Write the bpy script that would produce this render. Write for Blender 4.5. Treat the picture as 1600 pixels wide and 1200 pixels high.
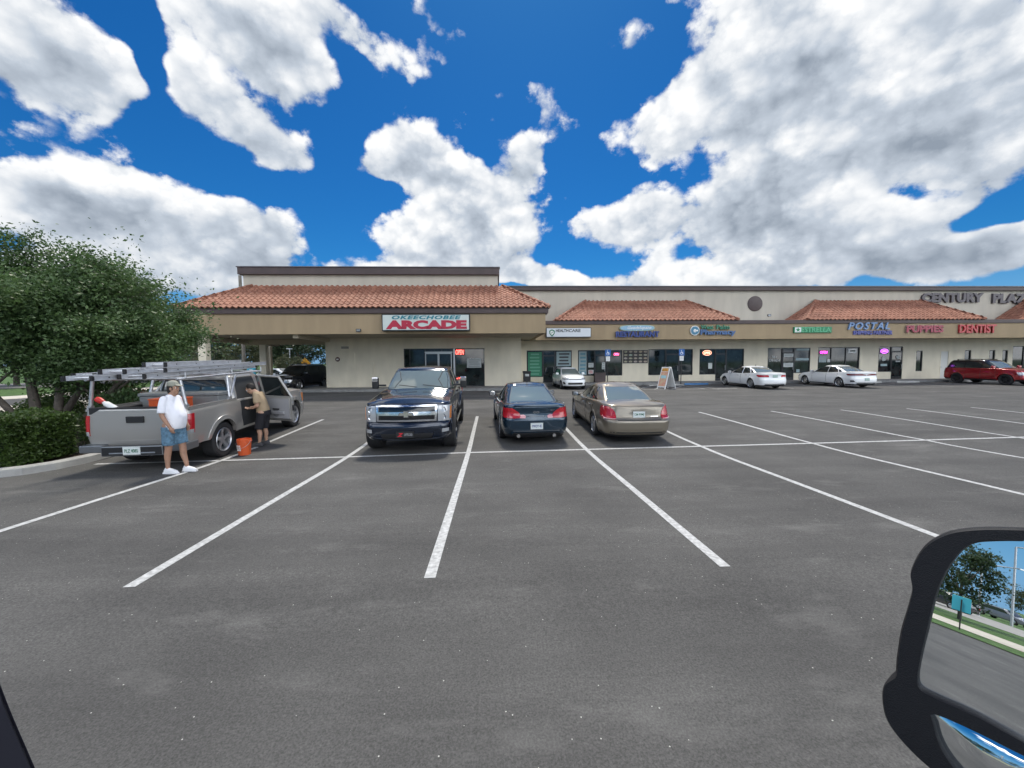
import bpy, bmesh, math, random
import numpy as np
from mathutils import Vector, Matrix
for _o in list(bpy.data.objects): bpy.data.objects.remove(_o)
SC = bpy.context.scene
COL = SC.collection
random.seed(7); RNG = np.random.default_rng(7)
rad = math.radians

# ------------------------------------------------------------------ camera
F_PX = 601.0
CAM = np.array([0.0, 0.0, 2.0])
def cam_axes():
    p = math.atan(35/F_PX); yaw = math.atan(25/math.hypot(F_PX, 35)); roll = math.atan(.0075)
    f = np.array([math.sin(yaw)*math.cos(p), math.cos(yaw)*math.cos(p), -math.sin(p)])
    r0 = np.array([math.cos(yaw), -math.sin(yaw), 0.0]); u0 = np.cross(r0, f)
    return r0*math.cos(roll)-u0*math.sin(roll), u0*math.cos(roll)+r0*math.sin(roll), f
AR, AU, AF = cam_axes()
cd = bpy.data.cameras.new('camera'); cam = bpy.data.objects.new('camera', cd); COL.objects.link(cam)
cd.sensor_width = 36; cd.lens = 36*F_PX/1600; cd.clip_start = 0.05; cd.clip_end = 3000
cam.matrix_world = Matrix(((AR[0], AU[0], -AF[0], CAM[0]), (AR[1], AU[1], -AF[1], CAM[1]), (AR[2], AU[2], -AF[2], CAM[2]), (0, 0, 0, 1)))
SC.camera = cam
def ray(px, py): return AR*((px-800)/F_PX) - AU*((py-600)/F_PX) + AF
def at_y(px, py, Y):           # point of the photograph's pixel on the plane y = Y
    d = ray(px, py); P = CAM + d*(Y/d[1]); return float(P[0]), float(P[2])
GYT = [-60, 2.5, 3.5, 6, 8, 9, 10, 12, 14, 25, 29.3, 400]; GZT = [0, 0, .01, -.06, -.125, -.14, -.125, -.055, 0, .08, .12, .12]
def gz(y): return float(np.interp(y, GYT, GZT))

# ------------------------------------------------------------------ world: sky with clouds
SUN_EL, SUN_AZ = rad(62), rad(6)        # azimuth clockwise from +Y : high, ahead of the camera
W = bpy.data.worlds.new('World'); SC.world = W; W.use_nodes = True; W.cycles.sampling_method = 'NONE'
SC.cycles.max_bounces = 8; SC.cycles.diffuse_bounces = 3; SC.cycles.glossy_bounces = 4; SC.cycles.transmission_bounces = 3
nt = W.node_tree; nt.nodes.clear()
def NN(t, **kw):
    n = nt.nodes.new(t)
    for k, v in kw.items(): setattr(n, k, v)
    return n
def LK(a, b): nt.links.new(a, b)
def MA(op, a, b=None, c=None, clamp=False):
    n = NN('ShaderNodeMath', operation=op); n.use_clamp = clamp
    for i, v in enumerate((a, b, c)):
        if v is None: continue
        if isinstance(v, (int, float)): n.inputs[i].default_value = v
        else: LK(v, n.inputs[i])
    return n.outputs[0]
def VM(op, a, b=None):
    n = NN('ShaderNodeVectorMath', operation=op)
    for i, v in enumerate((a, b)):
        if v is None: continue
        if isinstance(v, (tuple, list)): n.inputs[i].default_value = v
        else: LK(v, n.inputs[i])
    return n.outputs[0]
tc = NN('ShaderNodeTexCoord'); D = VM('NORMALIZE', tc.outputs['Generated'])
sx = NN('ShaderNodeSeparateXYZ'); LK(D, sx.inputs[0])
az = MA('ARCTAN2', sx.outputs[0], sx.outputs[1]); el = MA('ARCSINE', sx.outputs[2])
# warp the outline of the blobs so that cloud edges wander
nw = NN('ShaderNodeTexNoise'); nw.inputs['Scale'].default_value = 4.5; nw.inputs['Detail'].default_value = 3; LK(D, nw.inputs['Vector'])
wv = VM('SUBTRACT', nw.outputs['Color'], (.5, .5, .5)); sw = NN('ShaderNodeSeparateXYZ'); LK(wv, sw.inputs[0])
azw = MA('MULTIPLY_ADD', sw.outputs[0], .16, az); elw = MA('MULTIPLY_ADD', sw.outputs[1], .11, el)
cxy = NN('ShaderNodeCombineXYZ'); LK(azw, cxy.inputs[0]); LK(elw, cxy.inputs[1])
# (px, py, rx, ry, tilt, weight): cloud masses, given by where they hang in the sky
BLOBS = [(20,50,110,80,-10,1.0),(95,115,90,62,-25,1.05),(175,135,46,44,0,.7),(240,215,55,40,0,-.7),(232,50,26,80,10,-.9),(250,130,20,60,10,-.6),
 (375,35,110,62,0,1.1),(450,105,86,56,-20,1.05),(350,170,84,66,10,1.1),(430,222,62,30,0,1.0),(500,20,70,30,0,.6),(540,12,95,34,-15,.50),
 (40,315,100,50,0,1.1),(170,335,110,52,0,1.2),(300,350,120,62,-5,1.2),(395,370,72,62,0,1.1),(290,430,170,36,0,1.0),(90,440,150,34,0,.8),
 (632,232,38,48,0,1.1),(580,258,26,18,0,.62),(690,285,75,42,-12,1.1),(775,315,72,42,0,1.0),(660,372,80,44,0,1.05),(770,375,95,40,0,1.0),(700,425,180,22,0,.9),(825,250,32,38,0,1.0),
 (862,180,52,24,-35,.36),(960,52,46,24,0,.40),
 (1150,45,100,62,10,.9),(1330,90,260,150,-5,1.3),(1550,170,190,140,0,1.3),(1290,250,190,44,0,1.0),(1035,180,56,52,0,.9),(1160,160,100,70,0,1.0),
 (975,332,72,34,0,1.0),(1100,345,110,56,5,1.1),(1230,330,115,66,0,1.2),(1320,365,150,50,0,1.1),(1470,372,110,38,0,.95),(1580,375,80,36,0,1.0),(1240,425,380,28,0,1.1),(870,432,170,16,0,.85),
 (1430,300,70,20,-12,-.75),(1550,330,90,18,0,-1.1),(1300,290,60,12,20,-.35)]
tot = None; shd = None
for (px, py, rx, ry, tl, wt) in BLOBS:
    d = ray(px, py); d = d/np.linalg.norm(d)
    d2 = ray(px+rx, py); d2 /= np.linalg.norm(d2); d3 = ray(px, py-ry); d3 /= np.linalg.norm(d3)
    ae = lambda v: (math.atan2(v[0], v[1]), math.asin(v[2]))
    a0, e0 = ae(d); ra = max(.02, abs(ae(d2)[0]-a0)); re = max(.015, abs(ae(d3)[1]-e0))
    mp = NN('ShaderNodeMapping', vector_type='TEXTURE'); LK(cxy.outputs[0], mp.inputs[0])
    mp.inputs['Location'].default_value = (a0, e0, 0); mp.inputs['Rotation'].default_value = (0, 0, rad(tl)); mp.inputs['Scale'].default_value = (ra, re, 1)
    ln = NN('ShaderNodeVectorMath', operation='DOT_PRODUCT'); LK(mp.outputs[0], ln.inputs[0]); LK(mp.outputs[0], ln.inputs[1])
    dy = NN('ShaderNodeVectorMath', operation='DOT_PRODUCT'); LK(mp.outputs[0], dy.inputs[0]); dy.inputs[1].default_value = (-.35, 1, 0)
    q = MA('MULTIPLY_ADD', ln.outputs['Value'], -.30, 1.0, clamp=True); g = MA('MULTIPLY', MA('MULTIPLY', q, q), wt)
    tot = g if tot is None else MA('ADD', tot, g)
    sh_ = MA('MULTIPLY', g, dy.outputs['Value']); shd = sh_ if shd is None else MA('ADD', shd, sh_)
# behind and beside the camera: a general scatter of cloud
nb = NN('ShaderNodeTexNoise'); nb.inputs['Scale'].default_value = 1.7; nb.inputs['Detail'].default_value = 2; LK(D, nb.inputs['Vector'])
back = NN('ShaderNodeMapRange', interpolation_type='SMOOTHSTEP'); LK(sx.outputs[1], back.inputs[0]); back.inputs[1].default_value = .45; back.inputs[2].default_value = .1; back.inputs[3].default_value = 0; back.inputs[4].default_value = 1
scat = MA('MULTIPLY', MA('MULTIPLY', MA('SUBTRACT', nb.outputs['Fac'], .36), 3.4), back.outputs[0])
tot = MA('ADD', tot, MA('MAXIMUM', scat, 0))
def detail(vec, full=True):
    n1 = NN('ShaderNodeTexNoise'); n1.inputs['Scale'].default_value = 5.5; n1.inputs['Detail'].default_value = 8.0 if full else 4.0; n1.inputs['Roughness'].default_value = .62
    LK(vec, n1.inputs['Vector'])
    ad = VM('ADD', vec, VM('MULTIPLY', n1.outputs['Color'], (.10, .10, .10)))
    nz = MA('MULTIPLY', MA('SUBTRACT', n1.outputs['Fac'], .5), 2.6); bl = None
    for sc, am in ((8, .60), (19, .40), (43, .22)) if full else ((8, .60), (19, .40)):
        v1 = NN('ShaderNodeTexVoronoi', feature='F1'); v1.inputs['Scale'].default_value = sc; LK(ad, v1.inputs['Vector'])
        q = MA('MULTIPLY', MA('SUBTRACT', .48, v1.outputs['Distance']), am); bl = q if bl is None else MA('ADD', bl, q)
    return nz, bl
P0 = VM('MULTIPLY', D, (1, 1, 1.25))
z0_, b0_ = detail(P0); z1_, b1_ = detail(VM('ADD', P0, (.014, -.010, .034)), False)
h0 = MA('ADD', z0_, b0_); h1 = MA('ADD', z1_, b1_)
dens = MA('ADD', tot, MA('MULTIPLY', h0, .92))
al = NN('ShaderNodeMapRange', interpolation_type='SMOOTHSTEP'); LK(dens, al.inputs[0]); al.inputs[1].default_value = .33; al.inputs[2].default_value = .66
relief = MA('MULTIPLY', MA('SUBTRACT', h0, h1), .42)
vert = MA('DIVIDE', shd, MA('ADD', tot, .15))                       # high in its cloud = lit, low = grey base
core = NN('ShaderNodeMapRange', interpolation_type='SMOOTHSTEP'); LK(tot, core.inputs[0]); core.inputs[1].default_value = .9; core.inputs[2].default_value = 2.6
lite = MA('ADD', MA('MULTIPLY_ADD', vert, .20, MA('SUBTRACT', .80, MA('MULTIPLY', core.outputs[0], .46))), relief)
lite = MA('MULTIPLY_ADD', b0_, .42, lite); lite = MA('MULTIPLY_ADD', z0_, .14, lite, clamp=True)
cr = NN('ShaderNodeValToRGB'); LK(lite, cr.inputs[0])
CL = 1.08
cr.color_ramp.elements[0].position = .15; cr.color_ramp.elements[0].color = (.27*CL, .32*CL, .39*CL, 1)
cr.color_ramp.elements[1].position = .98; cr.color_ramp.elements[1].color = (.93*CL, .94*CL, .95*CL, 1)
e_ = cr.color_ramp.elements.new(.58); e_.color = (.52*CL, .58*CL, .66*CL, 1)
sky = NN('ShaderNodeTexSky', sky_type='NISHITA'); sky.sun_disc = False; sky.sun_elevation = SUN_EL; sky.sun_rotation = SUN_AZ; sky.air_density = 1.0; sky.dust_density = .3; sky.ozone_density = 3.0
SKYK = .10
hs = NN('ShaderNodeHueSaturation'); hs.inputs['Saturation'].default_value = 1.32; LK(sky.outputs[0], hs.inputs['Color'])
tint = NN('ShaderNodeMix', data_type='RGBA', blend_type='MULTIPLY'); tint.inputs[0].default_value = 1; LK(hs.outputs[0], tint.inputs[6]); tint.inputs[7].default_value = (.075, .235, .32, 1)
lim = VM('MINIMUM', tint.outputs[2], (.20/(.10*2.83), .40/(.10*2.83), .68/(.10*2.83)))
# clouds are given in displayed brightness; bring them to the sky's scale
EXPO = 1.5
hzf = NN('ShaderNodeMapRange', interpolation_type='SMOOTHSTEP'); LK(sx.outputs[2], hzf.inputs[0]); hzf.inputs[1].default_value = .22; hzf.inputs[2].default_value = 0; hzf.inputs[3].default_value = 0; hzf.inputs[4].default_value = .8
hzm = NN('ShaderNodeMix', data_type='RGBA'); LK(hzf.outputs[0], hzm.inputs[0]); LK(lim, hzm.inputs[6]); hzm.inputs[7].default_value = (.24/.283, .46/.283, .80/.283, 1); lim = hzm.outputs[2]
clb = VM('SCALE', cr.outputs[0]); clb.node.inputs['Scale'].default_value = 1/(SKYK*2**EXPO)
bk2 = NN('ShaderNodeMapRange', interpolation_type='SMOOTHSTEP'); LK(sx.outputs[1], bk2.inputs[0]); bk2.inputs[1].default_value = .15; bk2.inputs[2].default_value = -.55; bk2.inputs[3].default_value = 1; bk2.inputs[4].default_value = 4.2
clb2 = NN('ShaderNodeVectorMath', operation='SCALE'); LK(clb, clb2.inputs[0]); LK(bk2.outputs[0], clb2.inputs['Scale']); clb = clb2.outputs[0]   # clouds behind the camera boosted, an added fill for the shaded walls
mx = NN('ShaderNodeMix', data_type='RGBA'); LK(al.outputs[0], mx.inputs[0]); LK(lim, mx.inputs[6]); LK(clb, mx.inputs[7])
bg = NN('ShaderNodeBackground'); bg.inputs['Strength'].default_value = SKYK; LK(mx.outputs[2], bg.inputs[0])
wo = NN('ShaderNodeOutputWorld'); LK(bg.outputs[0], wo.inputs[0])

sl = bpy.data.lights.new('sun', 'SUN'); so = bpy.data.objects.new('sun', sl); COL.objects.link(so)
sl.energy = 1.3; sl.angle = rad(9); sl.color = (1, .93, .81)
sd = Vector((math.sin(SUN_AZ)*math.cos(SUN_EL), math.cos(SUN_AZ)*math.cos(SUN_EL), math.sin(SUN_EL)))
so.rotation_euler = sd.to_track_quat('Z', 'Y').to_euler()
SC.view_settings.view_transform = 'Standard'; SC.view_settings.look = 'None'; SC.view_settings.exposure = EXPO; SC.view_settings.gamma = 1

# ------------------------------------------------------------------ helpers
MATS = {}
def pm(name, col, rough=.6, metal=0, var=0, vs=4, bump=0, bs=30, coat=0, emit=None, es=0, spec=.5, var2=None, detail=5, stretch=None, flake=0):
    if name in MATS: return MATS[name]
    m = bpy.data.materials.new(name); m.use_nodes = True; MATS[name] = m
    t = m.node_tree; b = t.nodes['Principled BSDF']; L = t.links
    b.inputs['Base Color'].default_value = (*col, 1); b.inputs['Roughness'].default_value = rough; b.inputs['Metallic'].default_value = metal
    b.inputs['Specular IOR Level'].default_value = spec
    if coat: b.inputs['Coat Weight'].default_value = coat; b.inputs['Coat Roughness'].default_value = .03
    if emit: b.inputs['Emission Color'].default_value = (*emit, 1); b.inputs['Emission Strength'].default_value = es
    tcn = None
    def coords():
        nonlocal tcn
        if tcn is None:
            tcn = t.nodes.new('ShaderNodeTexCoord').outputs['Object']
            if stretch:
                mp = t.nodes.new('ShaderNodeMapping'); mp.inputs['Scale'].default_value = stretch; L.new(tcn, mp.inputs[0]); tcn = mp.outputs[0]
        return tcn
    if var:
        n = t.nodes.new('ShaderNodeTexNoise'); n.inputs['Scale'].default_value = vs; n.inputs['Detail'].default_value = detail; L.new(coords(), n.inputs['Vector'])
        r = t.nodes.new('ShaderNodeValToRGB'); L.new(n.outputs['Fac'], r.inputs[0])
        c2 = var2 or tuple(min(1, c*(1+var)) for c in col); c1 = tuple(c*(1-var) for c in col) if not var2 else col
        r.color_ramp.elements[0].position = .3; r.color_ramp.elements[0].color = (*c1, 1)
        r.color_ramp.elements[1].position = .7; r.color_ramp.elements[1].color = (*c2, 1)
        L.new(r.outputs[0], b.inputs['Base Color'])
    if bump:
        n2 = t.nodes.new('ShaderNodeTexNoise'); n2.inputs['Scale'].default_value = bs; n2.inputs['Detail'].default_value = 4; L.new(coords(), n2.inputs['Vector'])
        bp = t.nodes.new('ShaderNodeBump'); bp.inputs['Strength'].default_value = bump; bp.inputs['Distance'].default_value = .02; L.new(n2.outputs['Fac'], bp.inputs['Height']); L.new(bp.outputs[0], b.inputs['Normal'])
    return m
def link(o, parent=None):
    COL.objects.link(o)
    if parent is not None: o.parent = parent
    return o
def tag(o, label=None, cat=None, group=None, kind=None):
    if label: o['label'] = label
    if cat: o['category'] = cat
    if group: o['group'] = group
    if kind: o['kind'] = kind
    return o
def thing(name, label, cat, loc=(0, 0, 0), rz=0, group=None, rx=0):
    o = bpy.data.objects.new(name, None); link(o); o.empty_display_size = .3
    o.location = loc; o.rotation_euler = (rx, 0, rz)
    return tag(o, label, cat, group)
def copy_tree(o, parent=None):
    c = o.copy(); COL.objects.link(c)
    if parent is not None: c.parent = parent
    for ch in list(o.children): copy_tree(ch, c)
    return c
def mesh(name, V, Fc, mats, parent=None, smooth=False, mi=None, merge=False):
    me = bpy.data.meshes.new(name)
    me.from_pydata([tuple(map(float, v)) for v in V], [], [tuple(map(int, f)) for f in Fc])
    if not isinstance(mats, (list, tuple)): mats = [mats]
    for m in mats: me.materials.append(m)
    if mi is not None: me.polygons.foreach_set('material_index', np.array(mi, dtype=np.int32))
    if smooth is True: me.polygons.foreach_set('use_smooth', np.ones(len(me.polygons), dtype=bool))
    me.validate()
    if merge:
        bm = bmesh.new(); bm.from_mesh(me); bmesh.ops.remove_doubles(bm, verts=bm.verts, dist=1e-4); bmesh.ops.recalc_face_normals(bm, faces=bm.faces); bm.to_mesh(me); bm.free()
    me.update()
    o = bpy.data.objects.new(name, me); link(o, parent)
    return o
class MB:
    """collects simple solids and links them as one mesh object"""
    def __init__(s): s.V = []; s.F = []; s.M = []; s.mats = []
    def mi(s, m):
        if m not in s.mats: s.mats.append(m)
        return s.mats.index(m)
    def add(s, V, F, m):
        b = len(s.V); k = s.mi(m)
        s.V += [tuple(v) for v in V]; s.F += [tuple(i+b for i in f) for f in F]; s.M += [k]*len(F); return s
    def box(s, x0, x1, y0, y1, z0, z1, m, M=None):
        V = [(x0,y0,z0),(x1,y0,z0),(x1,y1,z0),(x0,y1,z0),(x0,y0,z1),(x1,y0,z1),(x1,y1,z1),(x0,y1,z1)]
        if M is not None: V = [tuple(M @ Vector(v)) for v in V]
        return s.add(V, [(0,3,2,1),(4,5,6,7),(0,1,5,4),(1,2,6,5),(2,3,7,6),(3,0,4,7)], m)
    def tube(s, p, q, r0, r1, m, n=10, cap=True):
        p = Vector(p); q = Vector(q); d = (q-p).normalized()
        a = d.orthogonal().normalized(); b = d.cross(a)
        V = []
        for c, r in ((p, r0), (q, r1)):
            for i in range(n):
                t = 2*math.pi*i/n; V.append(c+a*math.cos(t)*r+b*math.sin(t)*r)
        Fc = [(i, (i+1) % n, n+(i+1) % n, n+i) for i in range(n)]
        if cap: Fc += [tuple(range(n-1, -1, -1)), tuple(range(n, 2*n))]
        return s.add(V, Fc, m)
    def lathe(s, prof, m, n=24, axis='x', c=(0, 0, 0)):   # prof: (axial, radius)
        V = []; k = len(prof)
        for i in range(n):
            t = 2*math.pi*i/n; cs, sn = math.cos(t), math.sin(t)
            for a, r in prof:
                if axis == 'x': V.append((c[0]+a, c[1]+r*cs, c[2]+r*sn))
                elif axis == 'y': V.append((c[0]+r*cs, c[1]+a, c[2]+r*sn))
                else: V.append((c[0]+r*cs, c[1]+r*sn, c[2]+a))
        Fc = [(i*k+j, i*k+j+1, ((i+1) % n)*k+j+1, ((i+1) % n)*k+j) for i in range(n) for j in range(k-1)]
        return s.add(V, Fc, m)
    def prism(s, poly, h0, h1, m, axis='z', M=None):   # poly in plane, extruded along axis
        n = len(poly)
        def P(a, b, h): return (a, b, h) if axis == 'z' else ((a, h, b) if axis == 'y' else (h, a, b))
        V = [P(a, b, h0) for a, b in poly]+[P(a, b, h1) for a, b in poly]
        if M is not None: V = [tuple(M @ Vector(v)) for v in V]
        return s.add(V, [tuple(range(n-1, -1, -1)), tuple(range(n, 2*n))]+[(i, (i+1) % n, n+(i+1) % n, n+i) for i in range(n)], m)
    def build(s, name, parent=None, smooth=False, bevel=0, seg=2, auto=None):
        me = bpy.data.meshes.new(name); me.from_pydata([tuple(map(float, v)) for v in s.V], [], s.F)
        for m in s.mats: me.materials.append(m)
        me.polygons.foreach_set('material_index', np.array(s.M, dtype=np.int32))
        bm = bmesh.new(); bm.from_mesh(me); bmesh.ops.recalc_face_normals(bm, faces=bm.faces)
        if bevel: bmesh.ops.bevel(bm, geom=list(bm.edges), offset=bevel, segments=seg, affect='EDGES', clamp_overlap=True, profile=.6)
        bm.to_mesh(me); bm.free()
        if smooth or auto:
            me.polygons.foreach_set('use_smooth', np.ones(len(me.polygons), dtype=bool))
            if auto: me.set_sharp_from_angle(angle=rad(auto))
        me.update()
        o = bpy.data.objects.new(name, me); return link(o, parent)
def text_mesh(name, s, mat, x0, x1, z0, z1, Y, parent=None, depth=.03, bold=0.0, shear=0, face=-1, sp=1.0):
    """raised lettering filling x0..x1, z0..z1 on the plane y=Y (facing -Y)"""
    cu = bpy.data.curves.new(name, 'FONT'); cu.body = s; cu.size = 1; cu.offset = bold; cu.shear = shear; cu.extrude = .5; cu.space_character = sp; cu.resolution_u = 3
    ob = bpy.data.objects.new('tmp', cu); COL.objects.link(ob)
    dg = bpy.context.evaluated_depsgraph_get(); dg.update()
    me = bpy.data.meshes.new_from_object(ob.evaluated_get(dg)); me.name = name
    bpy.data.objects.remove(ob); bpy.data.curves.remove(cu)
    co = np.empty(len(me.vertices)*3); me.vertices.foreach_get('co', co); co = co.reshape(-1, 3)
    a, b = co.min(0), co.max(0)
    out = np.empty_like(co)
    out[:, 0] = x0+(co[:, 0]-a[0])/(b[0]-a[0])*(x1-x0)
    out[:, 2] = z0+(co[:, 1]-a[1])/(b[1]-a[1])*(z1-z0)
    out[:, 1] = Y-(co[:, 2]-a[2])/(b[2]-a[2])*depth
    me.vertices.foreach_set('co', out.ravel()); me.materials.clear(); me.materials.append(mat); me.update()
    o = bpy.data.objects.new(name, me); return link(o, parent)

# ------------------------------------------------------------------ materials
def asphalt_mat():
    m = bpy.data.materials.new('asphalt'); m.use_nodes = True; t = m.node_tree; L = t.links; b = t.nodes['Principled BSDF']
    g = t.nodes.new('ShaderNodeNewGeometry')
    def noise(sc, det, rough=.5, vec=None):
        n = t.nodes.new('ShaderNodeTexNoise'); n.inputs['Scale'].default_value = sc; n.inputs['Detail'].default_value = det; n.inputs['Roughness'].default_value = rough
        L.new(vec or g.outputs['Position'], n.inputs['Vector']); return n.outputs['Fac']
    def ramp(f, p0, c0, p1, c1):
        r = t.nodes.new('ShaderNodeValToRGB'); L.new(f, r.inputs[0]); r.color_ramp.elements[0].position = p0; r.color_ramp.elements[1].position = p1
        r.color_ramp.elements[0].color = (*c0, 1); r.color_ramp.elements[1].color = (*c1, 1); return r.outputs[0]
    def mix(f, a, bb, mode='MIX'):
        n = t.nodes.new('ShaderNodeMix'); n.data_type = 'RGBA'; n.blend_type = mode
        for i, v in ((0, f), (6, a), (7, bb)):
            if isinstance(v, (int, float)): n.inputs[i].default_value = v
            elif isinstance(v, tuple): n.inputs[i].default_value = v
            else: L.new(v, n.inputs[i])
        return n.outputs[2]
    base = ramp(noise(.55, 6, .6), .3, (.068, .067, .065), .72, (.108, .106, .102))
    # driven-over streaks across the lot
    mp = t.nodes.new('ShaderNodeMapping'); mp.inputs['Scale'].default_value = (.16, 1.3, 1); mp.inputs['Rotation'].default_value = (0, 0, rad(-4)); L.new(g.outputs['Position'], mp.inputs[0])
    st = ramp(noise(1.0, 5, .6, mp.outputs[0]), .35, (.80, .80, .80), .7, (1.16, 1.16, 1.15))
    base = mix(1.0, base, st, 'MULTIPLY')
    # aggregate grain
    gr = ramp(noise(75, 3, .75), .35, (.55, .55, .55), .68, (1.45, 1.45, 1.45)); base = mix(.85, base, gr, 'MULTIPLY')
    gr2 = ramp(noise(28, 3, .7), .3, (.75, .75, .75), .7, (1.25, 1.25, 1.25)); base = mix(.6, base, gr2, 'MULTIPLY')
    # pale dusty smears
    mp2 = t.nodes.new('ShaderNodeMapping'); mp2.inputs['Scale'].default_value = (.5, 1.3, 1); mp2.inputs['Location'].default_value = (3.1, 1.7, 0); L.new(g.outputs['Position'], mp2.inputs[0])
    du = ramp(noise(1.3, 7, .68, mp2.outputs[0]), .56, (0, 0, 0), .74, (1, 1, 1)); sc = t.nodes.new('ShaderNodeMath'); sc.operation = 'MULTIPLY'; L.new(du, sc.inputs[0]); sc.inputs[1].default_value = .26
    base = mix(sc.outputs[0], base, (.28, .275, .26, 1))
    # pale stones
    v = t.nodes.new('ShaderNodeTexVoronoi'); v.inputs['Scale'].default_value = 26; L.new(g.outputs['Position'], v.inputs['Vector'])
    lt = t.nodes.new('ShaderNodeMath'); lt.operation = 'LESS_THAN'; L.new(v.outputs['Distance'], lt.inputs[0]); lt.inputs[1].default_value = .11
    sp = t.nodes.new('ShaderNodeSeparateColor'); L.new(v.outputs['Color'], sp.inputs[0]); gt = t.nodes.new('ShaderNodeMath'); gt.operation = 'GREATER_THAN'; L.new(sp.outputs[0], gt.inputs[0]); gt.inputs[1].default_value = .93
    mu = t.nodes.new('ShaderNodeMath'); mu.operation = 'MULTIPLY'; L.new(lt.outputs[0], mu.inputs[0]); L.new(gt.outputs[0], mu.inputs[1])
    base = mix(mu.outputs[0], base, (.5, .49, .45, 1))
    L.new(base, b.inputs['Base Color']); b.inputs['Roughness'].default_value = .82; b.inputs['Specular IOR Level'].default_value = .35
    bp = t.nodes.new('ShaderNodeBump'); bp.inputs['Strength'].default_value = .6; bp.inputs['Distance'].default_value = .006; L.new(noise(95, 3, .7), bp.inputs['Height']); L.new(bp.outputs[0], b.inputs['Normal'])
    return m
M_asph = asphalt_mat()
M_line = pm('line_paint', (.45, .455, .45), .65, var=.32, vs=22, bump=.3, bs=90, detail=8)
M_lineold = pm('old_line_paint', (.32, .32, .32), .7, var=.25, vs=14)
M_conc = pm('concrete', (.36, .355, .335), .85, var=.16, vs=3, bump=.3)
M_concd = pm('grey_concrete', (.20, .20, .195), .85, var=.18, vs=4, bump=.3)
M_conclight = pm('pale_walk', (.52, .48, .41), .85, var=.12, vs=2)
M_grass = pm('grass_ground', (.055, .115, .022), .9, var=.35, vs=3, bump=.8, bs=60)
M_soil = pm('mulch', (.07, .05, .035), .95, var=.4, vs=20, bump=.8, bs=60)
M_wall = pm('stucco_cream', (.68, .62, .49), .85, var=.07, vs=1.6, bump=.25, bs=120, stretch=(1, 1, .4))
M_wallup = pm('stucco_upper', (.49, .445, .37), .85, var=.08, vs=1.6, bump=.2, bs=120, stretch=(1, 1, .2))
M_fas = pm('stucco_tan', (.34, .255, .155), .85, var=.10, vs=1.6, bump=.2, bs=120, stretch=(1, 1, .2))
M_brown = pm('brown_trim', (.075, .052, .05), .55, var=.12, vs=2)
M_sof = pm('soffit_paint', (.40, .35, .26), .85, var=.05, vs=1)
M_frame = pm('dark_aluminium', (.03, .032, .035), .4, metal=.5)
M_framel = pm('mill_aluminium', (.45, .46, .46), .35, metal=.8)
M_white = pm('white_paint', (.78, .78, .76), .5)
M_black = pm('black_plastic', (.015, .015, .016), .5)
M_rubber = pm('tyre_rubber', (.018, .018, .019), .78, bump=.2, bs=60)
M_blackg = pm('gloss_black', (.008, .008, .01), .12, coat=.5)
M_glass = pm('dark_car_glass', (.018, .024, .026), .04, spec=.9, coat=.6)
M_glasst = pm('teal_windscreen', (.15, .18, .17), .05, spec=1.0, coat=1.0)
M_chrome = pm('chrome', (.75, .76, .78), .12, metal=1)
M_alloy = pm('alloy', (.55, .56, .58), .28, metal=.9)
M_steel = pm('brushed_steel', (.55, .56, .58), .38, metal=.85, var=.15, vs=10)
M_alu = pm('ladder_aluminium', (.62, .64, .67), .42, metal=.55, var=.15, vs=5)
M_red = pm('tail_lens', (.42, .012, .02), .15, coat=1.0)
M_redd = pm('dark_tail_lens', (.16, .005, .01), .12, coat=1.0)
M_clear = pm('clear_lens', (.42, .43, .44), .12, coat=1.0, metal=.3)
M_amber = pm('amber_lens', (.62, .22, .06), .2, coat=.8)
M_plate = pm('plate_white', (.62, .66, .64), .5)
M_plateg = pm('plate_green', (.05, .16, .10), .5)
M_inter = pm('dark_interior', (.022, .025, .028), .8)

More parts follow.
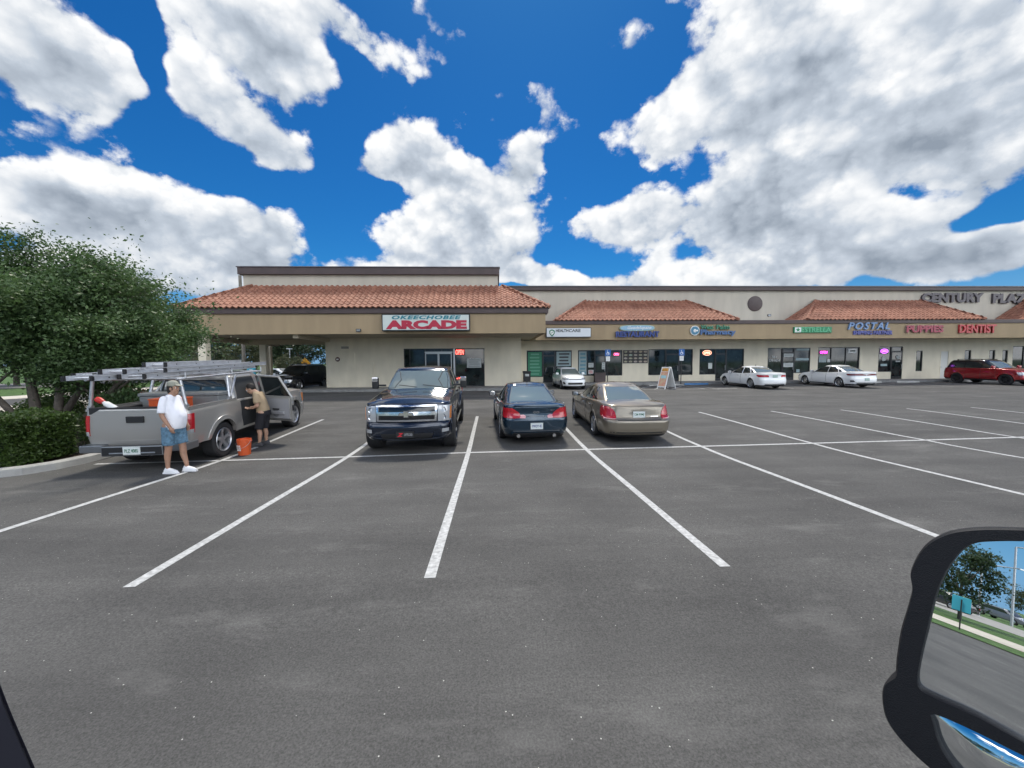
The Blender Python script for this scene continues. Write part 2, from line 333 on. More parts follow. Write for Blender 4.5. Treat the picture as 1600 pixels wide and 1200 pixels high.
def glaze_mat():
    m = bpy.data.materials.new('shop_glass'); m.use_nodes = True; t = m.node_tree; b = t.nodes['Principled BSDF']
    n = t.nodes.new('ShaderNodeTexNoise'); n.inputs['Scale'].default_value = 1.6; n.inputs['Detail'].default_value = 6
    tc = t.nodes.new('ShaderNodeTexCoord'); t.links.new(tc.outputs['Object'], n.inputs['Vector'])
    r = t.nodes.new('ShaderNodeValToRGB'); t.links.new(n.outputs['Fac'], r.inputs[0])
    r.color_ramp.elements[0].position = .35; r.color_ramp.elements[0].color = (.006, .009, .010, 1)
    r.color_ramp.elements[1].position = .75; r.color_ramp.elements[1].color = (.03, .042, .042, 1)
    t.links.new(r.outputs[0], b.inputs['Base Color']); b.inputs['Roughness'].default_value = .04; b.inputs['Specular IOR Level'].default_value = .5
    return m
M_shop = glaze_mat()
def tile_mat():
    m = bpy.data.materials.new('clay_tile'); m.use_nodes = True; t = m.node_tree; b = t.nodes['Principled BSDF']; L = t.links
    tc = t.nodes.new('ShaderNodeTexCoord')
    v = t.nodes.new('ShaderNodeTexVoronoi'); v.inputs['Scale'].default_value = 3.6; L.new(tc.outputs['Object'], v.inputs['Vector'])
    s = t.nodes.new('ShaderNodeSeparateColor'); L.new(v.outputs['Color'], s.inputs[0])
    r = t.nodes.new('ShaderNodeValToRGB'); L.new(s.outputs[0], r.inputs[0])
    r.color_ramp.elements[0].color = (.25, .10, .060, 1); r.color_ramp.elements[1].color = (.36, .165, .105, 1)
    n = t.nodes.new('ShaderNodeTexNoise'); n.inputs['Scale'].default_value = .8; n.inputs['Detail'].default_value = 6; L.new(tc.outputs['Object'], n.inputs['Vector'])
    mx = t.nodes.new('ShaderNodeMix'); mx.data_type = 'RGBA'; mx.blend_type = 'MULTIPLY'; mx.inputs[0].default_value = .8
    r2 = t.nodes.new('ShaderNodeValToRGB'); L.new(n.outputs['Fac'], r2.inputs[0]); r2.color_ramp.elements[0].position = .3; r2.color_ramp.elements[1].position = .7
    r2.color_ramp.elements[0].color = (.72, .70, .70, 1); r2.color_ramp.elements[1].color = (1.1, 1.1, 1.1, 1)
    L.new(r.outputs[0], mx.inputs[6]); L.new(r2.outputs[0], mx.inputs[7]); L.new(mx.outputs[2], b.inputs['Base Color']); b.inputs['Roughness'].default_value = .75
    return m
M_tile = tile_mat()
def leaf_mat(name, c0, c1):
    m = bpy.data.materials.new(name); m.use_nodes = True; t = m.node_tree; b = t.nodes['Principled BSDF']; L = t.links
    tc = t.nodes.new('ShaderNodeTexCoord')
    n = t.nodes.new('ShaderNodeTexNoise'); n.inputs['Scale'].default_value = 1.3; n.inputs['Detail'].default_value = 8; n.inputs['Roughness'].default_value = .8; L.new(tc.outputs['Object'], n.inputs['Vector'])
    r = t.nodes.new('ShaderNodeValToRGB'); L.new(n.outputs['Fac'], r.inputs[0]); r.color_ramp.elements[0].position = .32; r.color_ramp.elements[1].position = .68
    r.color_ramp.elements[0].color = (*c0, 1); r.color_ramp.elements[1].color = (*c1, 1); L.new(r.outputs[0], b.inputs['Base Color']); b.inputs['Roughness'].default_value = .5
    tr = t.nodes.new('ShaderNodeBsdfTranslucent'); L.new(r.outputs[0], tr.inputs[0]); ms = t.nodes.new('ShaderNodeMixShader'); ms.inputs[0].default_value = .3
    L.new(b.outputs[0], ms.inputs[1]); L.new(tr.outputs[0], ms.inputs[2]); L.new(ms.outputs[0], t.nodes['Material Output'].inputs[0])
    return m
M_leaf = leaf_mat('leaf_dark', (.035, .072, .026), (.12, .20, .065))
M_leafh = leaf_mat('leaf_hedge', (.025, .05, .010), (.085, .15, .028))
M_leaff = leaf_mat('leaf_far', (.022, .045, .02), (.06, .10, .04))
M_leafo = leaf_mat('leaf_olive', (.05, .065, .03), (.11, .13, .06))
M_pink = leaf_mat('pink_bloom', (.05, .07, .03), (.42, .17, .14))
M_bark = pm('bark', (.10, .085, .07), .9, var=.3, vs=8, bump=.8, bs=25)
# ------------------------------------------------------------------ ground
def strip_surface(name, xs, ys, dz, m, inside=None):
    V = [(x, y, gz(y)+dz) for y in ys for x in xs]; n = len(xs)
    Fc = [(j*n+i, j*n+i+1, (j+1)*n+i+1, (j+1)*n+i) for j in range(len(ys)-1) for i in range(n-1)]
    if inside: Fc = [f for f in Fc if inside(sum(V[k][0] for k in f)/4, sum(V[k][1] for k in f)/4)]
    o = mesh(name, V, Fc, m, smooth=True); return tag(o, kind='structure')
ysg = [-400, -60, -20, 0, 2.5]+list(np.arange(3, 15, .5))+[16, 18, 20, 25, 27, 29.3, 32, 60, 200, 900]
strip_surface('ground', [-900, -60, -20, -9, 0, 20, 60, 900], ysg, -.02, M_grass)
strip_surface('parking_lot', [-29, -18, -9, 0, 20, 60], [-45, -20, 0, 2.5]+list(np.arange(3, 15, .5))+[16, 18, 20, 25, 27, 29.3, 31.5, 45, 62], 0.0, M_asph)
def quad_strip(name, P, w, m, dz=.004, extra=None, z=None):
    V = []; Fc = []
    for (a, b) in P:
        a = np.array(a, float); b = np.array(b, float); d = (b-a)/np.linalg.norm(b-a); nrm = np.array([-d[1], d[0]])*w/2
        n = max(1, int(np.linalg.norm(b-a)/.5)); base = len(V)
        for i in range(n+1):
            c = a+(b-a)*i/n
            for s in (1, -1):
                q = c+nrm*s; V.append((q[0], q[1], (gz(q[1]) if z is None else z)+dz))
        Fc += [(base+2*i+1, base+2*i+3, base+2*i+2, base+2*i) for i in range(n)]
    return mesh(name, V, Fc, m, smooth=True)
cross = [(-6.08, 8.62), (-3.39, 8.76), (-.67, 8.99), (2.17, 9.1), (5.07, 9.22), (8.03, 9.34), (11.21, 9.48), (13.95, 9.62)]
near = [(-6.03-.06, 3.3), (-3.3, 3.47), (-.63, 3.47), (2.19, 3.51), (4.95, 3.7), (7.8, 3.85), (10.9, 4.0), (13.8, 4.2)]
far = [(-6.15, 13.84), (-3.45, 14.0), (-.70, 14.09), (2.1, 14.2), (4.95, 14.3), (7.79, 14.41), (10.66, 14.43), (13.56, 14.52)]
P = []
for c, n_, f in zip(cross, near, far): P += [(n_, c), (c, f)]
for k in range(1, 6):
    P += [((13.8+2.85*k, 4.2+.1*k), (13.95+2.8*k, 9.62+.1*k)), ((13.95+2.8*k, 9.62+.1*k), (13.56+2.83*k, 14.52+.1*k))]
tag(quad_strip('parking_line', P, .105, M_line, .004), kind='structure')
tag(quad_strip('parking_cross_line', [((-8.6, 8.5), cross[0])]+[(cross[i], cross[i+1]) for i in range(7)]+[(cross[7], (28, 10.2))], .10, M_line, .008), kind='structure')
P = [((x, 24.7), (x+.15, 29.35)) for x in (14.7, 17.0, 19.75, 22.5, 25.4, 28.2, 31.0, 33.8, 36.8, 39.6)]
tag(quad_strip('storefront_line', P, .10, M_lineold, .004), kind='structure')
# hatched access aisle by the A-frame sign
P = [((8.4, 25.3), (11.2, 29.2)), ((9.4, 25.2), (12.4, 29.2)), ((10.5, 25.1), (13.4, 29.0)), ((11.6, 25.0), (13.6, 27.6)), ((8.2, 25.1), (14.0, 25.0)), ((8.3, 25.1), (8.5, 29.3)), ((13.9, 25.0), (14.0, 29.3))]
tag(quad_strip('hatched_marking', P, .11, M_lineold, .008), kind='structure')
tag(quad_strip('stop_bar', [((14.9, 25.25), (16.3, 25.3))], .22, M_lineold, .004), kind='structure')

# planting island, kerb, walk, street on the left
isl = [(-60, 7.4), (-12, 7.4), (-9.9, 7.35), (-9.35, 7.5), (-9.05, 7.9), (-8.95, 8.6), (-8.9, 12), (-8.9, 22), (-60, 22)]
def extr(name, poly, z0, z1, m, follow=True):
    n = len(poly); V = [(x, y, (gz(y) if follow else 0)+z0) for x, y in poly]+[(x, y, (gz(y) if follow else 0)+z1) for x, y in poly]
    return mesh(name, V, [tuple(range(n, 2*n))]+[(i, (i+1) % n, n+(i+1) % n, n+i) for i in range(n)], m, merge=True)
tag(strip_surface('planting_bed', [-60, -30, -12, -9.6, -9.05], [7.52, 8, 8.5, 9, 9.5, 10, 11, 12, 14, 15.3], .10, M_soil, inside=lambda x, y: not (x > -9.6 and y < 8)), kind='structure')
kp = [(-16, 7.4), (-12, 7.4), (-9.9, 7.36), (-9.45, 7.46), (-9.15, 7.7), (-8.98, 8.1), (-8.92, 8.7), (-8.9, 12), (-8.9, 14.2), (-9.05, 14.9), (-9.5, 15.3), (-12, 15.45), (-30, 15.45)]
V = []; Fc = []; prof = [(-.02, 0), (0, .13), (.03, .155), (.15, .16), (.19, .12)]
for i, (x, y) in enumerate(kp):
    a = np.array(kp[max(0, i-1)]); b = np.array(kp[min(len(kp)-1, i+1)]); d = (b-a)/np.linalg.norm(b-a); nr = np.array([-d[1], d[0]])
    for o_, h in prof: V.append((x+nr[0]*o_, y+nr[1]*o_, gz(y)+h))
k = len(prof)
Fc = [(i*k+j, (i+1)*k+j, (i+1)*k+j+1, i*k+j+1) for i in range(len(kp)-1) for j in range(k-1)]
tag(mesh('kerb', V, Fc, M_conc, smooth=False, merge=True), kind='structure')
tag(quad_strip('footpath', [((-43, -12), (-38.5, 0)), ((-38.5, 0), (-28.2, 26)), ((-28.2, 26), (-22, 44))], 3.0, M_conclight, .012), kind='structure')
E0 = np.array([-20.5, -14.1]); EU = np.array([.94, -.341]); EN = np.array([-.341, -.94])
def band(name, a, b, m, dz): c = E0+EN*(a+b)/2; tag(quad_strip(name, [(tuple(c-EU*46), tuple(c+EU*60))], b-a, m, dz), kind='structure')
band('lawn', 0, 47, M_grass, .03); band('front_footpath', 2.6, 6.6, M_conclight, .045); band('front_road', 17, 31, pm('road_pale', (.30, .29, .27), .8, var=.1, vs=1), .045)
tag(quad_strip('side_pavement', [((-26, 9), (-20, 21))], 5.0, M_conclight, .02), kind='structure')
tag(quad_strip('road', [((-73, -27.8), (-58, 0)), ((-58, 0), (-40, 50)), ((-40, 50), (-5, 120))], 13, pm('road_asphalt', (.16, .155, .15), .8, var=.15, vs=1), .004), kind='structure')

# ------------------------------------------------------------------ tile roofs
def tile_face(V, Fc, O, ax, up, L, hipL, hipR, run, rise, tw=.34, course=.37):
    """corrugated courses climbing from eave origin O along ax (unit) and up (horizontal unit)"""
    O = np.array(O, float); ax = np.array(ax, float); up = np.array(up, float)
    sl = math.hypot(run, rise); nc = int(round(sl/course)); nx = int(L/tw)*8; dx = L/nx
    upv = (up*run+np.array([0, 0, rise]))/sl; nv = np.cross(ax, upv); nv = nv if nv[2] > 0 else -nv
    for c in range(nc):
        s0 = sl*c/nc-(.06 if c == 0 else .03); s1 = sl*(c+1)/nc+.02
        x0 = max(0, sl*c/nc)/sl*hipL; x1 = L-max(0, sl*c/nc)/sl*hipR
        base = len(V); cols = []
        for i in range(nx+1):
            x = i*dx
            if x < x0-dx or x > x1+dx: continue
            xx = min(max(x, x0), x1); ph = (xx/tw) % 1.0
            h = .068*abs(math.sin(math.pi*ph))**.75 if ph < .62 else -.0
            h = .075*max(0, math.sin(math.pi*ph/.64)) if ph < .64 else -.012*math.sin(math.pi*(ph-.64)/.36)
            cols.append((xx, h))
        for xx, h in cols:
            for s_, lift in ((s0, .0), (s0, .048), (s1, .012)):
                hh = h+lift if lift else h-.01
                p = O+ax*xx+upv*s_+nv*hh; V.append(tuple(p))
        for i in range(len(cols)-1):
            a = base+3*i
            Fc.append((a, a+3, a+4, a+1)); Fc.append((a+1, a+4, a+5, a+2))
def ridge(mb, p, q, r=.10, n=None):
    p = Vector(p); q = Vector(q); L = (q-p).length; n = int(L/.38)
    for i in range(n):
        a = p.lerp(q, i/n); b = p.lerp(q, (i+1.12)/n if i < n-1 else 1); mb.tube(a, b, r*1.08, r*.86, M_tile, 10)
def hip_roof(parent, xa, xb, Yf, Yt, ze, zt, dl, dr, dim=None):
    run = Yt-Yf; rise = zt-ze; V = []; Fc = []
    tile_face(V, Fc, (xa, Yf, ze), (1, 0, 0), (0, 1, 0), xb-xa, dl, dr, run, rise)
    # side slopes
    tile_face(V, Fc, (xa, Yt+.3, ze), (0, -1, 0), (1, 0, 0), run+.3, .3, run, dl, rise)
    tile_face(V, Fc, (xb, Yf, ze), (0, 1, 0), (-1, 0, 0), run+.3, run, .3, dr, rise)
    o = mesh('tile_roof', V, Fc, M_tile, parent, smooth=False)
    o.data.polygons.foreach_set('use_smooth', np.ones(len(o.data.polygons), dtype=bool)); o.data.set_sharp_from_angle(angle=rad(50))
    for e_, f_ in (((xa, Yf, ze+.04), (xa+dl, Yt, zt+.06)), ((xb, Yf, ze+.04), (xb-dr, Yt, zt+.06))): mb = MB(); ridge(mb, e_, f_); mb.build('ridge_tiles', o, auto=40)
    # solid deck below the tiles
    d = MB(); V = [(xa+.03, Yf+.03, ze-.02), (xb-.03, Yf+.03, ze-.02), (xb-dr, Yt, zt-.03), (xa+dl, Yt, zt-.03), (xa+.03, Yt+.3, ze-.02), (xb-.03, Yt+.3, ze-.02), (xb-dr, Yt+.3, zt-.03), (xa+dl, Yt+.3, zt-.03)]
    d.add(V, [(0, 1, 2, 3), (0, 3, 7, 4), (1, 5, 6, 2), (4, 7, 6, 5), (3, 2, 6, 7), (0, 4, 5, 1)], M_brown); d.build('roof_deck', o)
    return o
def window(parent, x0, x1, z0, z1, Y, mull=(), door=None, fm=M_frame, fw=.06, glass=None, trans=None):
    """storefront: frame with members; panes are its sub-part. door=(xa,xb): a glazed leaf between them reaching the ground"""
    f = MB(); y0, y1 = Y-.05, Y+.07
    f.box(x0, x1, y0, y1, z1-fw, z1, fm)
    segs = []
    if door:
        xa, xb, zd = door[0], door[1], door[2]
        if xa-x0 > .15: f.box(x0, xa, y0, y1, z0, z0+fw, fm)
        if x1-xb > .15: f.box(xb, x1, y0, y1, z0, z0+fw, fm)
    else: f.box(x0, x1, y0, y1, z0, z0+fw, fm)
    xs = sorted({x0, x1-fw, *[m_-fw/2 for m_ in mull]})
    for x in xs:
        f.box(x, x+fw, y0, y1, z0+fw, z1-fw, fm)
    o = f.build('window', parent)
    g = MB(); g.box(x0+.01, x1-.01, Y+.0, Y+.02, z0+.01, z1-.01, glass or M_shop); g.build('pane', o)
    return o
def glass_door(parent, x0, x1, z0, z1, Y, leaves=1, fm=M_frame):
    f = MB(); w = (x1-x0)/leaves
    for k in range(leaves):
        a = x0+w*k; b = a+w-.012
        f.box(a, a+.055, Y-.09, Y-.03, z0, z1, fm); f.box(b-.055, b, Y-.09, Y-.03, z0, z1, fm)
        f.box(a+.055, b-.055, Y-.09, Y-.03, z1-.07, z1, fm); f.box(a+.055, b-.055, Y-.09, Y-.03, z0, z0+.2, fm)
    o = f.build('door', parent)
    h = MB()
    for k in range(leaves):
        xh = x0+w*(k+ (.88 if k == 0 else .12)); h.tube((xh, Y-.15, z0+.85), (xh, Y-.15, z0+1.25), .014, .014, M_framel); h.box(xh-.01, xh+.01, Y-.15, Y-.09, z0+.87, z0+.89, M_framel); h.box(xh-.01, xh+.01, Y-.15, Y-.09, z0+1.21, z0+1.23, M_framel)
    h.build('door_handle', o)
    g = MB(); g.box(x0+.03, x1-.03, Y-.07, Y-.055, z0+.19, z1-.06, M_shop); g.build('pane', o)
    return o
def wall_with_holes(mb, x0, x1, z0, z1, y0, y1, holes, m):
    """solid wall from boxes left and right, above and below rectangular openings; holes sorted, not overlapping in x"""
    x = x0
    for (a, b, c, d) in sorted(holes):
        if a > x: mb.box(x, a, y0, y1, z0, z1, m)
        if c > z0: mb.box(a, b, y0, y1, z0, c, m)
        if d < z1: mb.box(a, b, y0, y1, d, z1, m)
        x = b
    if x < x1: mb.box(x, x1, y0, y1, z0, z1, m)

def flatX(px, Y): return at_y(px, 560, Y)[0]
def zz(px, py, Y): return at_y(px, py, Y)[1]

# ------------------------------------------------------------------ arcade building
AY = 27.5; AF_Y = 22.9
ar = thing('arcade_building', 'cream arcade building with hipped clay tile roof and drive-through canopy', 'building', (0, 0, 0))
ax0, ax1 = flatX(509, AY), flatX(814, AY)
eL, eR = flatX(281, AF_Y), flatX(857, AF_Y)
zf0 = zz(600, 521.5, AF_Y); zf1 = zz(600, 490, AF_Y); zb1 = zz(600, 481, AF_Y); zrt = zz(600, 447.5, 25.55); zp = zz(600, 428.7, 25.5); zpt = zz(600, 416.5, 25.3)
fL, fR = flatX(313, AF_Y)-1.2, flatX(852.5, AF_Y)
# holes: storefront
wx0, wx1 = flatX(631, AY), flatX(757, AY); wz0, wz1 = .27, zz(690, 544.5, AY)
w = MB(); wall_with_holes(w, ax0, ax1, .0, zf0+.05, AY, AY+.25, [(wx0, wx1, .2, wz1)], M_wall)
w.box(ax0, ax0+.25, AY+.25, 44, 0, zf0+.05, M_wall); w.box(ax1-.25, ax1, AY+.25, 31.2, 0, zf0+.05, M_wall); w.box(ax0+.25, 2.0, 43.75, 44, 0, zf0+.05, M_wall)
w.build('wall', ar)
w = MB()   # electrical cover plate and small panels on the wall
x, z = flatX(532, AY), zz(532, 573, AY); w.box(x, x+1.0, AY-.03, AY, z-.25, z+.95, M_wall)
w.build('wall_panel', ar, bevel=.006)
w = MB(); x, z = flatX(534, AY), zz(534, 545, AY); w.box(x, x+.52, AY-.04, AY, z, z+.16, pm('vent_grey', (.30, .29, .26), .6)); w.build('wall_vent', ar)
w = MB(); x = flatX(583, AY); w.box(x, x+.035, AY-.04, AY, .3, zz(583, 566, AY), M_wall); w.build('conduit', ar)
# dark room behind the glass
w = MB(); w.box(wx0-.3, wx1+.3, AY+1.6, AY+1.65, .2, 3.4, M_inter); w.box(wx0-.3, wx1+.3, AY+.3, AY+1.6, .18, .2, M_inter); w.build('interior', ar)
# fascia, soffit, beams
w = MB()
w.box(fL, fR, AF_Y+.02, AF_Y+.25, zf0, zf1, M_fas); w.box(fL, fL+.23, AF_Y+.25, 33.0, zf0, zf1, M_fas); w.box(fR-.23, fR, AF_Y+.25, 31.3, zf0, zf1, M_fas); w.box(fL+.23, ax0, 32.77, 33.0, zf0, zf1, M_fas)
w.build('fascia', ar)
w = MB(); w.box(fL+.23, fR-.23, AF_Y+.25, AY, zf0+.04, zf0+.1, M_sof); w.box(fL+.23, ax0, AY, 32.77, zf0+.04, zf0+.1, M_sof)
w.build('soffit', ar)
w = MB()
w.box(fL, ax0, 28.6, 29.0, zf0-.33, zf0+.03, M_sof); w.box(fL, fL+.35, AF_Y+.3, 32.7, zf0-.28, zf0+.03, M_sof); w.box(ax0-.0, ax0+.3, AF_Y+.3, AY-.005, zf0-.22, zf0+.03, M_sof)
w.build('canopy_beam', ar)
w = MB(); w.box(fL-.12, fR+.16, AF_Y-.1, AF_Y+.2, zf1, zb1, M_brown); w.box(fL-.12, fL+.2, AF_Y+.2, 33.1, zf1, zb1, M_brown); w.box(fR-.14, fR+.16, AF_Y+.2, 31.4, zf1, zb1, M_brown)
w.build('eave_band', ar, bevel=.02)
hip_roof(ar, fL-.2, fR+.22, AF_Y-.16, 25.5, zb1+.01, zrt, 2.95, 2.75)
pl, pr = flatX(386, 25.5), flatX(779, 25.5)
w = MB(); w.box(pl, pr, 25.5, 25.75, zrt-.4, zp, M_wallup); w.box(pl, pl+.25, 25.75, 44, zb1, zp, M_wallup); w.box(pr-.25, pr, 25.75, 44, zb1, zp, M_wallup); w.build('parapet', ar)
w = MB()
for (a, b, c, d) in ((pl-.22, pr+.1, 25.28, 25.72), (pl-.22, pl+.2, 25.72, 44), (pr-.3, pr+.1, 25.72, 44)): w.box(a, b, c, d, zp-.05, zpt-.06, M_brown)
w.box(pl-.27, pr+.14, 25.23, 25.8, zpt-.06, zpt, pm('coping_metal', (.16, .17, .19), .4, metal=.5))
w.build('cornice', ar, bevel=.02)
w = MB(); w.box(pl, pr, 25.8, 44, zb1-.1, zb1+.02, M_concd); w.build('flat_roof', ar)
for (px, Y) in ((320, 23.25), (413, 28.8)):
    x = flatX(px, Y); w = MB(); w.box(x-.22, x+.22, Y-.2, Y+.2, 0.0, zf0-(.33 if Y > 25 else .0)-.003, M_wall); w.box(x-.27, x+.27, Y-.25, Y+.25, 0, .35, M_wall); w.build('column', ar, bevel=.015)
w = MB(); x = flatX(423, 32.5); w.box(x-.12, x+.12, 32.3, 32.54, 0, zf0-.0, M_sof); w.build('rear_post', ar)
# storefront of the arcade
X = lambda px: flatX(px, AY)
window(ar, wx0, X(708.5), wz0-.07, wz1, AY+.08, mull=(X(640), X(664), X(690)), fm=M_frame)
window(ar, X(711), wx1, wz0-.0, wz1, AY+.08, fm=M_frame)
w = MB(); w.box(X(708.5), X(711), AY-.02, AY+.2, .2, wz1, M_framel); w.build('window_post', ar)
zt = zz(680, 551.5, AY)
glass_door(ar, X(664.5), X(706), .21, zt, AY+.08, 2, fm=M_framel)
w = MB(); w.box(X(664), X(707), AY-.04, AY+.05, zt+.01, zt+.09, M_framel); w.build('door_header', ar)
# platform in front of the arcade
tag(extr('sidewalk', [(flatX(486, 25.7), 25.6), (2.1, 25.4), (2.1, 29.42), (60, 29.42), (60, 31.2), (ax1, 31.2), (ax1, 27.5), (ax0, 27.5), (ax0, 31), (ax0-1.3, 31), (ax0-1.3, 25.7)], 0, .17, M_concd), kind='structure')
tag(extr('ramp', [(11.5, 28.4), (14.2, 28.4), (14.2, 29.41), (11.5, 29.41)], 0, .06, M_conc), kind='structure')

# lit and printed things on the arcade
def zplace(px0, px1, py0, py1, Y): return flatX(px0, Y), flatX(px1, Y), zz((px0+px1)/2, py1, Y), zz((px0+px1)/2, py0, Y)
x0, x1, z0, z1 = zplace(598, 735, 490.5, 517, AF_Y-.3)
t = thing('arcade_sign', 'long white box sign reading OKEECHOBEE ARCADE in teal and red letters', 'sign', ((x0+x1)/2, AF_Y-.1, z0))
def rel(o): o.location = (o.location[0]-o.parent.location[0], o.location[1]-o.parent.location[1], o.location[2]-o.parent.location[2]); return o
w = MB(); w.box(x0, x1, AF_Y-.3, AF_Y+.015, z0, z1, M_frame); rel(w.build('sign_cabinet', t, bevel=.01))
w = MB(); w.box(x0+.06, x1-.06, AF_Y-.325, AF_Y-.295, z0+.06, z1-.06, pm('sign_face', (.55, .60, .56), .4, var=.06, vs=1)); rel(w.build('sign_face', t))
h = z1-z0; L = x1-x0
rel(text_mesh('lettering', 'OKEECHOBEE', pm('sign_teal', (.03, .20, .24), .5), x0+L*.115, x1-L*.10, z0+h*.68, z0+h*.91, AF_Y-.325, t, .012, .045, .25, sp=1.15))
rel(text_mesh('lettering', 'ARCADE', pm('sign_red', (.42, .02, .05), .5), x0+L*.045, x1-L*.035, z0+h*.10, z0+h*.63, AF_Y-.325, t, .012, .07))
def neon(px0, px1, py0, py1, Y, s, col, label, es=3.0, ring=False, shear=.15):
    x0, x1, z0, z1 = zplace(px0, px1, py0, py1, Y)
    t = thing('open_sign', label, 'neon sign', ((x0+x1)/2, Y, z0))
    w = MB(); w.box(x0-.05, x1+.05, Y, Y+.03, z0-.05, z1+.05, M_black); rel(w.build('back_panel', t, bevel=.005))
    m = pm('neon_'+'%02d%02d%02d' % tuple(int(c*99) for c in col), col, .4, emit=col, es=es)
    rel(text_mesh('neon_letters', s, m, x0+(.12 if ring else 0), x1-(.12 if ring else 0), z0+(.1 if ring else 0), z1-(.1 if ring else 0), Y-.003, t, .02, .0, shear))
    if ring:
        a, b, cx, cz = (x1-x0)/2, (z1-z0)/2, (x0+x1)/2, (z0+z1)/2; w = MB()
        for i in range(24):
            p, q = 2*math.pi*i/24, 2*math.pi*(i+1)/24; w.tube((cx+a*math.cos(p), Y-.015, cz+b*math.sin(p)), (cx+a*math.cos(q), Y-.015, cz+b*math.sin(q)), .016, .016, m, 6, False)
        rel(w.build('neon_ring', t))
    return t
neon(712, 725, 546.5, 554, AY-.02, 'OPEN', (1, .10, .08), 'red lit OPEN sign high in the arcade window')
def poster(px0, px1, py0, py1, Y, m, label, lines=0, lm=None, name='poster', cat='poster', group=None):
    x0, x1, z0, z1 = zplace(px0, px1, py0, py1, Y)
    t = thing(name, label, cat, ((x0+x1)/2, Y, z0), group=group)
    w = MB(); w.box(x0, x1, Y, Y+.012, z0, z1, m); rel(w.build('sheet', t))
    if lines:
        w = MB(); r = random.Random(int(px0*10))
        for k in range(lines):
            zc = z1-(z1-z0)*(k+.7)/(lines+.4); hh = (z1-z0)/(lines+.4)*.24; a = r.uniform(.10, .22); b = r.uniform(.78, .92)
            w.box(x0+(x1-x0)*a, x0+(x1-x0)*b, Y-.004, Y, zc-hh, zc+hh, lm or M_black)
        rel(w.build('printed_lines', t))
    return t
M_paper = pm('paper', (.50, .53, .52), .6, var=.08, vs=4)
M_greyink = pm('grey_ink', (.28, .30, .30), .6)
poster(729.5, 752, 560, 574.5, AY+.0, M_paper, 'pale notice poster taped inside the right arcade window', 4, M_greyink)
def round_badge():
    x, z = flatX(527.5, AY), zz(527.5, 561.5, AY)
    t = thing('round_wall_sign', 'small dark round sign with a white mark on the arcade wall', 'sign', (x, AY, z))
    w = MB(); w.lathe([(0, 0), (-.03, 0), (-.03, .15), (0, .16)], pm('maroon', (.07, .012, .015), .5), 24, 'y'); w.build('disc', t, auto=30)
    o = text_mesh('lettering', 'M', M_white, -.07, .07, -.06, .06, -.031, t, .006, .05)
    o = t
round_badge()
def floodlight(px, py, Y, label):
    x, z = flatX(px, Y), zz(px, py, Y); t = thing('floodlight', label, 'floodlight', (x, Y, z))
    w = MB(); w.box(-.14, .14, -.14, -.06, -.08, .09, M_black); w.build('lamp_housing', t, bevel=.012)
    w = MB(); w.box(-.11, .11, -.146, -.141, -.05, .06, M_clear); w.build('lamp_glass', t)
    w = MB(); w.box(-.03, .03, -.06, .02, -.1, -.02, M_black); w.build('bracket', t)
floodlight(562.5, 516.5, AF_Y, 'small black floodlight on the tan fascia left of the arcade sign')

# ------------------------------------------------------------------ shopping plaza
PY = 31.2; PF = 28.9; PU = 31.5
pb = thing('shopping_plaza', 'long cream strip mall with tan fascia, brown bands and clay tiled mansard roofs', 'building', (0, 0, 0))
px1_ = 60.0
zF0 = zz(1100, 530, PF); zF1 = zz(1100, 506.3, PF); zB1 = zz(1100, 500.5, PF)
zU1 = zz(1100, 454.5, PU); zUT = zz(1100, 446.5, PU-.25)
X = lambda px: flatX(px, PY)
Z = lambda px, py: zz(px, py, PY)
wins = [  # x0,x1,z0,z1 in photo pixels, mullions, door
 (823, 893.5, 589, 547.5, (848, 868), (848.5, 867.5)), (903, 972.5, 587, 547, (917.5, 929, 947), (929.5, 946.5)), (1013, 1082.5, 586, 545.5, (1040, 1062), (1040.5, 1061.5)),
 (1093, 1162.5, 585, 545, (1117.5, 1135.5), (1118, 1135)), (1199.5, 1266, 583, 543.5, (1222.5, 1241.5), (1223, 1241)), (1278, 1343, 583, 542.5, (1299, 1322), None),
 (1372.5, 1411, 581, 541.5, (1392.5,), (1393, 1410.5)), (1431.5, 1441.5, 580, 548, (), None), (1507, 1517, 575, 547, (), None), (1545.5, 1554.5, 575, 547, (), None), (1566, 1574.5, 575, 547, (), None), (1582, 1650, 580, 540.5, (1600, 1625), None), (1700, 1790, 578, 540, (1730, 1760), None)]
holes = []; zdoor = .17+gz(30)
for (a, b, c, d, mu, dr) in wins: holes.append((X(a), X(b), (zdoor if False else Z((a+b)/2, c)), Z((a+b)/2, d)))
w = MB()
# doors need openings to the ground: split those windows at the door
hs_ = []
for (a, b, c, d, mu, dr) in wins:
    zc, zd_ = Z((a+b)/2, c), Z((a+b)/2, d)
    if dr:
        if dr[0]-a > 2: hs_.append((X(a), X(dr[0]), zc, zd_))
        hs_.append((X(dr[0]), X(dr[1]), zdoor, zd_))
        if b-dr[1] > 2: hs_.append((X(dr[1]), X(b), zc, zd_))
    else: hs_.append((X(a), X(b), zc, zd_))
dxa, dxb, dza = X(1469), X(1482.5), Z(1475, 548)
hs_.append((dxa, dxb, zdoor, dza))
wall_with_holes(w, ax1-.2, px1_, .0, zF0+.06, PY, PY+.25, hs_, M_wall)
w.build('wall', pb)
w = MB(); w.box(2, px1_, PY+1.8, PY+1.85, .1, 3.6, M_inter); w.box(2, px1_, PY+.26, PY+1.8, .12, .16, M_inter); w.build('interior', pb)
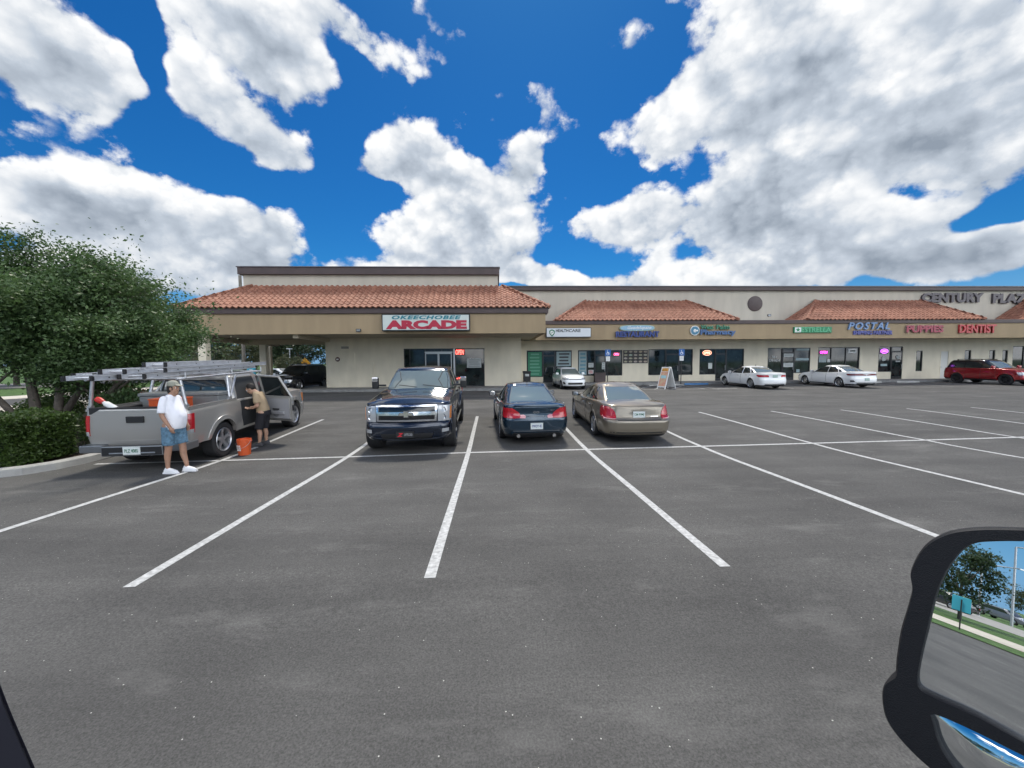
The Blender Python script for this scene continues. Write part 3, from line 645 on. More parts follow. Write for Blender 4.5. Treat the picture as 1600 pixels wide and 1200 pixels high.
for (a, b, c, d, mu, dr) in wins:
    zc, zd_ = Z((a+b)/2, c), Z((a+b)/2, d)
    if dr:
        if dr[0]-a > 2: window(pb, X(a), X(dr[0]), zc, zd_, PY+.08, mull=[X(m_) for m_ in mu if m_ < dr[0]-2])
        if b-dr[1] > 2: window(pb, X(dr[1]), X(b), zc, zd_, PY+.08, mull=[X(m_) for m_ in mu if m_ > dr[1]+2])
        ztr = zd_-.42; window(pb, X(dr[0])+.002, X(dr[1])-.002, ztr, zd_, PY+.08)
        glass_door(pb, X(dr[0])+.01, X(dr[1])-.01, zdoor+.01, ztr-.004, PY+.1)
    else: window(pb, X(a), X(b), zc, zd_, PY+.08, mull=[X(m_) for m_ in mu])
w = MB(); w.box(dxa+.06, dxb-.06, PY+.02, PY+.07, zdoor+.01, dza-.06, pm('door_paint', (.55, .55, .52), .5)); o = w.build('door', pb)
h = MB(); h.tube((dxa+.14, PY-.05, zdoor+1.0), (dxa+.14, PY+.03, zdoor+1.0), .03, .03, M_steel, 10); h.build('door_handle', o)
w = MB(); w.box(dxa, dxa+.06, PY-.01, PY+.12, zdoor, dza, M_wall); w.box(dxb-.06, dxb, PY-.01, PY+.12, zdoor, dza, M_wall); w.box(dxa+.06, dxb-.06, PY-.01, PY+.12, dza-.06, dza, M_wall); w.build('door_frame', pb)
fx0 = fR-.0
w = MB(); w.box(fx0, px1_, PF, PF+.25, zF0, zF1, M_fas); w.build('fascia', pb)
w = MB(); w.box(fx0, px1_, PF+.25, PY, zF0+.05, zF0+.1, M_sof); w.box(fx0-2, fx0, 27.6, PY, zF0+.12, zF0+.16, M_sof); w.build('soffit', pb)
w = MB(); w.box(fx0, px1_, PF-.08, PF+.3, zF1, zB1, M_brown); w.build('eave_band', pb, bevel=.02)
w = MB(); w.box(fx0, px1_, PF+.3, PU, zB1-.1, zB1-.02, M_conc); w.build('ledge', pb)
w = MB(); w.box(.5, px1_, PU, PU+.3, zF0+.2, zU1+.02, M_wallup); w.box(px1_-.3, px1_, PU+.3, 60, 0, zU1, M_wallup); w.box(2, 2.3, PU+.3, 60, zF0, zU1, M_wallup); w.build('parapet', pb)
w = MB(); w.box(.5, px1_+.2, PU-.22, PU+.4, zU1, zUT-.07, M_brown); w.box(.5, px1_+.25, PU-.28, PU+.45, zUT-.07, zUT, MATS['coping_metal']); w.build('cornice', pb, bevel=.02)
w = MB(); w.box(2.4, px1_-.4, PU+.45, 60, zF1, zF1+.1, M_concd); w.build('flat_roof', pb)
zr = zz(1000, 470.5, PU)
hip_roof(pb, flatX(868, PF), flatX(1152, PF), PF-.12, PU-.02, zB1+.02, zr, 2.9, 2.9)
hip_roof(pb, 23.9, flatX(1534, PF), PF-.12, PU-.02, zB1+.02, zr, 2.9, 2.5)
hip_roof(pb, 42.4, 54, PF-.12, PU-.02, zB1+.02, zr, 2.9, 2.9)
w = MB(); x, z = flatX(1177, PU), zz(1177, 474.5, PU); w.lathe([(-.0, 0), (-.06, 0), (-.06, .60), (-.045, .63), (0, .63)], M_brown, 40, 'y', (x, PU, z)); w.build('round_medallion', pb, auto=40)
floodlight(1198.5, 493, PU-.5, 'small dark floodlight on the ledge under the round brown medallion')
for (px, py) in ((1134, 536), (1172, 535)):
    pass
# signs on the plaza fascia
M_sblue = pm('letter_navy', (.025, .05, .20), .4); M_sltb = pm('letter_blue', (.16, .27, .47), .4); M_sred = pm('letter_red', (.46, .035, .04), .4); M_smar = pm('letter_maroon', (.30, .02, .05), .4)
M_sgrn = pm('letter_green', (.02, .17, .08), .4); M_sgry = pm('letter_bronze', (.09, .075, .085), .5); M_sdk = pm('letter_dark', (.03, .035, .04), .5)
def letters(s, px0, px1, py0, py1, Y, m, parent, depth=.1, bold=.03, shear=0, sp=1.0):
    x0, x1, z0, z1 = zplace(px0, px1, py0, py1, Y); return rel(text_mesh('lettering', s, m, x0, x1, z0, z1, Y, parent, depth, bold, shear, sp=sp))
def sign(name, label, px, py, Y): return thing(name, label, 'sign', (flatX(px, Y), Y, zz(px, py, Y)))
t = sign('healthcare_sign', 'white box sign reading HEALTHCARE with a green shield mark', 888, 527, PF)
x0, x1, z0, z1 = zplace(853.5, 923.5, 512, 527, PF-.25)
w = MB(); w.box(x0, x1, PF-.25, PF-.002, z0, z1, M_frame); rel(w.build('sign_cabinet', t))
w = MB(); w.box(x0+.04, x1-.04, PF-.27, PF-.251, z0+.04, z1-.04, pm('sign_white', (.62, .65, .68), .4)); rel(w.build('sign_face', t))
letters('HEALTH', 868.5, 888, 514.2, 518.9, PF-.27, M_sdk, t, .012, .03); letters('CARE', 888.6, 907, 514.2, 518.9, PF-.27, M_sdk, t, .012, .02)
def shield(parent, cx, cz, r, Y, m, m2):
    pts = [(cx-r*.8, cz+r*.6), (cx, cz+r), (cx+r*.8, cz+r*.6), (cx+r*.75, cz-r*.25), (cx, cz-r*1.15), (cx-r*.75, cz-r*.25)]
    w = MB(); w.prism(pts, Y-.012, Y, m, 'y'); w.prism([(cx+(a-cx)*.62, cz+(b-cz)*.62) for a, b in pts], Y-.02, Y-.0125, m2, 'y')
    w.prism([(cx-r*.3, cz), (cx-r*.1, cz-r*.25), (cx+r*.4, cz+r*.3), (cx+r*.3, cz+r*.4), (cx-r*.1, cz-r*.02), (cx-r*.2, cz+r*.1)], Y-.028, Y-.0205, m, 'y'); rel(w.build('shield_mark', parent))
c = at_y(862.5, 520, PF-.27); shield(t, c[0], c[1], .26, PF-.27, M_sgrn, M_white)
t = sign('restaurant_sign', 'blue RESTAURANT letters under a pale green oval script sign', 995, 527, PF)
x0, x1, z0, z1 = zplace(968, 1022.5, 508, 517, PF-.12); cx, cz, a, b = (x0+x1)/2, (z0+z1)/2, (x1-x0)/2, (z1-z0)/2
w = MB(); w.prism([(cx+a*(abs(math.cos(q))**.5*math.copysign(1, math.cos(q))), cz+b*(abs(math.sin(q))**.8*math.copysign(1, math.sin(q)))) for q in np.linspace(0, 2*math.pi, 40, endpoint=False)], PF-.12, PF-.003, pm('oval_green', (.33, .46, .40), .4), 'y'); rel(w.build('oval_panel', t))
w = MB(); w.prism([(cx+a*.93*(abs(math.cos(q))**.5*math.copysign(1, math.cos(q))), cz+b*.78*(abs(math.sin(q))**.8*math.copysign(1, math.sin(q)))) for q in np.linspace(0, 2*math.pi, 40, endpoint=False)], PF-.135, PF-.1205, pm('oval_blue', (.25, .42, .55), .4), 'y'); rel(w.build('oval_face', t))
letters('Guadalupana', 980, 1017, 509.5, 515.5, PF-.136, M_white, t, .01, .01, .3); letters('RESTAURANT', 961.5, 1029, 517.6, 526.8, PF-.1, M_sblue, t, .1, .05)
t = sign('pharmacy_sign', 'green and blue letters reading West Palm Pharmacy beside a round blue mark', 1113, 526, PF)
x0, x1, z0, z1 = zplace(1078, 1092.5, 509.5, 523.5, PF-.1); cx, cz, r = (x0+x1)/2, (z0+z1)/2, (x1-x0)/2
w = MB(); w.lathe([(0, 0), (-.08, 0), (-.08, r), (0, r)], M_white, 30, 'y', (cx, PF-.003, cz)); w.lathe([(-.081, r*.35), (-.1, r*.35), (-.1, r*.86), (-.081, r*.86)], pm('mark_blue', (.06, .20, .30), .4), 30, 'y', (cx, PF-.003, cz)); w.box(cx, cx+r*.6, PF-.115, PF-.104, cz-.06, cz+.06, M_white); rel(w.build('round_mark', t, auto=30))
letters('West', 1093.5, 1113, 507.8, 514.5, PF-.08, pm('letter_teal', (.03, .2, .12), .4), t, .08, .03, 0, 1.1); letters('Palm', 1118, 1138, 507.8, 514.5, PF-.08, MATS['letter_teal'], t, .08, .03, 0, 1.1); letters('Pharmacy', 1093, 1148, 514.8, 525.2, PF-.08, pm('letter_slate', (.05, .12, .27), .4), t, .08, .04)
t = sign('insurance_sign', 'green sign reading ESTRELLA with a white star square', 1268, 520, PF)
x0, x1, z0, z1 = zplace(1239, 1298, 510.5, 520, PF-.1)
w = MB(); w.box(x0, x1, PF-.1, PF-.003, z0, z1, pm('sign_green', (.02, .22, .09), .4)); rel(w.build('sign_cabinet', t, bevel=.02))
w = MB(); w.box(x0+.08, x0+.56, PF-.112, PF-.1005, z0+.05, z1-.05, M_white); rel(w.build('star_panel', t))
sc_ = (x0+.32, (z0+z1)/2); w = MB(); w.prism([(sc_[0]+(.19 if k % 2 == 0 else .085)*math.sin(k*math.pi/5), sc_[1]+(.19 if k % 2 == 0 else .085)*math.cos(k*math.pi/5)) for k in range(10)], PF-.12, PF-.1125, MATS['sign_green'], 'y'); rel(w.build('star_mark', t))
letters('ESTRELLA', 1250, 1296, 511.5, 519, PF-.1, pm('letter_mint', (.10, .42, .22), .4), t, .03, .02)
t = sign('postal_sign', 'slanted pale blue POSTAL letters over small blue SHIPPING PARTNER letters', 1355, 523, PF)
letters('POSTAL', 1321.5, 1386, 503.8, 515, PF-.003, M_sltb, t, .12, .02, .25, 1.25); letters('SHIPPING PARTNER', 1330.5, 1391.5, 516.6, 523, PF-.003, pm('letter_violet', (.07, .08, .30), .4), t, .08, .04)
t = sign('puppies_sign', 'maroon letters with pale sides reading PUPPIES', 1442, 520, PF)
letters('PUPPIES', 1412.5, 1470, 508.2, 519.6, PF-.003, pm('letter_pinkside', (.55, .40, .38), .4), t, .1, .05); letters('PUPPIES', 1414, 1471.5, 508.2, 519.6, PF-.105, M_smar, t, .03, .045)
t = sign('dentist_sign', 'red letters reading DENTIST at the right of the fascia', 1522, 521, PF)
letters('DENTIST', 1494, 1551, 507, 520.4, PF-.003, M_sred, t, .12, .03)
t = sign('plaza_name_sign', 'dark bronze letters reading CENTURY PLAZA on the upper wall', 1500, 474, PU)
letters('CENTURY', 1433, 1528, 458, 473, PU-.003, M_sgry, t, .15, .05); letters('PLAZA', 1542.5, 1609, 459, 474, PU-.003, M_sgry, t, .15, .05)
neon(1098, 1111, 547.5, 555, PY+.05, 'OPEN', (1, .42, .28), 'oval orange lit OPEN sign in the pharmacy window', 1.6, True)
neon(1281, 1292, 548.5, 552.5, PY+.05, 'OPEN', (1, .05, .55), 'magenta lit OPEN sign in the postal shop window', 2.5)
neon(1375.5, 1386.5, 545.5, 552, PY+.05, 'OPEN', (.55, .12, .95), 'purple lit OPEN sign with an oval ring beside the puppy shop door', 2.0, True)
neon(959, 967, 551.5, 555.5, PY+.05, 'OPEN', (1, .12, .28), 'small pink red lit OPEN sign in the restaurant window', 2.0)
# window posters
Yp = PY+.055
M_pgreen = pm('poster_green', (.02, .19, .10), .5, var=.1, vs=2); M_ppale = pm('poster_pale', (.27, .36, .38), .5, var=.08, vs=2); M_pblue = pm('poster_blue', (.10, .24, .30), .5); M_lgreen = pm('print_mint', (.10, .32, .22), .5)
poster(825, 846.5, 550, 588, Yp, M_pgreen, 'tall green printed window poster left of the healthcare door', 7, M_lgreen)
poster(869.5, 892, 549.5, 572, Yp, M_ppale, 'pale grey printed window poster right of the healthcare door', 4, M_sdk)
poster(904.5, 916.5, 549, 586, Yp, M_ppale, 'tall narrow pale poster at the left edge of the restaurant window', 6, M_pblue)
poster(919.5, 927.5, 567, 574, Yp, M_paper, 'small square notice in the restaurant window above another notice', 2, M_greyink)
poster(919.5, 927.5, 578, 584.5, Yp, M_paper, 'small square notice low in the restaurant window', 2, M_sred)
poster(940.5, 945.5, 566, 577, PY+.0, M_paper, 'slim white notice on the restaurant door', 3, M_greyink)
poster(1107, 1113, 567, 576, Yp, M_paper, 'cream notice low in the left pharmacy window', 0)
poster(1244, 1264, 543.8, 547.5, Yp, M_ppale, 'pale strip poster over the green insurance window', 0)
poster(1243.5, 1264, 559.5, 563, Yp, M_ppale, 'thin pale strip across the green insurance window', 0)
poster(1245, 1250, 577, 582, Yp, M_ppale, 'low pale strip in the corner of the insurance window', 0)
poster(1224.5, 1239.5, 552.5, 557.5, PY+.0, M_paper, 'upper white notice on the insurance door', 1, M_greyink)
poster(1224.5, 1239.5, 567, 573.5, PY+.0, M_paper, 'lower white notice on the insurance door', 2, M_greyink)
poster(1280, 1291, 556.5, 566, Yp, M_ppale, 'pale square notice under the magenta open sign', 3, M_greyink)
poster(1293, 1298, 561, 566, Yp, M_paper, 'tiny white notice beside the pale square notice', 0)
poster(1325, 1338, 545, 551.5, Yp, M_white, 'white strip notice high in the postal shop window', 1, M_sdk)
x0, x1, z0, z1 = zplace(1203, 1219, 555.5, 565, Yp)
t = thing('phone_number_lettering', 'white vinyl phone number 561 578-0024 on the insurance window', 'window lettering', ((x0+x1)/2, Yp, z0))
letters('561', 1206.5, 1213, 556, 559.5, PY+.05, M_paper, t, .006, .01); letters('578-0024', 1202, 1218.5, 561.5, 565, PY+.05, M_paper, t, .006, .01)
poster(1376.5, 1386.5, 568.5, 572, Yp, M_ppale, 'pale blue strip low in the purple puppy shop window', 0)
x, z = flatX(1381, Yp), Z(1381, 560.5)
t = thing('round_sticker', 'round pale sticker in the purple puppy shop window', 'sticker', (x, Yp, z)); w = MB(); w.lathe([(0, 0), (-.008, 0), (-.008, .19), (0, .19)], M_paper, 24, 'y'); w.lathe([(-.009, .09), (-.012, .09), (-.012, .14), (-.009, .14)], M_greyink, 24, 'y'); w.build('disc', t, auto=30)
x, z = flatX(1402, Yp), Z(1402, 558)
t = thing('round_sticker', 'round pale sticker on the puppy shop door', 'sticker', (x, PY+.0, z)); w = MB(); w.lathe([(0, 0), (-.008, 0), (-.008, .17), (0, .17)], M_greyink, 24, 'y'); w.box(-.2, .2, -.008, 0, -.42, -.3, M_greyink); w.build('disc', t, auto=30)
# menu board
x0, x1, z0, z1 = zplace(973.5, 1012, 547, 567.5, PY-.01)
t = thing('menu_board', 'large dark menu board with rows of dish photographs on the wall between the windows', 'menu board', ((x0+x1)/2, PY, z0))
w = MB(); w.box(x0, x1, PY-.04, PY-.003, z0, z1, pm('board_dark', (.035, .03, .03), .5)); rel(w.build('board', t))
rr = random.Random(3)
for j in range(4):
    for i in range(5):
        cx = x0+(x1-x0)*(i+.5)/5; cz = z1-(z1-z0)*(j+.5)/4
        w = MB(); c = (rr.uniform(.25, .45), rr.uniform(.22, .34), rr.uniform(.15, .28))
        m = pm('dish_%d' % rr.randrange(6), c, .5, var=.5, vs=14)
        w.prism([(cx+.155*math.cos(q), cz+.08*math.sin(q)) for q in np.linspace(0, 2*math.pi, 14, endpoint=False)], PY-.046, PY-.0405, m, 'y'); rel(w.build('dish_photo', t))
# ------------------------------------------------------------------ vehicles
def tab(*p):
    xs = np.array([a for a, _ in p], float); ys = np.array([b for _, b in p], float)
    # monotone cubic (PCHIP)
    h = np.diff(xs); dl = np.diff(ys)/h; m = np.zeros_like(ys)
    for i in range(1, len(xs)-1):
        if dl[i-1]*dl[i] > 0:
            w1 = 2*h[i]+h[i-1]; w2 = h[i]+2*h[i-1]; m[i] = (w1+w2)/(w1/dl[i-1]+w2/dl[i])
    m[0] = dl[0]; m[-1] = dl[-1]
    def f(x):
        x = np.clip(np.asarray(x, float), xs[0], xs[-1]); i = np.clip(np.searchsorted(xs, x)-1, 0, len(xs)-2)
        t = (x-xs[i])/h[i]; t2 = t*t; t3 = t2*t
        return ys[i]*(2*t3-3*t2+1)+m[i]*h[i]*(t3-2*t2+t)+ys[i+1]*(-2*t3+3*t2)+m[i+1]*h[i]*(t3-t2)
    return f
class Shell:
    def __init__(s, Wd, R, Fr, T, zb, rr=.25, rf=.3, rrl=None, rfl=None, br=.05, bf=.1, crown=None, tr=.05, tf=.07, wheels=(), Rw=.36, zw=.33, flare=.0, n=(22, 9, 100)):
        s.Wd, s.R, s.Fr, s.T, s.zb = Wd, R, Fr, T, zb; s.rr, s.rf, s.rrl, s.rfl, s.br, s.bf = rr, rf, rrl or rr, rfl or rf, br, bf
        s.crown = crown or (lambda l: np.zeros_like(l)+.05); s.tr, s.tf = tr, tf; s.wheels, s.Rw, s.zw, s.flare = wheels, Rw, zw, flare; s.n = n
        nf, nc, ns = n
        s.typ = np.array([0]*nf+[1]*nc+[2]*ns+[3]*nc+[4]*nf)
        s.t = np.concatenate([np.linspace(0, 1, nf, endpoint=False), np.linspace(0, 1, nc, endpoint=False), np.linspace(0, 1, ns), np.linspace(0, 1, nc+1)[1:], np.linspace(1, 0, nf+1)[1:]])
    def contour(s, z):
        z = np.broadcast_to(np.asarray(z, float), s.t.shape); W = s.Wd(z); R = s.R(z); Fr = s.Fr(z); t = s.t
        Wr = W*(1-s.tr); Wf = W*(1-s.tf); w = np.zeros_like(t); l = np.zeros_like(t)
        a = s.typ == 0; w[a] = (t*(Wr-s.rr))[a]; l[a] = (R+s.br*(t*(Wr-s.rr)/Wr)**2)[a]
        cr = R+s.br*((Wr-s.rr)/Wr)**2
        a = s.typ == 1; th = t*math.pi/2; w[a] = ((Wr-s.rr)+s.rr*np.sin(th))[a]; l[a] = (cr+s.rrl*(1-np.cos(th)))[a]
        cf = Fr-s.bf*((Wf-s.rf)/Wf)**2; lA = cr+s.rrl; lB = cf-s.rfl
        a = s.typ == 2; lv = lA+(lB-lA)*t; q = (lB-lA)
        ur = np.clip((lv-lA)/(.38*q), 0, 1); uf = np.clip((lB-lv)/(.38*q), 0, 1); sm = lambda u: (1-u)**2
        wv = W*(1-s.tr*sm(ur)-s.tf*sm(uf)); w[a] = wv[a]; l[a] = lv[a]
        a = s.typ == 3; th = (1-t)*math.pi/2; w[a] = ((Wf-s.rf)+s.rf*np.sin(th))[a]; l[a] = (cf-s.rfl*(1-np.cos(th)))[a]
        a = s.typ == 4; w[a] = (t*(Wf-s.rf))[a]; l[a] = (Fr-s.bf*(t*(Wf-s.rf)/Wf)**2)[a]
        if s.flare:
            for lw in s.wheels:
                dd = np.hypot(l-lw, z-s.zw); g = np.exp(-((dd-s.Rw)/.09)**2)*s.flare; w = w+np.where(w > W*.7, g, 0)
        return w, l
    def ref(s):
        z = np.zeros_like(s.t)+float(s.zb+.5*(s.T(1.0)-s.zb))
        for _ in range(4): w, l = s.contour(z); z = s.T(l)
        return w, l
    def zd(s, l, w):
        if not hasattr(s, '_r'):
            rw, rl = s.ref(); s._r = (rl.min(), rl.max(), rw.max())
        a, b, W = s._r; sm = lambda u: np.clip(u, 0, 1)**2*(3-2*np.clip(u, 0, 1))
        return s.T(l)+s.crown(l)*(1-np.clip(np.abs(w)/W, 0, 1)**2.4)*sm((l-a+.06)/.36)*sm((b-l+.06)/.36)
    def build(s, name, mat, parent, Ns=24, Nk=9, cut=True, skip=None, Ra=None, colf=None, mats=None):
        rw, rl = s.ref(); rows = []; ztop = s.zd(rl, rw); nf = s.n[0]
        for i in range(Ns+1):
            z = s.zb+(ztop-s.zb)*i/Ns; w, l = s.contour(z); rows.append(np.stack([w, l, z], 1))
        G = np.array(rows); nr, nu, _ = G.shape; V = [G.reshape(-1, 3)]
        I, J = np.meshgrid(np.arange(nr-1), np.arange(nu-1), indexing='ij'); a = (I*nu+J).ravel()
        Q = [np.stack([a, a+1, a+nu+1, a+nu], 1)]; top = [np.zeros(len(a), bool)]
        # deck: columns from corner to corner, rows at the same fractions as the end faces' columns
        c0, c1 = nf, nu-nf-1; base = nr*nu; m = c1-c0+1; E = G[-1, c0:c1+1]; D_ = []
        idx = lambda j, c: (nr-1)*nu+c0+c if j == nf else base+(nf-1-j)*m+c
        for j in range(nf-1, -1, -1):
            w = E[:, 0]*j/nf; D_.append(np.stack([w, E[:, 1], s.zd(E[:, 1], w)], 1))
        V.append(np.array(D_).reshape(-1, 3)); q = []
        for j in range(nf, 0, -1):
            for c in range(m-1): q.append((idx(j, c), idx(j, c+1), idx(j-1, c+1), idx(j-1, c)))
            e = lambda jj: (nr-1)*nu+jj; f = lambda jj: (nr-1)*nu+nu-1-jj
            q.append((e(j), idx(j, 0), idx(j-1, 0), e(j-1)) if j < nf else (e(nf), idx(j-1, 0), e(j-1)) + (e(j-1),))
            q.append((f(j-1), idx(j-1, m-1), idx(j, m-1), f(j)) if j < nf else (f(j-1), idx(j-1, m-1), idx(j, m-1), idx(j, m-1)))
        Q.append(np.array(q)); top.append(np.ones(len(q), bool)); V = np.concatenate(V); Q = np.concatenate(Q); top = np.concatenate(top)
        V2 = V*[-1, 1, 1]; n = len(V); C = V[Q].mean(1); keep = np.ones(len(Q), bool)
        if cut:
            for lw in s.wheels: keep &= ~((np.hypot(C[:, 1]-lw, C[:, 2]-s.zw) < (Ra or s.Rw)) & (C[:, 0] > s.Wd(C[:, 2])*.55))
        if skip is not None: keep &= ~skip(C, top)
        Q = Q[keep]; C = C[keep]; mi = None
        F_ = [tuple(dict.fromkeys(map(int, f))) for f in Q]+[tuple(int(k)+n for k in dict.fromkeys(map(int, f[::-1]))) for f in Q]
        if colf is not None: m_ = colf(C); mi = np.concatenate([m_, m_])
        return mesh(name, np.concatenate([V, V2]), F_, mats or mat, parent, smooth=True, mi=mi, merge=True)
    def at(s, mode, z, c):
        w, l = s.contour(z)
        if mode in 'LR':
            W = float(np.interp(c, l, w)); return (W if mode == 'R' else -W, c)
        h = len(w)//2
        if mode == 'rear': ww, ll = w[:h], l[:h]
        else: ww, ll = w[:h-1:-1], l[:h-1:-1]
        ar = np.concatenate([[0], np.cumsum(np.hypot(np.diff(ww), np.diff(ll)))])
        return (float(np.interp(abs(c), ar, ww))*(1 if c >= 0 else -1), float(np.interp(abs(c), ar, ll)))
    def patch(s, mode, rows, name, mat, parent, off=.006, n=10, m=5, thick=.02):
        zs = [r[0] for r in rows]; G = []
        m = max(m, len(rows))
        zl = sorted(set(list(np.linspace(zs[0], zs[-1], m))+zs)) if zs[0] < zs[-1] else zs
        for z in zl:
            c0 = np.interp(z, zs, [r[1] for r in rows]); c1 = np.interp(z, zs, [r[2] for r in rows]); R_ = []
            for i in range(n+1):
                c = c0+(c1-c0)*i/n; w, l = s.at(mode, z, c); R_.append((w, l, z))
            G.append(R_)
        G = np.array(G); a = np.gradient(G, axis=0); b = np.gradient(G, axis=1); N = np.cross(a, b); N /= np.linalg.norm(N, axis=2, keepdims=True)+1e-9
        out = np.array([0, 1, 0])*(-1 if mode == 'rear' else 1) if mode in ('rear', 'front') else np.array([1 if mode == 'R' else -1, 0, 0])
        if (N.mean((0, 1))@out) < 0: N = -N
        A = G+N*off; B = G-N*thick; nr, nu, _ = G.shape
        V = np.concatenate([A.reshape(-1, 3), B.reshape(-1, 3)]); Q = []
        for i in range(nr-1):
            for j in range(nu-1): k = i*nu+j; Q.append((k, k+1, k+nu+1, k+nu))
        k0 = nr*nu
        ring = [j for j in range(nu)]+[i*nu+nu-1 for i in range(1, nr)]+[(nr-1)*nu+j for j in range(nu-2, -1, -1)]+[i*nu for i in range(nr-2, 0, -1)]
        nface = len(Q)
        for i in range(len(ring)): p, q = ring[i], ring[(i+1) % len(ring)]; Q.append((q, p, p+k0, q+k0))
        me_o = mesh(name, V, Q, mat, parent); me = me_o.data
        me.polygons.foreach_set('use_smooth', np.array([True]*nface+[False]*(len(me.polygons)-nface), dtype=bool)[:len(me.polygons)])
        bm = bmesh.new(); bm.from_mesh(me); bmesh.ops.recalc_face_normals(bm, faces=bm.faces); bm.to_mesh(me); bm.free(); me.set_sharp_from_angle(angle=rad(40))
        return me_o
    def outline(s, mode, rows, name, mat, parent, w=.014, off=.009):
        """narrow frame strips round a patch"""
        out = MB()
        def seg(r0, r1):
            (z0, c0), (z1, c1) = r0, r1; n = max(2, int(max(abs(z1-z0), abs(c1-c0))/.06)); prev = None
            for i in range(n+1):
                t = i/n; z = z0+(z1-z0)*t; c = c0+(c1-c0)*t; p = s.at(mode, z, c); sgn = 1 if mode == 'R' else -1
                q = (p[0]+sgn*off, p[1], z) if mode in 'LR' else (p[0], p[1]+(off if mode == 'front' else -off), z)
                if prev is not None: out.tube(prev, q, w/2, w/2, mat, 5, False)
                prev = q
        L_ = [(r[0], r[1]) for r in rows]; R_ = [(r[0], r[2]) for r in rows][::-1]; P = L_+R_
        for i in range(len(P)): seg(P[i], P[(i+1) % len(P)])
        return out.build(name, parent, auto=60)
def wheel(parent, x, l, R, wd, rimR, mat, side, style=5, z=None):
    z = R if z is None else z; s = 1 if side == 'R' else -1; w = MB(); hw = wd/2
    pr = [(-hw*.82, rimR*.98), (-hw, rimR+.3*(R-rimR)), (-hw*.98, R-.03), (-hw*.78, R-.004), (hw*.78, R-.004), (hw*.98, R-.03), (hw, rimR+.3*(R-rimR)), (hw*.82, rimR*.98)]
    w.lathe(pr, M_rubber, 40, 'x', (0, 0, 0)); ty = w.build('wheel', parent, auto=35); ty.location = (x, l, z)
    for k in range(3): pass
    r = MB(); o = s*hw
    r.lathe([(o*.86, rimR*1.0), (o*.95, rimR*.97), (o*.80, rimR*.90), (o*.1, rimR*.86), (-o*.8, rimR*.9)], mat, 36, 'x')
    r.lathe([(o*.05, .001), (o*.05, rimR*.86)], M_black, 24, 'x')
    r.lathe([(o*.62, .001), (o*.70, .03), (o*.66, rimR*.2), (o*.30, rimR*.22)], mat, 20, 'x')
    for k in range(style):
        a = 2*math.pi*k/style+.3; pts = []
        for rr_, hwid in ((rimR*.15, .16), (rimR*.55, .11), (rimR*.93, .17 if style < 8 else .09)):
            for sg in (-1, 1): pts.append((rr_, sg*hwid*rimR*(1 if style < 7 else .6)))
        V = []
        for dx in (o*.66, o*.40):
            for (rr_, tt) in pts:
                dd = dx+(o*.14 if rr_ > rimR*.8 else 0); V.append((dd, rr_*math.cos(a)-tt*math.sin(a), rr_*math.sin(a)+tt*math.cos(a)))
        r.add(V, [(0, 1, 3, 2), (2, 3, 5, 4), (6, 8, 9, 7), (8, 10, 11, 9), (0, 2, 8, 6), (2, 4, 10, 8), (1, 7, 9, 3), (3, 9, 11, 5)], mat)
    r.build('rim', ty, auto=35)
    return ty
def arch_lip(sh, parent, lw, R, mat, name='wheel_arch', wdt=.05, off=.008, z0=None):
    for sgn in (1, -1):
        V = []; Fc = []; N = 26; lo = z0 if z0 is not None else sh.zb
        a0 = math.asin(max(-1, min(1, (lo+.01-sh.zw)/R)))
        for i in range(N+1):
            a = a0+(math.pi-2*a0)*i/N
            for rr_, of in ((R-.045, -.07), (R-.04, off), (R+wdt-.04, off), (R+wdt-.03, -.01)):
                l = lw+rr_*math.cos(a); z = max(lo, sh.zw+rr_*math.sin(a)); w = sh.at('R', z, l)[0]; V.append(((w+of)*sgn, l, z))
        for i in range(N):
            for j in range(3): k = 4*i+j; Fc.append((k, k+4, k+5, k+1))
        o = mesh(name, V, Fc, mat, parent, merge=True); o.data.polygons.foreach_set('use_smooth', np.ones(len(o.data.polygons), dtype=bool)); o.data.set_sharp_from_angle(angle=rad(50))
def place(root, X, Y, hd, wb):
    """rear axle at X,Y, heading hd (0 = facing +Y)"""
    Y2 = Y+wb*math.cos(hd); z0, z1 = gz(Y), gz(Y2); root.location = (X, Y, z0)
    root.rotation_euler = Matrix.Rotation(hd, 4, 'Z').__matmul__(Matrix.Rotation(math.atan2(z1-z0, wb), 4, 'X')).to_euler()
def paint(name, col, metal=.6, rough=.28, coat=1.0):
    m = pm(name, col, rough, metal, coat=coat, spec=.5); m.node_tree.nodes['Principled BSDF'].inputs['Coat Roughness'].default_value = .03; return m
def plate_at(parent, x, l, z, nrm, txt, base=M_plate, ink=M_plateg, tilt=0):
    w = MB(); w.box(-.152, .152, -.006, .006, -.076, .076, base); w.box(-.16, .16, -.003, .012, -.084, .084, M_chrome); o = w.build('licence_plate', parent, bevel=.003)
    o.location = (x, l, z); o.rotation_euler = (0, 0, 0 if nrm < 0 else math.pi)
    if txt: text_mesh('lettering', txt, ink, -.12, .12, -.035, .035, -.007, o, .003, .01)
    return o
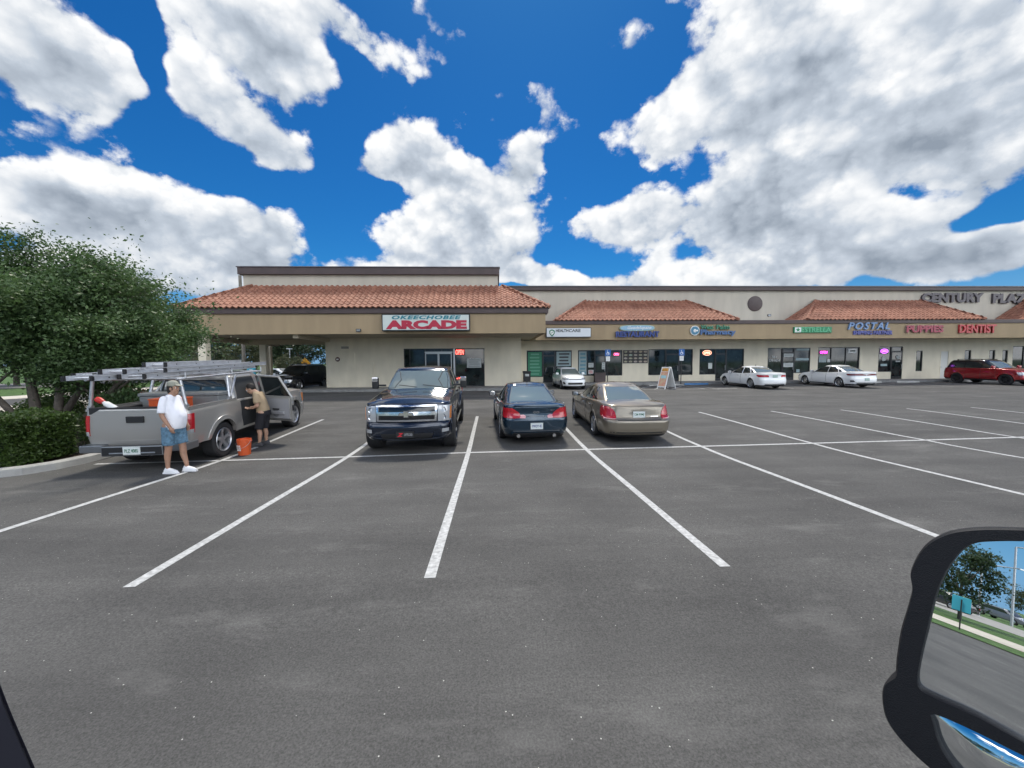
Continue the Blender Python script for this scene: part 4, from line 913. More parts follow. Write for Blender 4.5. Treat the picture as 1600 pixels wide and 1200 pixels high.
def side_mirror(parent, sh_w, l, z, mat, side, sz=(.2, .12, .15)):
    s = 1 if side == 'R' else -1; w = MB(); a, b, c = sz
    w.box(0, s*a, -b/2, b/2, 0, c, mat) if s > 0 else w.box(-a, 0, -b/2, b/2, 0, c, mat)
    o = w.build('side_mirror', parent, bevel=min(b, c)*.3, seg=3, auto=60); o.location = (s*(sh_w+.05), l, z)
    g = MB(); x0, x1 = (.02, a-.02) if s > 0 else (-a+.02, -.02); g.box(x0, x1, -b/2-.004, -b/2+.001, .02, c-.02, M_chrome); g.build('mirror_glass', o)
    m = MB(); m.box(-.07 if s > 0 else 0, 0 if s > 0 else .07, -.03, .03, .01, .05, M_black); m.build('mirror_arm', o)
    return o
def sedan(p):
    t = thing(p['name'], p['label'], p['cat']); g = p.get
    wb, ro, fo, W, H = p['wb'], p['ro'], p['fo'], p['W'], p['H']; R = p['R']; z0 = g('z0', .19); pt = p['paint']
    Tt = p['T']; zt = g('ztail', .95)
    hw = W/2; wz = g('wz', ((z0, .90), (.35, .965), (.62, 1.0), (.80, .975), (1.05, .93)))
    Wd = tab(*[(a, b*hw) for a, b in wz])
    Rr = tab(*[(z, -ro+d) for z, d in p['rear']]); Ff = tab(*[(z, wb+fo-d) for z, d in p['front']])
    body = Shell(Wd, Rr, Ff, tab(*Tt), z0, rr=g('rr', .28), rf=g('rf', .36), rrl=g('rrl', .30), rfl=g('rfl', .5), br=g('br', .07), bf=g('bf', .16), crown=tab(*p['crown']), tr=.05, tf=.06, wheels=(0, wb), Rw=R+.06, zw=R, flare=g('flare', .015))
    lowm = M_black
    o = body.build('body', pt, t, Ra=R+.045, mats=[pt, lowm], colf=lambda C: (C[:, 2] < z0+.055).astype(np.int32))
    for lw in (0, wb): arch_lip(body, t, lw, R+.07, pt if not g('clad') else M_black, z0=z0+.02)
    w = MB(); w.box(-hw*.84, hw*.84, -ro+.35, wb+fo-.45, z0+.02, z0+.10, M_black)
    for lw in (0, wb): w.box(-hw*.86, hw*.86, lw-R-.02, lw+R+.02, z0+.1, R*2+.03, M_black)
    w.build('underbody', t)
    # cabin
    cb = p['cabin']   # (z, rear l, front l, half width)
    cab = Shell(tab(*[(a[0], a[3]) for a in cb]), tab(*[(a[0], a[1]) for a in cb]), tab(*[(a[0], a[2]) for a in cb]), lambda l: np.zeros_like(l)+(H-g('rcrown', .05)), cb[0][0], rr=.16, rf=.20, rrl=.12, rfl=.16, br=.10, bf=.16, crown=lambda l: np.zeros_like(l)+g('rcrown', .05), tr=g('ctr', .10), tf=g('ctf', .07), n=(16, 7, 60))
    cab.build('roof', pt, t, Ns=16, Nk=8, cut=False)
    zs = [cb[0][0]+.04, (cb[0][0]+H-.09)/2, H-g('gtop', .10)]
    def half(mode, z, marg):
        w_, l_ = cab.contour(z); h = len(w_)//2; sel = slice(0, h) if mode == 'rear' else slice(len(w_)-1, h-1, -1)
        ww, ll = w_[sel], l_[sel]; k = np.argmax(np.concatenate([[0], np.cumsum(np.hypot(np.diff(ww), np.diff(ll)))]) > 9e9) ; ar = np.concatenate([[0], np.cumsum(np.hypot(np.diff(ww), np.diff(ll)))])
        W_ = cab.Wd(z)*(1-(cab.tr if mode == 'rear' else cab.tf)); r = cab.rr if mode == 'rear' else cab.rf
        return float(np.interp(W_-marg, ww, ar))
    ws = [(z, -half('front', z, .055), half('front', z, .055)) for z in zs]; wsg = g('wsglass', M_glasst)
    cab.patch('front', ws, 'windscreen', wsg, t, n=24, m=8, off=.006)
    rw = [(z, -half('rear', z, g('rwm', .075)), half('rear', z, g('rwm', .075))) for z in zs]
    o = cab.patch('rear', rw, 'rear_window', g('rwglass', M_glasst), t, n=24, m=8, off=.006)
    cab.outline('rear', rw, 'window_seal', M_black, o, .016, .006)
    # side glass: two doors (and quarter light)
    for side in 'LR':
        for (nm, bl, tl) in p['glass']:   # bottom (l0,l1), top (l0,l1)
            z_a, z_b = cb[0][0]+.05, H-g('gtop', .10)-.02; rows = []
            for k in range(7):
                f = k/6; z = z_a+(z_b-z_a)*f; fb = g('bow', 1.35); rows.append((z, bl[0]+(tl[0]-bl[0])*f**(1.0/fb if tl[0] > bl[0] and g('round') else 1), bl[1]+(tl[1]-bl[1])*f**(fb)))
            q = cab.patch(side, rows, 'side_window', g('sideglass', M_glass), t, n=10, m=7, off=.005)
            if g('trim'): cab.outline(side, rows, 'window_trim', g('trim'), q, .018, .006)
        for k, (l0, l1) in enumerate(p['doors']):
            zt_ = float(body.T(np.array((l0+l1)/2)))-.03; rows = [(z0+.12, l0+.03, l1-.03), (z0+.3, l0, l1), (zt_, l0, l1)]
            if k == 0: rows = [(z0+.12, l0+.22, l1-.03), (z0+.30, l0+.14, l1), (z0+.48, l0+.0, l1), (zt_, l0-.03, l1)]
            d = body.patch(side, rows, 'door', pt, t, off=.0025, n=8, m=8, thick=.004)
            body.outline(side, rows, 'door_seam', M_black, d, .008, .0015)
            zh = zt_-.08; lh = l0+.18; ww = body.at('R', zh, lh)[0]*(1 if side == 'R' else -1); sg = 1 if side == 'R' else -1
            h = MB(); h.box(ww+sg*.012 if sg > 0 else ww-.04, ww+.04 if sg > 0 else ww-.012, lh-.02, lh+.16, zh-.012, zh+.016, g('handle', pt)); h.build('door_handle', d, bevel=.006)
        lm = p['mirror'][0]; side_mirror(t, body.at('R', p['mirror'][1], lm)[0]-.02, lm, p['mirror'][1], g('mirrormat', pt), side)
        if g('rocker'): body.patch(side, [(z0+.0, .42, wb-.42), (z0+.10, .42, wb-.42)], 'side_skirt', g('rocker'), t, off=.012)
        if g('strip'): body.patch(side, [(.50, .42, wb-.42), (.535, .42, wb-.42)], 'side_moulding', pt, t, off=.014)
    for lw in (0, wb):
        for side in 'LR':
            ww = body.Wd(.5)*(1 if side == 'R' else -1); wheel(t, ww-(.115 if side == 'R' else -.115), lw, R, .215, R*.68, g('rimmat', M_alloy), side, g('spokes', 5))
    # ends
    for mode, rows, nm, mt, off in p['patches']:
        sides = (1, -1) if rows[0][1]*rows[0][2] > 0 or g('x') else (1,)
        if rows[0][1] >= 0 and rows[0][2] > 0 and rows[0][1] > .001: sides = (1, -1)
        else: sides = (1,)
        for s_ in sides: body.patch(mode, [(z, a*s_, b*s_) for z, a, b in rows] if s_ > 0 else [(z, -b, -a) for z, a, b in rows], nm, mt, t, off=off, n=16, m=6)
    return t, body, cab

SED_REAR = ((.19, .10), (.30, .02), (.50, .0), (.62, .015), (.66, .05), (.80, .07), (.95, .06), (1.05, .09))
SED_FRONT = ((.19, .12), (.30, .02), (.48, .0), (.60, .04), (.70, .13), (.80, .26), (1.0, .5))
def cabin(b0, b1, w0, H, r0=.0, r1=.0):  # base (rear,front), roof (rear,front)
    pass
# dark blue coupe-like sedan seen from behind
navy = paint('paint_navy', (.012, .034, .058), .5, .25)
t, body, cab = sedan(dict(name='sedan_car', label='dark blue sedan with red tail lights parked beside the gold sedan, seen from behind', cat='car', wb=2.85, ro=1.04, fo=.86, W=1.80, H=1.45, R=.335, paint=navy,
  T=((-1.04, 1.00), (-.6, 1.015), (0, .985), (1.2, .93), (2.4, .92), (2.85, .88), (3.3, .79), (3.71, .66)), crown=((-1.04, .05), (-.5, .05), (1, .04), (2.4, .08), (3.3, .10), (3.71, .05)),
  rear=((.19, .14), (.30, .04), (.46, .0), (.66, .0), (.72, .035), (.85, .055), (.97, .045), (1.05, .07)), front=SED_FRONT,
  cabin=((.90, -.62, 2.62, .80), (1.05, -.20, 2.25, .755), (1.22, .20, 1.86, .68), (1.36, .58, 1.55, .60), (1.45, .85, 1.35, .56)), glass=(('r', (.02, .90), (.55, .92)), ('f', (.96, 2.05), (.98, 1.42))),
  doors=((.45, .98), (1.0, 2.15)) if False else ((.12, .94), (.96, 2.12)), mirror=(2.02, .93), patches=[
   ('rear', [(.70, .44, .86), (.76, .40, .98), (.83, .43, 1.04), (.90, .52, 1.05), (.955, .60, 1.02)], 'tail_light', M_red, .014),
   ('rear', [(.70, .29, .43), (.755, .27, .41), (.79, .33, .42)], 'reverse_light', pm('pink_lens', (.6, .25, .27), .15, coat=1.0), .012),
   ('rear', [(.27, -.62, .62), (.33, -.60, .60)], 'diffuser', M_black, .008),
   ('rear', [(.365, -.60, .60), (.385, -.60, .60)], 'bumper_trim', M_chrome, .004),
   ('rear', [(1.0, -.60, .60), (1.03, -.55, .55)], 'spoiler_lip', navy, .035),
   ('front', [(.60, .48, .95), (.72, .52, .98)], 'head_light', M_clear, .01)], handle=M_chrome, rimmat=M_alloy, spokes=7))
plate_at(t, .0, -1.055, .505, -1, 'PWDY 45', ink=M_sblue)
o = text_mesh('lettering', 'INFINITI', M_chrome, -.24, .24, .735, .76, -.995, t, .008, .01, sp=1.6); o = text_mesh('badge', 'GO', M_chrome, -.09, .07, .825, .875, -1.0, t, .01, .02)
o = text_mesh('lettering', 'G37', M_chrome, .36, .46, .885, .915, -.985, t, .006, .01)
w = MB(); w.tube((-.46, -1.0, .25), (-.46, -.8, .25), .045, .045, M_chrome, 14); w.tube((.46, -1.0, .25), (.46, -.8, .25), .045, .045, M_chrome, 14); w.build('exhaust_tips', t)
w = MB(); w.prism([(-.02, 0), (.02, 0), (.0, .055)], .78, .86, M_black, 'y'); w.build('antenna_fin', t, bevel=.004).location = (0, -.02, 1.452)
place(t, .96, 10.66, rad(3.2), 2.85)

# gold sedan
gold = paint('paint_gold', (.215, .185, .14), .6, .36)
t, body, cab = sedan(dict(name='sedan_car', label='metallic gold sedan with rounded rear and oval side glass, seen from behind', cat='car', wb=2.76, ro=1.22, fo=1.0, W=1.86, H=1.43, R=.33, paint=gold,
  T=((-1.22, .93), (-.9, .985), (-.4, 1.0), (.3, .98), (1.4, .93), (2.4, .90), (2.9, .83), (3.4, .72), (3.76, .60)), crown=((-1.22, .04), (-.6, .06), (1, .04), (2.4, .09), (3.3, .11), (3.76, .05)),
  rear=((.19, .12), (.28, .03), (.42, .0), (.58, .0), (.63, .03), (.69, .12), (.85, .15), (.94, .17), (1.02, .26)), front=SED_FRONT, rr=.34, rrl=.36, br=.10,
  cabin=((.90, -.72, 2.60, .80), (1.04, -.36, 2.22, .765), (1.20, .0, 1.84, .69), (1.33, .38, 1.52, .60), (1.42, .75, 1.3, .55)), rcrown=.06, ctr=.12,
  glass=(('r', (-.05, .88), (.52, .90)), ('f', (.94, 2.02), (.96, 1.42))), round=True, trim=gold, doors=((.14, .92), (.94, 2.10)), mirror=(2.0, .90), strip=True, patches=[
   ('rear', [(.645, .60, .98), (.72, .58, 1.10), (.82, .60, 1.14), (.90, .66, 1.12), (.955, .76, 1.05)], 'tail_light', M_red, .016),
   ('rear', [(.645, .60, .92), (.675, .59, .94)], 'reverse_light', pm('pale_pink_lens', (.62, .42, .40), .15, coat=1.0), .020),
   ('rear', [(.62, -.56, .56), (.636, -.56, .56)], 'boot_seam', M_black, .002),
   ('rear', [(.865, -.20, .20), (.885, -.16, .16)], 'boot_trim', gold, .022),
   ('rear', [(.30, -.75, .75), (.325, -.75, .75)], 'bumper_groove', M_black, .002),
   ('front', [(.58, .5, 1.0), (.68, .52, 1.0)], 'head_light', M_clear, .01)], handle=M_chrome, rimmat=M_alloy, spokes=5, mirrormat=M_black))
plate_at(t, .0, -1.10, .76, -1, 'CM 93MJ')
body.patch('rear', [(.70, .30, .50), (.715, .30, .50)], 'badge', M_chrome, t, off=.012)
place(t, 3.64, 10.72, rad(-.3), 2.76)

# white sedans before the shops
white = paint('paint_white', (.82, .83, .82), 0, .3)
def white_sedan(label, X, Y, hd, fast=False):
    t, body, cab = sedan(dict(name='sedan_car', label=label, cat='car', wb=2.76, ro=1.06, fo=.95, W=1.85, H=1.45, R=.335, paint=white,
      T=((-1.06, .99), (-.6, 1.02), (0, .99), (1.2, .93), (2.4, .90), (2.85, .86), (3.3, .77), (3.71, .66)), crown=((-1.06, .05), (-.5, .05), (1, .04), (2.4, .08), (3.3, .10), (3.71, .05)),
      rear=((.19, .12), (.30, .02), (.46, .0), (.62, .01), (.68, .04), (.85, .05), (.97, .03), (1.05, .05)), front=SED_FRONT,
      cabin=((.90, -.70 if fast else -.6, 2.62, .80), (1.05, -.3 if fast else -.22, 2.25, .755), (1.22, .10, 1.86, .68), (1.36, .52, 1.55, .60), (1.45, .85, 1.35, .56)),
      glass=(('q', (-.12, .12), (.38, .40)), ('r', (.16, .92), (.45, .94)), ('f', (.98, 2.05), (1.0, 1.42))), trim=M_chrome if not fast else M_black, doors=((.14, .96), (.98, 2.12)), mirror=(2.02, .93), patches=[
       ('rear', [(.76, .40, .98), (.82, .38, 1.15), (.90, .44, 1.18)] if not fast else [(.80, .02, 1.1), (.85, .02, 1.18), (.90, .30, 1.2)], 'tail_light', M_redd if fast else M_red, .012),
       ('rear', [(.27, -.66, .66), (.33, -.62, .62)], 'diffuser', M_black, .008),
       ('rear', [(.36, -.70, .70), (.38, -.70, .70)], 'bumper_trim', M_chrome if not fast else M_black, .004),
       ('rear', [(.40, .72, .98), (.50, .80, .98)], 'bumper_vent', M_black if fast else white, .006),
       ('front', [(.58, .48, .95), (.70, .52, 1.0)], 'head_light', M_clear, .01)], handle=white if fast else M_chrome, rimmat=M_alloy, spokes=10 if not fast else 7))
    plate_at(t, 0, -1.03 if not fast else -1.07, .82 if not fast else .56, -1, None, base=pm('plate_mint', (.35, .48, .42), .5))
    w = MB(); w.prism([(-.02, 0), (.02, 0), (.0, .055)], .78, .86, M_black, 'y'); w.build('antenna_fin', t).location = (0, -.02, 1.452)
    place(t, X, Y, hd, 2.76); t.scale = (1.04,)*3; return t
white_sedan('white sedan with chrome trimmed windows parked by the pharmacy, its rear and left side showing', 18.0, 25.15, rad(.5))
white_sedan('white sedan with a full width dark tail light bar parked by the postal shop', 24.35, 25.35, rad(.5), True)

# small white hatchback facing out
def hatch(label, X, Y, hd):
    t, body, cab = sedan(dict(name='hatchback_car', label=label, cat='car', wb=2.58, ro=.66, fo=.80, W=1.72, H=1.46, R=.31, paint=white,
      T=((-.66, .98), (0, .98), (1.2, .95), (2.2, .93), (2.6, .90), (3.0, .82), (3.38, .70)), crown=((-.66, .02), (1, .03), (2.2, .08), (3.0, .10), (3.38, .05)),
      rear=((.19, .10), (.35, .0), (.6, .0), (.98, .08)), front=((.19, .10), (.30, .01), (.48, .0), (.60, .03), (.70, .08), (.80, .20), (1.0, .5)),
      cabin=((.92, -.58, 2.45, .76), (1.08, -.50, 2.12, .72), (1.24, -.38, 1.78, .66), (1.37, -.2, 1.5, .60), (1.46, .0, 1.3, .56)),
      glass=(('r', (-.05, .86), (.05, .88)), ('f', (.92, 1.95), (.94, 1.40))), doors=((.14, .9), (.92, 1.98)), mirror=(1.9, .96), patches=[
       ('front', [(.66, .46, .78), (.71, .44, .96), (.76, .46, 1.02), (.79, .6, 1.0)], 'head_light', M_clear, .012),
       ('front', [(.665, -.44, .44), (.705, -.44, .44)], 'grille', M_blackg, .010),
       ('front', [(.34, -.46, .46), (.40, -.52, .52), (.47, -.48, .48)], 'lower_grille', M_black, .012),
       ('front', [(.36, .66, .86), (.46, .72, .92), (.52, .8, .93)], 'fog_light_bezel', M_black, .012)], rimmat=M_alloy, spokes=8))
    place(t, X, Y, hd, 2.58); return t
hatch('small white hatchback facing out in front of the healthcare shop', 5.12, 28.9, math.pi+rad(3.5), )

# ------------------------------------------------------------------ sport utility vehicles
def suv(p):
    g = p.get; t = thing(p['name'], p['label'], p['cat']); W, H, wb, ro, fo, R = p['W'], p['H'], p['wb'], p['ro'], p['fo'], p['R']; pt = p['paint']; z0 = .28; hw = W/2; bz = p['belt']
    body = Shell(tab((z0, .93*hw), (.5, .99*hw), (.8, 1.0*hw), (bz, .95*hw), (bz+.2, .93*hw)), tab((z0, -ro+.12), (.45, -ro), (.8, -ro+.02), (bz+.1, -ro+.06)), tab((z0, wb+fo-.15), (.45, wb+fo), (.75, wb+fo-.03), (1.0, wb+fo-.14), (1.3, wb+fo-.4)),
       tab((-ro, bz), (0, bz), (wb*.75, bz-.01), (wb, bz-.05), (wb+fo, bz-.17)), z0, rr=.2, rf=.3, rrl=.22, rfl=.3, br=.05, bf=.12, crown=tab((-ro, .02), (1, .03), (wb*.8, .08), (wb+fo, .05)), wheels=(0, wb), Rw=R+.07, zw=R, flare=.025)
    body.build('body', pt, t, Ra=R+.055, mats=[pt, M_black], colf=lambda C: (C[:, 2] < z0+.12).astype(np.int32))
    for lw in (0, wb): arch_lip(body, t, lw, R+.08, pt, z0=z0+.02)
    w = MB(); w.box(-hw*.84, hw*.84, -ro+.3, wb+fo-.4, z0+.02, z0+.15, M_black)
    for lw in (0, wb): w.box(-hw*.86, hw*.86, lw-R-.03, lw+R+.03, z0+.1, R*2+.04, M_black)
    w.build('underbody', t)
    ra = -ro+.10; fa = wb*.93
    cb = ((bz-.06, ra, fa, hw*.90), (bz+.2, ra+.10, fa-.42, hw*.85), (H-.14, ra+.22, fa-.80, hw*.77), (H, ra+.40, fa-1.1, hw*.70))
    cab = Shell(tab(*[(a[0], a[3]) for a in cb]), tab(*[(a[0], a[1]) for a in cb]), tab(*[(a[0], a[2]) for a in cb]), lambda l: np.zeros_like(l)+H-.05, cb[0][0], rr=.14, rf=.2, rrl=.14, rfl=.16, br=.05, bf=.14, crown=lambda l: np.zeros_like(l)+.05, tr=.05, tf=.06, n=(16, 7, 60))
    cab.build('roof', g('roofpaint', pt), t, Ns=16, Nk=8, cut=False)
    zs = [bz+.0, bz+.25, H-.13]
    for mode, mg in (('front', .06), ('rear', .12)):
        rows = []
        for z in zs:
            w_, l_ = cab.contour(z); h = len(w_)//2; sel = slice(0, h) if mode == 'rear' else slice(len(w_)-1, h-1, -1); ww, ll = w_[sel], l_[sel]; arr = np.concatenate([[0], np.cumsum(np.hypot(np.diff(ww), np.diff(ll)))])
            q = float(np.interp(cab.Wd(z)*.94-mg, ww, arr)); rows.append((z, -q, q))
        cab.patch(mode, rows, 'windscreen' if mode == 'front' else 'rear_window', g('wsglass', M_glass), t, n=20, m=7)
    L0, L1 = ra+.35, fa-.35
    for side in 'LR':
        for (a, b, c, d) in ((L0, .35, L0+.22, .38), (.42, wb*.5-.03, .44, wb*.5-.03), (wb*.5+.03, fa-.25, wb*.5+.03, fa-.88)):
            cab.patch(side, [(bz+.0, a, b), (H-.15, c, d)], 'side_window', M_glass, t, n=8, m=5)
        for (a, b) in ((.45, wb*.5), (wb*.5+.02, wb-.55)):
            rows = [(z0+.16, a+(.12 if a < .5 else 0), b), (z0+.4, a, b), (bz-.03, a, b)]
            d = body.patch(side, rows, 'door', pt, t, off=.0025, n=6, m=6, thick=.004); body.outline(side, rows, 'door_seam', M_black, d, .008, .0015)
            ww = body.at('R', bz-.12, a+.2)[0]; sg = 1 if side == 'R' else -1
            h = MB(); h.box(min(sg*(ww+.01), sg*(ww+.04)), max(sg*(ww+.01), sg*(ww+.04)), a+.1, a+.3, bz-.13, bz-.10, pt); h.build('door_handle', d, bevel=.006)
        side_mirror(t, body.at('R', bz-.05, fa-.4)[0]-.02, fa-.4, bz, g('mirrormat', pt), side, (.24, .14, .19))
        for lw in (0, wb): sg = 1 if side == 'R' else -1; wheel(t, sg*(hw-.13), lw, R, .26, R*.68, g('rimmat', M_black), side, g('spokes', 5))
    for mode, rows, nm, mt, off in p['patches']:
        for s_ in ((1, -1) if rows[0][1] > .001 else (1,)): body.patch(mode, rows if s_ > 0 else [(z, -b, -a) for z, a, b in rows], nm, mt, t, off=off, n=14, m=6)
    for s_ in (1, -1):
        w = MB(); x = s_*hw*.60; w.tube((x, ra+.6, H+.03), (x, fa-1.25, H+.03), .018, .018, M_steel if g('rails') else M_black, 8); w.box(x-.02, x+.02, ra+.62, ra+.7, H-.06, H+.03, M_black); w.box(x-.02, x+.02, fa-1.4, fa-1.32, H-.06, H+.03, M_black); w.build('roof_rail', t)
    return t
red = paint('paint_red', (.30, .012, .016), .4, .25)
t = suv(dict(name='suv_car', label='red sport utility vehicle with dark roof and black wheels at the right end', cat='car', W=1.93, H=1.78, wb=2.75, ro=.98, fo=.88, R=.38, belt=1.16, paint=red, roofpaint=paint('paint_darkroof', (.02, .012, .014), .3, .2), wsglass=M_glasst, patches=[
   ('front', [(.72, .50, .95), (.84, .52, 1.0), (.92, .55, .98)], 'head_light', M_clear, .012), ('front', [(.70, -.46, .46), (.92, -.48, .48)], 'grille', M_black, .012), ('front', [(.35, -.7, .7), (.5, -.7, .7)], 'lower_grille', M_black, .01),
   ('rear', [(.80, .62, .95), (1.08, .66, .98)], 'tail_light', M_redd, .012)], rimmat=M_black))
place(t, 36.5, 28.3, math.pi+rad(3), 2.75)
blk = paint('paint_black', (.006, .007, .012), .3, .22)
t = suv(dict(name='suv_car', label='black sport utility vehicle under the drive-through canopy left of the arcade wall', cat='car', W=1.98, H=1.78, wb=2.9, ro=1.10, fo=.95, R=.38, belt=1.12, paint=blk, rails=True, patches=[
   ('front', [(.62, .52, .85), (.72, .50, .98), (.80, .52, 1.0)], 'head_light', M_clear, .012), ('front', [(.98, .48, .95), (1.01, .48, .98)], 'running_light', M_clear, .012), ('front', [(.56, -.48, .48), (.96, -.50, .50)], 'grille', M_black, .014),
   ('front', [(.40, -.8, .8), (.44, -.8, .8)], 'bumper_trim', M_steel, .012), ('rear', [(.80, .62, .95), (1.08, .66, .98)], 'tail_light', M_redd, .012)], rimmat=M_alloy))
o = text_mesh('badge', 'H', M_chrome, -.13, .13, -.08, .08, 0, t, .01, .04, .2); o.location = (0, 3.87, .78); o.rotation_euler = (0, 0, math.pi)
place(t, -14.0, 29.9, math.pi-rad(8), 2.9)

# ------------------------------------------------------------------ pickups
M_bump = pm('bumper_grey', (.22, .23, .24), .35, metal=.7)
def pickup(p):
    g = p.get; t = thing('pickup_truck', p['label'], 'pickup truck'); pt = p['paint']; lf = g('lift', 0); R = p['R']; wb = 3.55; ro, fo = g('ro', 1.22), .92; hw = g('hw', 1.0)
    z0 = .50+lf; rail = g('rail', 1.33)+lf; cr = .58      # cab rear
    zh = 1.17+lf
    body = Shell(tab((z0, .955*hw), (z0+.2, .985*hw), (z0+.45, 1.0*hw), (rail-.1, .985*hw), (rail, .955*hw), (rail+.1, .93*hw)),
       tab((z0, -ro+.03), (z0+.3, -ro), (rail, -ro+.02)), tab((z0-.1, wb+fo-.06), (z0+.05, wb+fo), (zh-.15, wb+fo-.03), (zh, wb+fo-.10), (zh+.2, wb+fo-.25)),
       tab((-ro, rail), (cr, rail), (cr+.05, rail-.03), (2.6, rail-.06), (3.0, rail-.11), (3.7, zh+.0), (wb+fo, zh-.05)), z0, rr=.10, rf=.22, rrl=.10, rfl=.22, br=.02, bf=.14,
       crown=tab((-ro, .0), (cr, .0), (cr+.1, .02), (2.6, .07), (3.7, .10), (wb+fo, .06)), tr=.005, tf=.03, wheels=(0, wb), Rw=R+.10, zw=R, flare=.035, n=(22, 7, 130))
    skip = lambda C, top: top & (C[:, 1] < cr-.02) & (C[:, 1] > -ro+.06) & (np.abs(C[:, 0]) < .86)
    body.build('body', pt, t, Ra=R+.075, skip=skip)
    for lw in (0, wb): arch_lip(body, t, lw, R+.11, pt, wdt=.09, off=.016, z0=z0+.02)
    w = MB(); fl = z0+.32
    w.box(-.80, .80, -ro+.07, cr, fl-.04, fl, M_black)
    for s_ in (-1, 1): w.box(s_*.80-.02, s_*.80+.02, -ro+.07, cr, fl, rail-.05, M_black); w.box(min(s_*.8, s_*.95), max(s_*.8, s_*.95), -ro+.06, cr, rail-.05, rail+.012, M_black if g('railcap') else pt)
    w.box(-.86, .86, -ro+.03, -ro+.12, rail-.10, rail+.035, M_black); w.box(-.80, .80, cr-.03, cr, fl, rail, M_black)
    w.build('load_bed', t, bevel=.006)
    w = MB(); w.box(-.52, .52, -ro+.15, wb+fo-.3, z0-.16, z0-.02, M_black); w.box(-.86, .86, .55, wb-.6, z0+.0, z0+.1, M_black)
    for lw in (0, wb): w.box(-.82, .82, lw-R-.06, lw+R+.06, z0+.0, R*2+.08, M_black); w.tube((-.8, lw, R), (.8, lw, R), .07, .07, M_black, 10)
    w.box(-.5, .5, -ro+.25, -ro+.75, R-.05, z0, M_black)
    w.build('chassis', t)
    H = 1.87+lf; zb = rail-.12
    cb = ((zb, cr-.02, 2.86, .93), (zb+.22, cr+.0, 2.58, .885), (H-.12, cr+.05, 2.14, .775), (H, cr+.12, 1.95, .72))
    cab = Shell(tab(*[(a[0], a[3]) for a in cb]), tab(*[(a[0], a[1]) for a in cb]), tab(*[(a[0], a[2]) for a in cb]), lambda l: np.zeros_like(l)+H-.05, zb, rr=.10, rf=.18, rrl=.10, rfl=.14, br=.03, bf=.16, crown=lambda l: np.zeros_like(l)+.05, tr=.02, tf=.05, n=(16, 7, 70))
    cab.build('cab', pt, t, Ns=16, Nk=8, cut=False)
    def rows(mode, zs, mg):
        out = []
        for z in zs:
            w_, l_ = cab.contour(z); h = len(w_)//2; sel = slice(0, h) if mode == 'rear' else slice(len(w_)-1, h-1, -1); ww, ll = w_[sel], l_[sel]; arr = np.concatenate([[0], np.cumsum(np.hypot(np.diff(ww), np.diff(ll)))])
            q = float(np.interp(ww.max()*.99-mg, ww, arr)); out.append((z, -q, q))
        return out
    cab.patch('front', rows('front', (zb+.10, zb+.3, H-.10), .05), 'windscreen', M_glasst, t, n=24, m=8)
    rwr = rows('rear', (rail+.03, (rail+H)/2, H-.14), .12); o = cab.patch('rear', rwr, 'rear_window', M_glass, t, n=20, m=6); cab.outline('rear', rwr, 'window_seal', M_black, o, .03, .006)
    zg0, zg1 = rail+.0, H-.13
    dr = ((cr+.12, 1.62), (1.66, 2.72)); openr = g('open')
    for side in 'LR':
        sg = 1 if side == 'R' else -1
        for k, (a, b) in enumerate(dr):
            rws = [(z0+.06, a+(.10 if k == 0 else 0), b-(.02 if k else 0)), (z0+.35, a, b), (rail-.08, a, b)]
            gl = [(zg0, a+.06, b-.05 if k == 0 else b-.10), ((zg0+zg1)/2, a+.08, b-.05 if k == 0 else b-.34), (zg1, a+.14, b-.06 if k == 0 else b-.66)]
            if openr and side == 'R' and k == 0:
                d = body.patch(side, rws, 'door_opening', M_inter, t, off=.004, n=8, m=6, thick=.004)
                cab.patch(side, [(zb+.06, a, b-.02), (zg1+.03, a+.10, b-.02)], 'door_opening', M_inter, t, off=.007, n=8, m=5)
                s_ = MB(); s_.box(.2, .90, a+.15, a+.65, z0+.35, z0+.5, pm('seat_cloth', (.035, .07, .08), .9)); s_.build('rear_seat', t)
                continue
            d = body.patch(side, rws, 'door', pt, t, off=.003, n=8, m=6, thick=.004); body.outline(side, rws, 'door_seam', M_black, d, .010, .002)
            q = cab.patch(side, gl, 'side_window', M_glass, t, n=8, m=6); cab.outline(side, gl, 'window_seal', M_black, q, .03, .006)
            zhn = rail-.16; ww = body.at('R', zhn, a+.2)[0]; h = MB(); h.box(min(sg*(ww+.0), sg*(ww+.04)), max(sg*(ww+.0), sg*(ww+.04)), a+.06, a+.26, zhn-.02, zhn+.02, M_black if g('open') else pt); h.build('door_handle', d, bevel=.008)
    if openr:   # the open rear door, hinged at the centre pillar
        dd = MB(); ln = 1.02
        dd.box(0, .07, -ln, 0, z0+.06, rail-.06, pt); dd.box(-.045, -.002, -ln+.04, -.04, z0+.12, rail-.09, pm('door_card', (.30, .30, .31), .7)); do = dd.build('door', t, bevel=.018)
        do.location = (1.0, 1.66, 0); do.rotation_euler = (0, rad(0), rad(112)) if False else (0, 0, rad(66))
        f = MB()
        for (pa, pb) in (((0, -.03, rail-.08), (-.14, -.05, H-.10)), ((-.14, -.05, H-.10), (-.13, -.72, H-.12)), ((-.13, -.72, H-.12), (0, -ln+.03, rail-.08)), ((.02, -.03, rail-.06), (.02, -ln+.03, rail-.06))): f.tube((pa[0]+.03, pa[1], pa[2]), (pb[0]+.03, pb[1], pb[2]), .032, .032, pt, 8)
        f.build('window_frame', do, auto=50)
